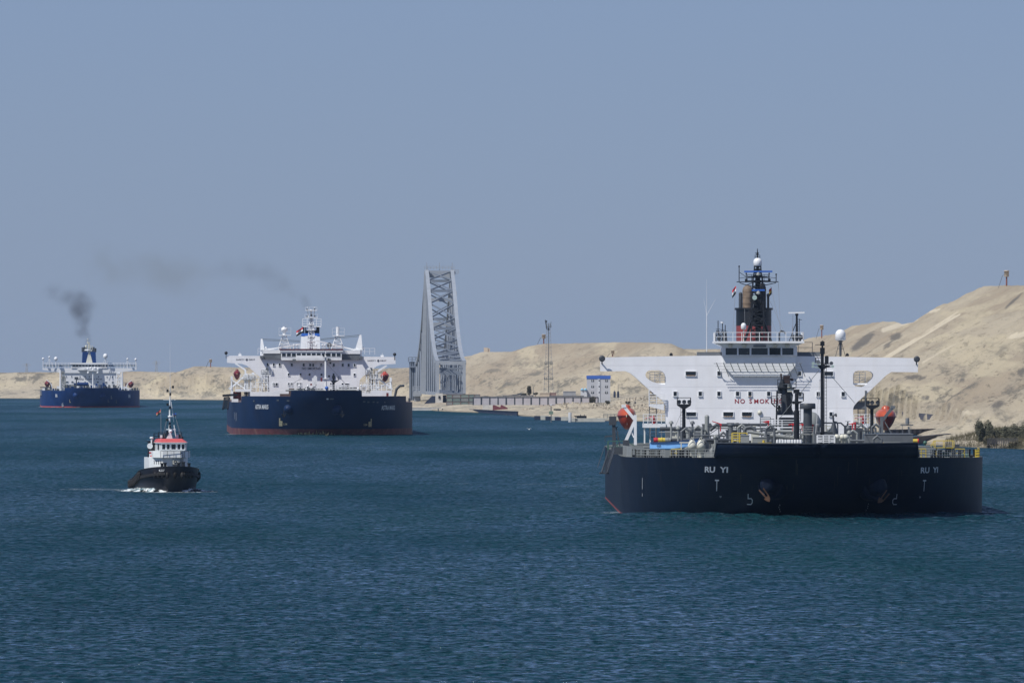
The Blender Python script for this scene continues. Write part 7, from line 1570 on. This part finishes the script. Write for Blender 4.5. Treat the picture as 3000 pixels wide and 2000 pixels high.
for sx in (-.5, .5): 
    mb = MB(); mb.lathe((sx*w_, -.1, h_-.1), [(w_*.42, 0), (w_*.38, .35), (w_*.2, .6), (.03, .7)], 12); mb.build("roof_arch", _mats["light_blue_roof_paint"], tt)
hut(zC(1090,1070), zC(1250,1130), 3380, 6, GWAL, "long low grey shed behind the wall, left of the kiosk", "shed", name="shed")
hut(zC(790,1090), zC(912,1132), 3390, 4, TANKM, "low pale brown shed at the foot of the lattice tower, its left side", "shed", name="shed"); hut(zC(915,1088), zC(1000,1118), 3392, 4, mat("dusty_rose_paint", (.30,.20,.18), .8), "small dull pink shed right of the lattice tower's foot", "shed", name="shed")
# long wall with posts
t_ = empty("quay_wall", (0, 3360, 0), 0, "long low grey wall with dark regular posts on the bank left of the building", "wall"); mb = MB(); a_, c_ = W(*zC(-60,1145), 3370), W(*zC(1535,1148), 3345); n = 15
def gw(u): return (a_[0]+(c_[0]-a_[0])*u, a_[1]+(c_[1]-a_[1])*u)
ztW = lambda u: W(1500, 1163.5, gw(u)[1])[2]; zbW = lambda u: W(1500, 1177, gw(u)[1])[2]-1.2
p0_, p1_ = gw(0), gw(1); mb.add([(p0_[0], p0_[1], zbW(0)), (p1_[0], p1_[1], zbW(1)), (p1_[0], p1_[1], ztW(1)), (p0_[0], p0_[1], ztW(0)), (p0_[0], p0_[1]+.5, zbW(0)), (p1_[0], p1_[1]+.5, zbW(1)), (p1_[0], p1_[1]+.5, ztW(1)), (p0_[0], p0_[1]+.5, ztW(0))], [(0,1,2,3),(4,5,6,7),(3,2,6,7),(0,3,7,4),(1,2,6,5)]); mb.build("panel", mat("lilac_grey_render", (.36,.34,.36), .85, var=.07), t_).location = (0, -3360, 0)
for i in range(n+1):
    u = i/n; x, y = gw(u); mb = MB(); mb.box(x-.22-.12*(i % 3 == 1), x+.22, y-.25, y-.02, zbW(u), ztW(u)+.1); mb.build("post", DGREY, t_).location = (0, -3360, 0)
mb = MB(); mb.bar((p0_[0], p0_[1]-.1, ztW(0)+.12), (p1_[0], p1_[1]-.1, ztW(1)+.12), .3, .28); mb.build("coping", mat("dark_coping", (.12,.12,.13), .8), t_).location = (0, -3360, 0)
for xa, xb, zz in ((320,700,1128),(915,1350,1133)):
    a_, c_ = W(*zC(xa,zz), 3375), W(*zC(xb,zz), 3370); mb = MB(); mb.bar(a_, c_, .5, .45)
    for k_ in range(6): x = a_[0]+(c_[0]-a_[0])*k_/5; mb.bar((x, 3372, a_[2]-2.5), (x, 3372, a_[2]), .25)
    wobj("pipe_rack", mb, mat("dark_coping", (0,0,0)), "raised dark pipe run above the long wall, its "+("left part" if xa < 500 else "right part"), "pipe rack")
# lamp posts
for x_, y0, y1, lab in ((708,1100,1010,"thin lamp post left of the lattice tower beside the dark tree"),(1022,1105,1010,"thin lamp post right of the lattice tower"),(1790,1110,990,"thin pole right of the blue banded building")):
    a_, c_ = W(*zC(x_,y0), 3385), W(*zC(x_,y1), 3385); mb = MB(); mb.bar((a_[0], 3385, a_[2]-2), c_, .18); mb.bar(c_, (c_[0]+.7, c_[1], c_[2]+.05), .14); wobj("lamp_post", mb, MGREY, lab, "lamp post")
# dark pods right of the building
for x_, lab in ((1745,"left of two small dark cylinders right of the blue banded building"),(1790,"right of two small dark cylinders right of the blue banded building")):
    c_ = W(*zC(x_,1118), 3382); mb = MB(); mb.lathe((c_[0], 3382, c_[2]-1), [(.45, 0), (.45, 2.1), (.2, 2.6)], 10); wobj("fuel_cylinder", mb, CONCB, lab, "cylinder")
# waterside
def slab(f0, f1, Y, dep, m_, name, label, cat, zb=-.5, group=None):
    a_, c_ = W(*f0, Y), W(*f1, Y); mb = MB(); x0, x1 = min(a_[0], c_[0]), max(a_[0], c_[0]); mb.box(x0, x1, Y, Y+dep, zb, max(a_[2], c_[2])); mb.box(x0-.1, x1+.1, Y-.12, Y+dep+.1, max(a_[2], c_[2])+.001, max(a_[2], c_[2])+.12); return wobj(name, mb, m_, label, cat, group)
def sheetpile(x0, y0, x1, y1, z0a, z1a, z0b, z1b, name, label, m_, pitch=1.6):
    mb = MB(); L_ = math.hypot(x1-x0, y1-y0); n = max(4, int(L_/pitch)); ux, uy = (x1-x0)/L_, (y1-y0)/L_; px_, py_ = uy, -ux; vs = []
    for i in range(n+1):
        for o_, e in (((0, .15) if i % 2 else (.55, .15)), ((0, .85) if i % 2 else (.55, .85))):
            u = min(1, (i+e-.15)/n); x, y = x0+(x1-x0)*u+px_*o_, y0+(y1-y0)*u+py_*o_; vs.append((x, y, z0a+(z0b-z0a)*u)); vs.append((x, y, z1a+(z1b-z1a)*u))
    k_ = len(vs)//2; mb.add(vs, [(2*i, 2*i+2, 2*i+3, 2*i+1) for i in range(k_-1)]); mb.bar((x0+px_*.3, y0+py_*.3, z1a+.05), (x1+px_*.3, y1+py_*.3, z1b+.05), .8, .2)
    return wobj(name, mb, m_, label, "sheet piling")
PILE = mat("dark_sheet_steel", (.07,.07,.09), .7, var=.3, scale=.5)
p_, r_ = W(1365, 1205, 3640), W(1511, 1217, 3330); sheetpile(p_[0]-1, 3612, r_[0]+1, 3272, -1, W(0,1197,3640)[2], -1, W(0,1203.5,3330)[2], "sheet_pile_quay", "dark blue sheet pile quay at the water's edge right of the stacked crates", CONCB, 3.6)
slab((1200,1195), (1316,1205), 3700, 14, CONC, "landing_quay", "pale concrete landing in front of the bridge piers", "quay"); slab((1300,1198.5), (1384,1210), 3640, 10, CONC, "landing_quay", "pale concrete landing in front of the stacked crates", "quay")
for i in range(9):
    x_ = 1284+i*12.5; c_ = W(x_, 1203, 3636); mb = MB(); mb.tube((c_[0], 3636, -1), (c_[0], 3636, c_[2]+.9), .28, n=8); wobj("mooring_post", mb, BLACK if i % 2 else MGREY, "short mooring post along the landing in front of the crates", "mooring post", "mooring posts along the landing")
slab(zC(62,1205), zC(190,1290), 3500, 6, CONC, "concrete_block", "pale concrete block between the crates and the dark red awning", "concrete block", zb=.3)
a_ = W(*zC(190,1285), 3490); mb = MB(); k_ = 3490/FPX/4.357; mb.prism([(a_[0], a_[2]-1), (a_[0]+190*k_, a_[2]-1), (a_[0]+190*k_, a_[2]+.1), (a_[0]+105*k_, a_[2]+45*k_), (a_[0]+95*k_, a_[2]+10*k_), (a_[0]+15*k_, a_[2]+40*k_), (a_[0], a_[2]+35*k_)], 3490, 3494); wobj("awning", mb, mat("dark_red_canvas", (.14,.04,.05), .8), "dark red peaked canvas heap beside the pale concrete block", "awning")
PONT = mat("pontoon_concrete", (.42,.42,.38), .8, var=.12, scale=.6); 
for i, (xa, xb, lab) in enumerate(((800,905,"leftmost pale pontoon at the shore left of the light beacon"),(942,1035,"pale pontoon just right of the light beacon"),(1062,1150,"pale pontoon left of the round grey pile"))):
    Yp = 3010-i*22; p_, r_ = W(*zC(xa,1382+i*7), Yp), W(*zC(xb,1440+i*5), Yp); mb = MB(); mb.box(p_[0], r_[0], Yp, Yp+6, -.3, p_[2]); o = wobj("pontoon", mb, PONT, lab, "pontoon", "pontoons at the shore"); mb = MB(); mb.box(p_[0]-2.2, p_[0]-.05, Yp+.2, Yp+5, -.3, p_[2]-.1); mb.build("fender_panel", CONCB, o)
p_, r_ = W(*zC(1198,1415), 2900), W(*zC(1622,1470), 2900); mb = MB(); mb.box(p_[0], r_[0], 2900, 2907, -.3, p_[2]); o = wobj("jetty", mb, PONT, "long pale concrete jetty slab right of the round grey pile", "jetty"); v, f = strokes([[(0,-.6),(0,.6)],[(0,.3),(.6,.3)],[(0,-.1),(.6,-.1)]], .18); mb = MB(); mb.add([(x+p_[0]+1.3, 2899.9, y+p_[2]*.5) for x, y in v], f); mb.build("ladder_mark", DGREY, o)
p_, r_ = W(*zC(1225,1368), 2925), W(*zC(1388,1412), 2925); mb = MB(); mb.box(p_[0]+1, r_[0], 2925, 2929, .5, p_[2]-.4); mb.prism([(p_[0], p_[2]-.4), (r_[0], p_[2]-.4), (r_[0], p_[2]-.9), (p_[0]+.5, p_[2]-.9)], 2924.6, 2925); mb.bar((p_[0]+2.3, 2926, 0), (p_[0]+2.3, 2926, p_[2]+.1), .2); mb.bar((r_[0]-.8, 2926, 0), (r_[0]-.8, 2926, p_[2]+.1), .2); wobj("work_barge", mb, BLACK, "low black barge behind the pale jetty slab", "barge")
a_, c_ = W(*zC(1605,1410), 2960), W(*zC(1790,1410), 2960); hh = W(*zC(0,1362), 2960)[2]; t_ = empty("footbridge", (a_[0], 2960, 0), 0, "railed walkway above the jetty left of the nearest tanker's lifeboat", "walkway"); mb = MB(); mb.box(0, c_[0]-a_[0], 0, 2, .1, a_[2]-.05); mb.build("deck", PONT, t_); mb = MB(); mb.rail([(0, 0, a_[2]), (c_[0]-a_[0], 0, a_[2])], hh-a_[2], 1.3, .09, 3); mb.build("railing", MGREY, t_)
a_, c_ = W(*zC(1175,1475), 2880), W(*zC(1175,1342), 2880); r_ = 21/4.357*2880/FPX; mb = MB(); mb.lathe((a_[0], 2880, -1), [(r_, 0), (r_, c_[2]+1), (r_*.8, c_[2]+1.05)], 18); wobj("mooring_pile", mb, GRCONC, "round grey concrete pile standing in the water", "mooring pile")
a_ = W(*zC(935,1485), 2860); t_ = empty("light_beacon", (a_[0], 2860, -1), 0, "slim channel light on a post with a small green panel in the water", "beacon"); zt3 = lambda y: W(*zC(935,y), 2860)[2]+1
mb = MB(); mb.tube((0, 0, 0), (0, 0, zt3(1290)), .16); mb.build("post", MGREY, t_); mb = MB(); mb.box(-.75, .7, -.3, .1, zt3(1365), zt3(1325)); mb.build("panel", mat("grey_green_paint", (.16,.22,.17), .6), t_); mb = MB(); mb.cbox((0, 0, zt3(1290)), (.3, .3, 1.2)); mb.build("lamp_post", DGREY, t_); mb = MB(); mb.ball((0, 0, zt3(1247)), .24); mb.build("lamp", WHITE2, t_)
# people gathered on the shore are not readable; small dark crates there
for i in range(6):
    a_ = hit(*zC(975+i*15,1318), 2960, 3330, 3060); mb = MB(); mb.lathe((a_[0], a_[1], a_[2]-.3), [(.28, 0), (.25, .8), (.3, .85), (.3, 1.0)], 8); wobj("shore_bollard", mb, DGREY, "tiny dark bollard in a row on the rubble shore", "bollard", "tiny bollards on the rubble shore")
# right bank walls and strip of sand
sheetpile(92, 1996, 123, 2270, -1, 1.8, 0, 1.2, "sheet_pile_wall", "lower dark sheet pile wall in front of the sand strip at the right bank", PILE, 2.4)
sheetpile(99.5, 2290, 120, 2330, -.3, 1.5, .2, 1.6, "sheet_pile_wall", "upper dark sheet pile wall behind the sand strip at the right bank", PILE, 1.8); 
for (xa, ya), (xb, yb), Y_ in (((370,298),(620,325),2420),((740,330),(1180,372),2420)):
    fa, fb = zR(xa,ya), zR(xb,yb)
    mb = MB(); n = 16; PT = [hit(fa[0]+(fb[0]-fa[0])*i/n, fa[1]+(fb[1]-fa[1])*i/n, 2200, 2950, Y_) for i in range(n+1)]
    Yp = np.array([p[1] for p in PT]); Yp = np.convolve(np.pad(Yp, 4, mode='edge'), np.ones(9)/9, mode='valid')-1.2
    PT = [W(fa[0]+(fb[0]-fa[0])*i/n, fa[1]+(fb[1]-fa[1])*i/n, Yp[i]) for i in range(n+1)]
    for p_, q_ in zip(PT[:-1], PT[1:]):
        g0, g1 = min(p_[2], ground_z(p_[0], p_[1]))-.4, min(q_[2], ground_z(q_[0], q_[1]))-.4
        mb.add([(p_[0], p_[1], g0), (q_[0], q_[1], g1), (q_[0], q_[1], q_[2]+.35), (p_[0], p_[1], p_[2]+.35), (p_[0], p_[1]+.5, g0), (q_[0], q_[1]+.5, g1), (q_[0], q_[1]+.5, q_[2]+.35), (p_[0], p_[1]+.5, p_[2]+.35)], [(0,1,2,3),(7,6,5,4),(3,2,6,7)])
    wobj("retaining_wall", mb, PILE, "dark retaining wall on the slope, "+("nearer the lifeboat" if xa < 500 else "farther right of the lifeboat"), "retaining wall")
# ----------------------------------------------------------- vegetation
def leafmat(name, c0, c1):
    m_ = bpy.data.materials.new(name); m_.use_nodes = True; t_ = m_.node_tree; b_ = t_.nodes["Principled BSDF"]; b_.inputs["Roughness"].default_value = .8; b_.inputs["Specular IOR Level"].default_value = .2
    oi = t_.nodes.new("ShaderNodeNewGeometry"); mx = t_.nodes.new("ShaderNodeMix"); mx.data_type = 'RGBA'; mx.inputs[6].default_value = (*c0, 1); mx.inputs[7].default_value = (*c1, 1); t_.links.new(oi.outputs["Random Per Island"], mx.inputs[0]); t_.links.new(mx.outputs[2], b_.inputs["Base Color"]); return m_
LEAF = leafmat("tamarisk_foliage", (.085,.090,.062), (.15,.15,.11)); LEAFD = leafmat("dusty_foliage", (.06,.062,.05), (.12,.115,.09)); REED = leafmat("reed_foliage", (.075,.073,.045), (.14,.125,.08)); BARK = mat("grey_bark", (.10,.08,.06), .9, var=.2)
def bush(cx, cy, cz, rx, ry, h, n, ls, label, seed, lm=LEAF, cat="bush", group=None, name="bush", trunk=True):
    rg = random.Random(seed); t_ = empty(name, (cx, cy, cz), 0, label, cat, group); mb = MB(); lobes = [(rg.uniform(-.7,.7)*rx, rg.uniform(-.7,.7)*ry, h*rg.uniform(.25,.68), rg.uniform(.30,.52)) for _ in range(13)]
    for i in range(n):
        lb = lobes[rg.randrange(len(lobes))]
        while True:
            u = Vector((rg.uniform(-1,1), rg.uniform(-1,1), rg.uniform(-1,1)))
            if .25 < u.length < 1: break
        u = u*(.75+.3*rg.random()); p = Vector((lb[0]+u.x*rx*lb[3], lb[1]+u.y*ry*lb[3], max(.05, lb[2]+u.z*h*lb[3]*.85)))
        s_ = ls*rg.uniform(.6, 1.5); a_ = Vector((rg.gauss(0,1), rg.gauss(0,1), rg.gauss(0,1))).normalized(); b_ = a_.orthogonal().normalized(); b_.rotate(Matrix.Rotation(rg.uniform(0,6.3), 3, a_)); c_ = a_.cross(b_)
        mb.add([tuple(p-b_*s_), tuple(p+c_*s_*.45), tuple(p+b_*s_), tuple(p-c_*s_*.45)], [(0,1,2,3)])
    mb.build("foliage", lm, t_)
    if trunk:
        mb = MB()
        for lb in lobes[:7]: mb.tube((lb[0]*.15, lb[1]*.15, -.6), (lb[0]*.6, lb[1]*.6, lb[2]*.7), h*.03, h*.012, 6)
        mb.build("stem", BARK, t_)
    return t_
def at_px(fx, fy, Y): return W(fx, fy, Y)
def veg(fx0, fx1, ftop, fbot, Y, n, ls, label, seed, lm=LEAF, group=None, dep=None, name="bush", cat="bush"):
    k_ = Y/FPX; c_ = W((fx0+fx1)/2, fbot, Y); rx = (fx1-fx0)/2*k_; h = (fbot-ftop)*k_; return bush(c_[0], Y, c_[2], rx, dep or rx*.9, h*1.08, n, ls, label, seed, lm, cat, group, name)
GV = "bushes on the right bank"
veg(2855,2918,1231,1302,1960,8200,.17, "tallest rounded grey green bush on the right bank", 1, group=GV)
veg(2900,2946,1254,1304,1965,5200,.16, "low grey green bush just right of the tallest bank bush", 2, group=GV); veg(2928,2974,1250,1306,1955,5400,.16, "middle grey green bush of the right bank's row", 3, group=GV)
veg(2960,3008,1243,1308,1945,5800,.16, "tall grey green bush cut by the photo's right edge", 4, group=GV); veg(2990,3040,1250,1306,1940,2400,.16, "rounded bush mostly outside the photo's right edge", 5, group=GV)
veg(2880,2925,1275,1310,1935,2200,.15, "low olive shrub at the water below the tallest bank bush", 6, REED, GV); veg(2950,2995,1290,1316,1915,1800,.14, "low brown shrub at the water's edge near the right edge", 7, REED, GV)
rg = random.Random(2); mb = MB()
for i in range(15000):
    fx = rg.uniform(2770, 3060); Yk = rg.uniform(1885, 2015); x_ = (fx-CX)/FPX*Yk; d_ = float(np.interp(Yk, [1885, 1960, 2005], [118, 104, 97]))
    if x_ < d_-.6: continue
    if fx < 2860 and rg.random() < .5: continue
    z_ = min(3.5, max(0, .22*(x_-d_))); h = rg.uniform(.4, 1.15)*(.6+.7*vn if (vn := rg.random()) else 1); lx, ly_ = rg.uniform(-.3,.3), rg.uniform(-.2,.2)
    mb.add([(x_-.05, Yk, z_-.1), (x_+.05, Yk, z_-.1), (x_+lx, Yk+ly_, z_+h)], [(0,1,2)])
tag(mb.build("reed_bank", REED), kind="stuff")
mb = MB(); a_, c_ = W(2893, 1292, 1925), W(2982, 1292, 1915)
for k_ in range(5): mb.bar((a_[0], 1925, a_[2]-.5+k_*.28), (c_[0], 1915, c_[2]-.5+k_*.28), .06, .12)
for k_ in range(14): u = k_/13; x_, y_ = a_[0]+(c_[0]-a_[0])*u, 1925-10*u; mb.bar((x_, y_, -.2), (x_, y_, a_[2]+.65), .12)
wobj("bank_fence", mb, mat("dark_timber", (.05,.05,.055), .8), "dark slatted fence among the bushes of the right bank", "fence")
def vz(x0, x1, y0, y1, Y, n, ls, label, seed, name="bush", cat="bush", lm=LEAFD): f0, f1 = zC(x0, y0), zC(x1, y1); return veg(f0[0], f1[0], f0[1], f1[1], Y, n, ls, label, seed, lm, None, None, name, cat)
vz(622,690,1003,1112,3392,1500,.22, "dark upright tree left of the lattice tower", 21, "tree", "tree"); vz(555,622,1098,1130,3388,500,.18, "low dark green bush left of the upright dark tree", 22); vz(700,770,1086,1115,3386,500,.18, "low dark green bush between the dark tree and the lattice tower", 23)
vz(1415,1512,1140,1228,3320,1500,.2, "large dark bush below the blue banded building", 24); vz(1622,1695,1188,1230,3290,700,.18, "small dark bush right below the blue banded building", 25); vz(1880,1945,1198,1232,3280,600,.18, "small dark bush on the rubble beside the lifeboat's top", 26)
# loose rocks along the rubble shore and dug slope: one kind, far too many to count
rg = random.Random(31); mb = MB()
for i in range(3400):
    if i < 3400:
        Yk = rg.uniform(2960, 3420); u = (Yk-2980)/320; sx_ = 60+(22-60)*u if Yk < 3300 else 22+(-24-22)*(Yk-3300)/300; x_ = sx_+rg.random()**1.6*34+.2; s_ = rg.uniform(.12, .62)*(1.5 if rg.random() < .08 else 1)
    else: Yk = rg.uniform(2150, 3000); x_ = rg.uniform(108, 165); s_ = rg.uniform(.08, .4)
    k_ = (x_, Yk); mb.add([(x_+s_*rg.uniform(.5,1)*math.cos(a0), Yk+s_*rg.uniform(.5,1)*math.sin(a0), zz) for zz in (0, 1) for a0 in (0, 1.6, 3.1, 4.7)], [(0,1,5,4),(1,2,6,5),(2,3,7,6),(3,0,4,7),(4,5,6,7)])
V = np.array(mb.v); cxs = V[:, 0].reshape(-1, 8).mean(1); cys = V[:, 1].reshape(-1, 8).mean(1); gz_, sd_ = height(cxs[None], cys[None]); gz_ = gz_[0]
hs_ = np.repeat(gz_, 8); top = V[:, 2] > .5; V[:, 2] = hs_-.2+top*(.25+.5*np.random.RandomState(1).rand(len(V))); mb.v = [tuple(p) for p in V]
tag(mb.build("loose_rocks", mat("pale_rock", (.42,.37,.29), .9, var=.35, scale=.4)), kind="stuff")
# power pylons far off
for fx, fb, ft, lab in ((458,1092,1057,"faint distant power pylon between the farthest tanker and the tug's aerial"),(78,1094,1064,"faint distant power pylon at the far left edge")):
    a_, c_ = W(fx, fb, 5600), W(fx, ft, 5600); mb = MB(); mb.lattice((a_[0], 5600, 4), c_, 3.2, .5, .16, 6)
    for z_, w_ in ((.95, 2.4), (.82, 3.0), (.7, 2.4)): zz = a_[2]+(c_[2]-a_[2])*z_; mb.bar((a_[0]-w_, 5600, zz), (a_[0]+w_, 5600, zz), .18)
    wobj("power_pylon", mb, mat("faded_pylon_steel", (.30,.32,.34), .6), lab, "pylon")
# gull over the water
c_ = W(1550, 1257, 2300); t_ = empty("gull", c_, .4, "small white gull flying low over the water right of the crates", "bird"); mb = MB(); mb.lathe((0, -.45, 0), [(.03, 0), (.13, .2), (.15, .45), (.08, .75), (.1, .95)], 10, 'y')
for s_ in (-1, 1): mb.add([(0, -.1, .05), (s_*.45, -.25, .32), (s_*.95, .05, .05), (s_*.45, .12, .28), (0, .3, .05)], [(0,1,3,4),(1,2,3)])
mb.build("body", WHITE2, t_)

# ================================================================= smoke and haze
def smoke(name, pts, m_, label=None, n=20, seed=0, segs=70):
    """closed billowing tube through world points (x, y, z, r)"""
    P_ = [Vector(p[:3]) for p in pts]; Rr = [p[3] for p in pts]; mb = MB(); vs = []; K = len(pts)-1; rr = random.Random(seed); ph = [rr.uniform(0, 6.3) for _ in range(8)]
    def cr(a, b, c, d, t): return .5*((2*b)+(c-a)*t+(2*a-5*b+4*c-d)*t*t+(-a+3*b-3*c+d)*t**3)
    rows = []
    for i in range(segs+1):
        s = i/segs*K; k = min(K-1, int(s)); t = s-k; idx = [max(0, k-1), k, k+1, min(K, k+2)]
        c = Vector([cr(*[P_[q][ax] for q in idx], t) for ax in range(3)]); r_ = max(.05, cr(*[Rr[q] for q in idx], t)); rows.append((c, r_))
    for i, (c, r_) in enumerate(rows):
        d = (rows[min(segs, i+1)][0]-rows[max(0, i-1)][0]).normalized(); a = d.cross(Vector((0, 1, 0))).normalized(); b_ = d.cross(a)
        for j in range(n):
            th = 2*math.pi*j/n; w_ = 1+.22*math.sin(3*th+i*.33+ph[0])+.16*math.sin(5*th-i*.51+ph[1])+.14*math.sin(i*.45+ph[2]+th)
            vs.append(tuple(c+r_*w_*(a*math.cos(th)+b_*math.sin(th))))
    fs_ = [(i*n+j, i*n+(j+1) % n, (i+1)*n+(j+1) % n, (i+1)*n+j) for i in range(segs) for j in range(n)]
    fs_ += [tuple(range(n-1, -1, -1)), tuple(range(segs*n, segs*n+n))]
    mb.add(vs, fs_, True); o = mb.build(name, m_); tag(o, label=label, kind="stuff"); return o
def smokemat(name, pts, dens, col, scale, wob, lo=.30, hi=.62, step=.35):
    """billowing smoke: soft round puffs along the plume, pushed about by noise"""
    m_ = bpy.data.materials.new(name); m_.use_nodes = True; t_ = m_.node_tree; lk = t_.links.new; t_.nodes.remove(t_.nodes["Principled BSDF"]); v = t_.nodes.new("ShaderNodeVolumePrincipled"); v.inputs["Color"].default_value = (*col, 1); v.inputs["Anisotropy"].default_value = 0.1
    g_ = t_.nodes.new("ShaderNodeNewGeometry"); n_ = t_.nodes.new("ShaderNodeTexNoise"); n_.inputs["Scale"].default_value = scale; n_.inputs["Detail"].default_value = 5; lk(g_.outputs["Position"], n_.inputs["Vector"])
    def vm(op, a, b_, out=0):
        q = t_.nodes.new("ShaderNodeVectorMath"); q.operation = op
        for i, x in enumerate((a, b_)):
            if isinstance(x, tuple): q.inputs[i].default_value = x
            elif x is not None: lk(x, q.inputs[i])
        return q.outputs["Value"] if out else q.outputs[0]
    off = vm('MULTIPLY', vm('SUBTRACT', n_.outputs["Color"], (.5, .5, .5)), (wob, wob, wob)); P_ = vm('ADD', g_.outputs["Position"], off); acc = None
    for (x, y, z, r_, k_) in pts:
        d_ = vm('DISTANCE', P_, (x, y, z), 1); mr_ = t_.nodes.new("ShaderNodeMapRange"); mr_.interpolation_type = 'SMOOTHSTEP'; mr_.inputs[1].default_value = 0; mr_.inputs[2].default_value = r_; mr_.inputs[3].default_value = dens*k_; mr_.inputs[4].default_value = 0; lk(d_, mr_.inputs[0])
        if acc is None: acc = mr_.outputs[0]
        else: a_ = t_.nodes.new("ShaderNodeMath"); a_.operation = 'MAXIMUM'; lk(acc, a_.inputs[0]); lk(mr_.outputs[0], a_.inputs[1]); acc = a_.outputs[0]
    n2 = t_.nodes.new("ShaderNodeTexNoise"); n2.inputs["Scale"].default_value = scale*2.1; n2.inputs["Detail"].default_value = 4; lk(g_.outputs["Position"], n2.inputs["Vector"]); r2 = t_.nodes.new("ShaderNodeMapRange"); r2.inputs[1].default_value = lo; r2.inputs[2].default_value = hi; lk(n2.outputs[0], r2.inputs[0])
    q = t_.nodes.new("ShaderNodeMath"); q.operation = 'MULTIPLY'; lk(acc, q.inputs[0]); lk(r2.outputs[0], q.inputs[1]); lk(q.outputs[0], v.inputs["Density"])
    lk(v.outputs[0], t_.nodes["Material Output"].inputs["Volume"]); return m_
def plume(name, pts, dens, col, scale, wob, fat=1.0, sub_=4, **kw):
    P5 = []
    for a_, b_ in zip(pts[:-1], pts[1:]):
        for i in range(sub_): u = i/sub_; P5.append(tuple(a_[j]*(1-u)+b_[j]*u for j in range(5)))
    P5.append(pts[-1]); m_ = smokemat(name+"_volume", P5, dens, col, scale, wob, **kw)
    lo_ = [min(p[j]-p[3]*1.25-wob*.4 for p in P5) for j in range(3)]; hi_ = [max(p[j]+p[3]*1.25+wob*.4 for p in P5) for j in range(3)]
    lo_[2] = max(lo_[2], .3); mb = MB(); mb.box(lo_[0], hi_[0], lo_[1], hi_[1], lo_[2], hi_[2]); o = mb.build(name, m_); return tag(o, kind="stuff")
zS = lambda x, y: (x/2.352, 600+y/2.352)
def sp(x, y, Y, r, k=1.0): p = W(*zS(x, y), Y); return (*p, r/2.352*Y/FPX, k)
plume("funnel_smoke", [sp(606,962,4205,34,2.0), sp(590,900,4208,64,1.3), sp(562,820,4214,95,1.0), sp(556,740,4222,120,1.0), sp(575,690,4230,110,.9), sp(470,640,4244,85,.5), sp(380,600,4255,95,.42), sp(330,600,4260,70,.3)], .11, (.15,.15,.17), .075, 9.0, sub_=2)
plume("funnel_smoke", [sp(2132,705,2540,40,2.2), sp(2070,640,2548,70,1.3), sp(1960,560,2556,95,.8), sp(1850,480,2566,120,.6), sp(1700,440,2580,130,.4), sp(1540,450,2595,140,.3)], .055, (.20,.20,.20), .10, 7.0, sub_=2)
plume("drifting_smoke", [sp(1380,480,2612,160,.7), sp(1200,500,2625,190,1.0), sp(1050,440,2640,200,.8), sp(900,430,2650,180,.6), sp(760,470,2660,170,.8), sp(700,360,2668,150,.7), sp(640,280,2674,110,.4)], .019, (.34,.32,.23), .11, 16.0, sub_=2, lo=.22, hi=.56)
t0 = tl(430,860,14); wq = T.world(t0)
plume("tug_exhaust", [(wq.x, wq.y, wq.z+.1, .7, 1.0), (wq.x-3, wq.y+1, wq.z+.8, 1.6, .8), (wq.x-7, wq.y+3, wq.z+1.8, 2.4, .6), (wq.x-12, wq.y+5, wq.z+2.6, 3.0, .4), (wq.x-17, wq.y+7, wq.z+3.0, 2.6, .25)], .030, (.55,.57,.60), .5, 1.5, sub_=2)
hm = bpy.data.materials.new("haze_air"); hm.use_nodes = True; t = hm.node_tree; t.nodes.remove(t.nodes["Principled BSDF"]); v = t.nodes.new("ShaderNodeVolumePrincipled"); v.inputs["Color"].default_value = (.50, .72, 1.0, 1); v.inputs["Density"].default_value = HAZE; v.inputs["Anisotropy"].default_value = .2
t.links.new(v.outputs[0], t.nodes["Material Output"].inputs["Volume"])
if HAZE > 0:
    mb = MB(); mb.box(-6400, 9400, -900, 12500, -5, 95); tag(mb.build("haze", hm), kind="stuff")
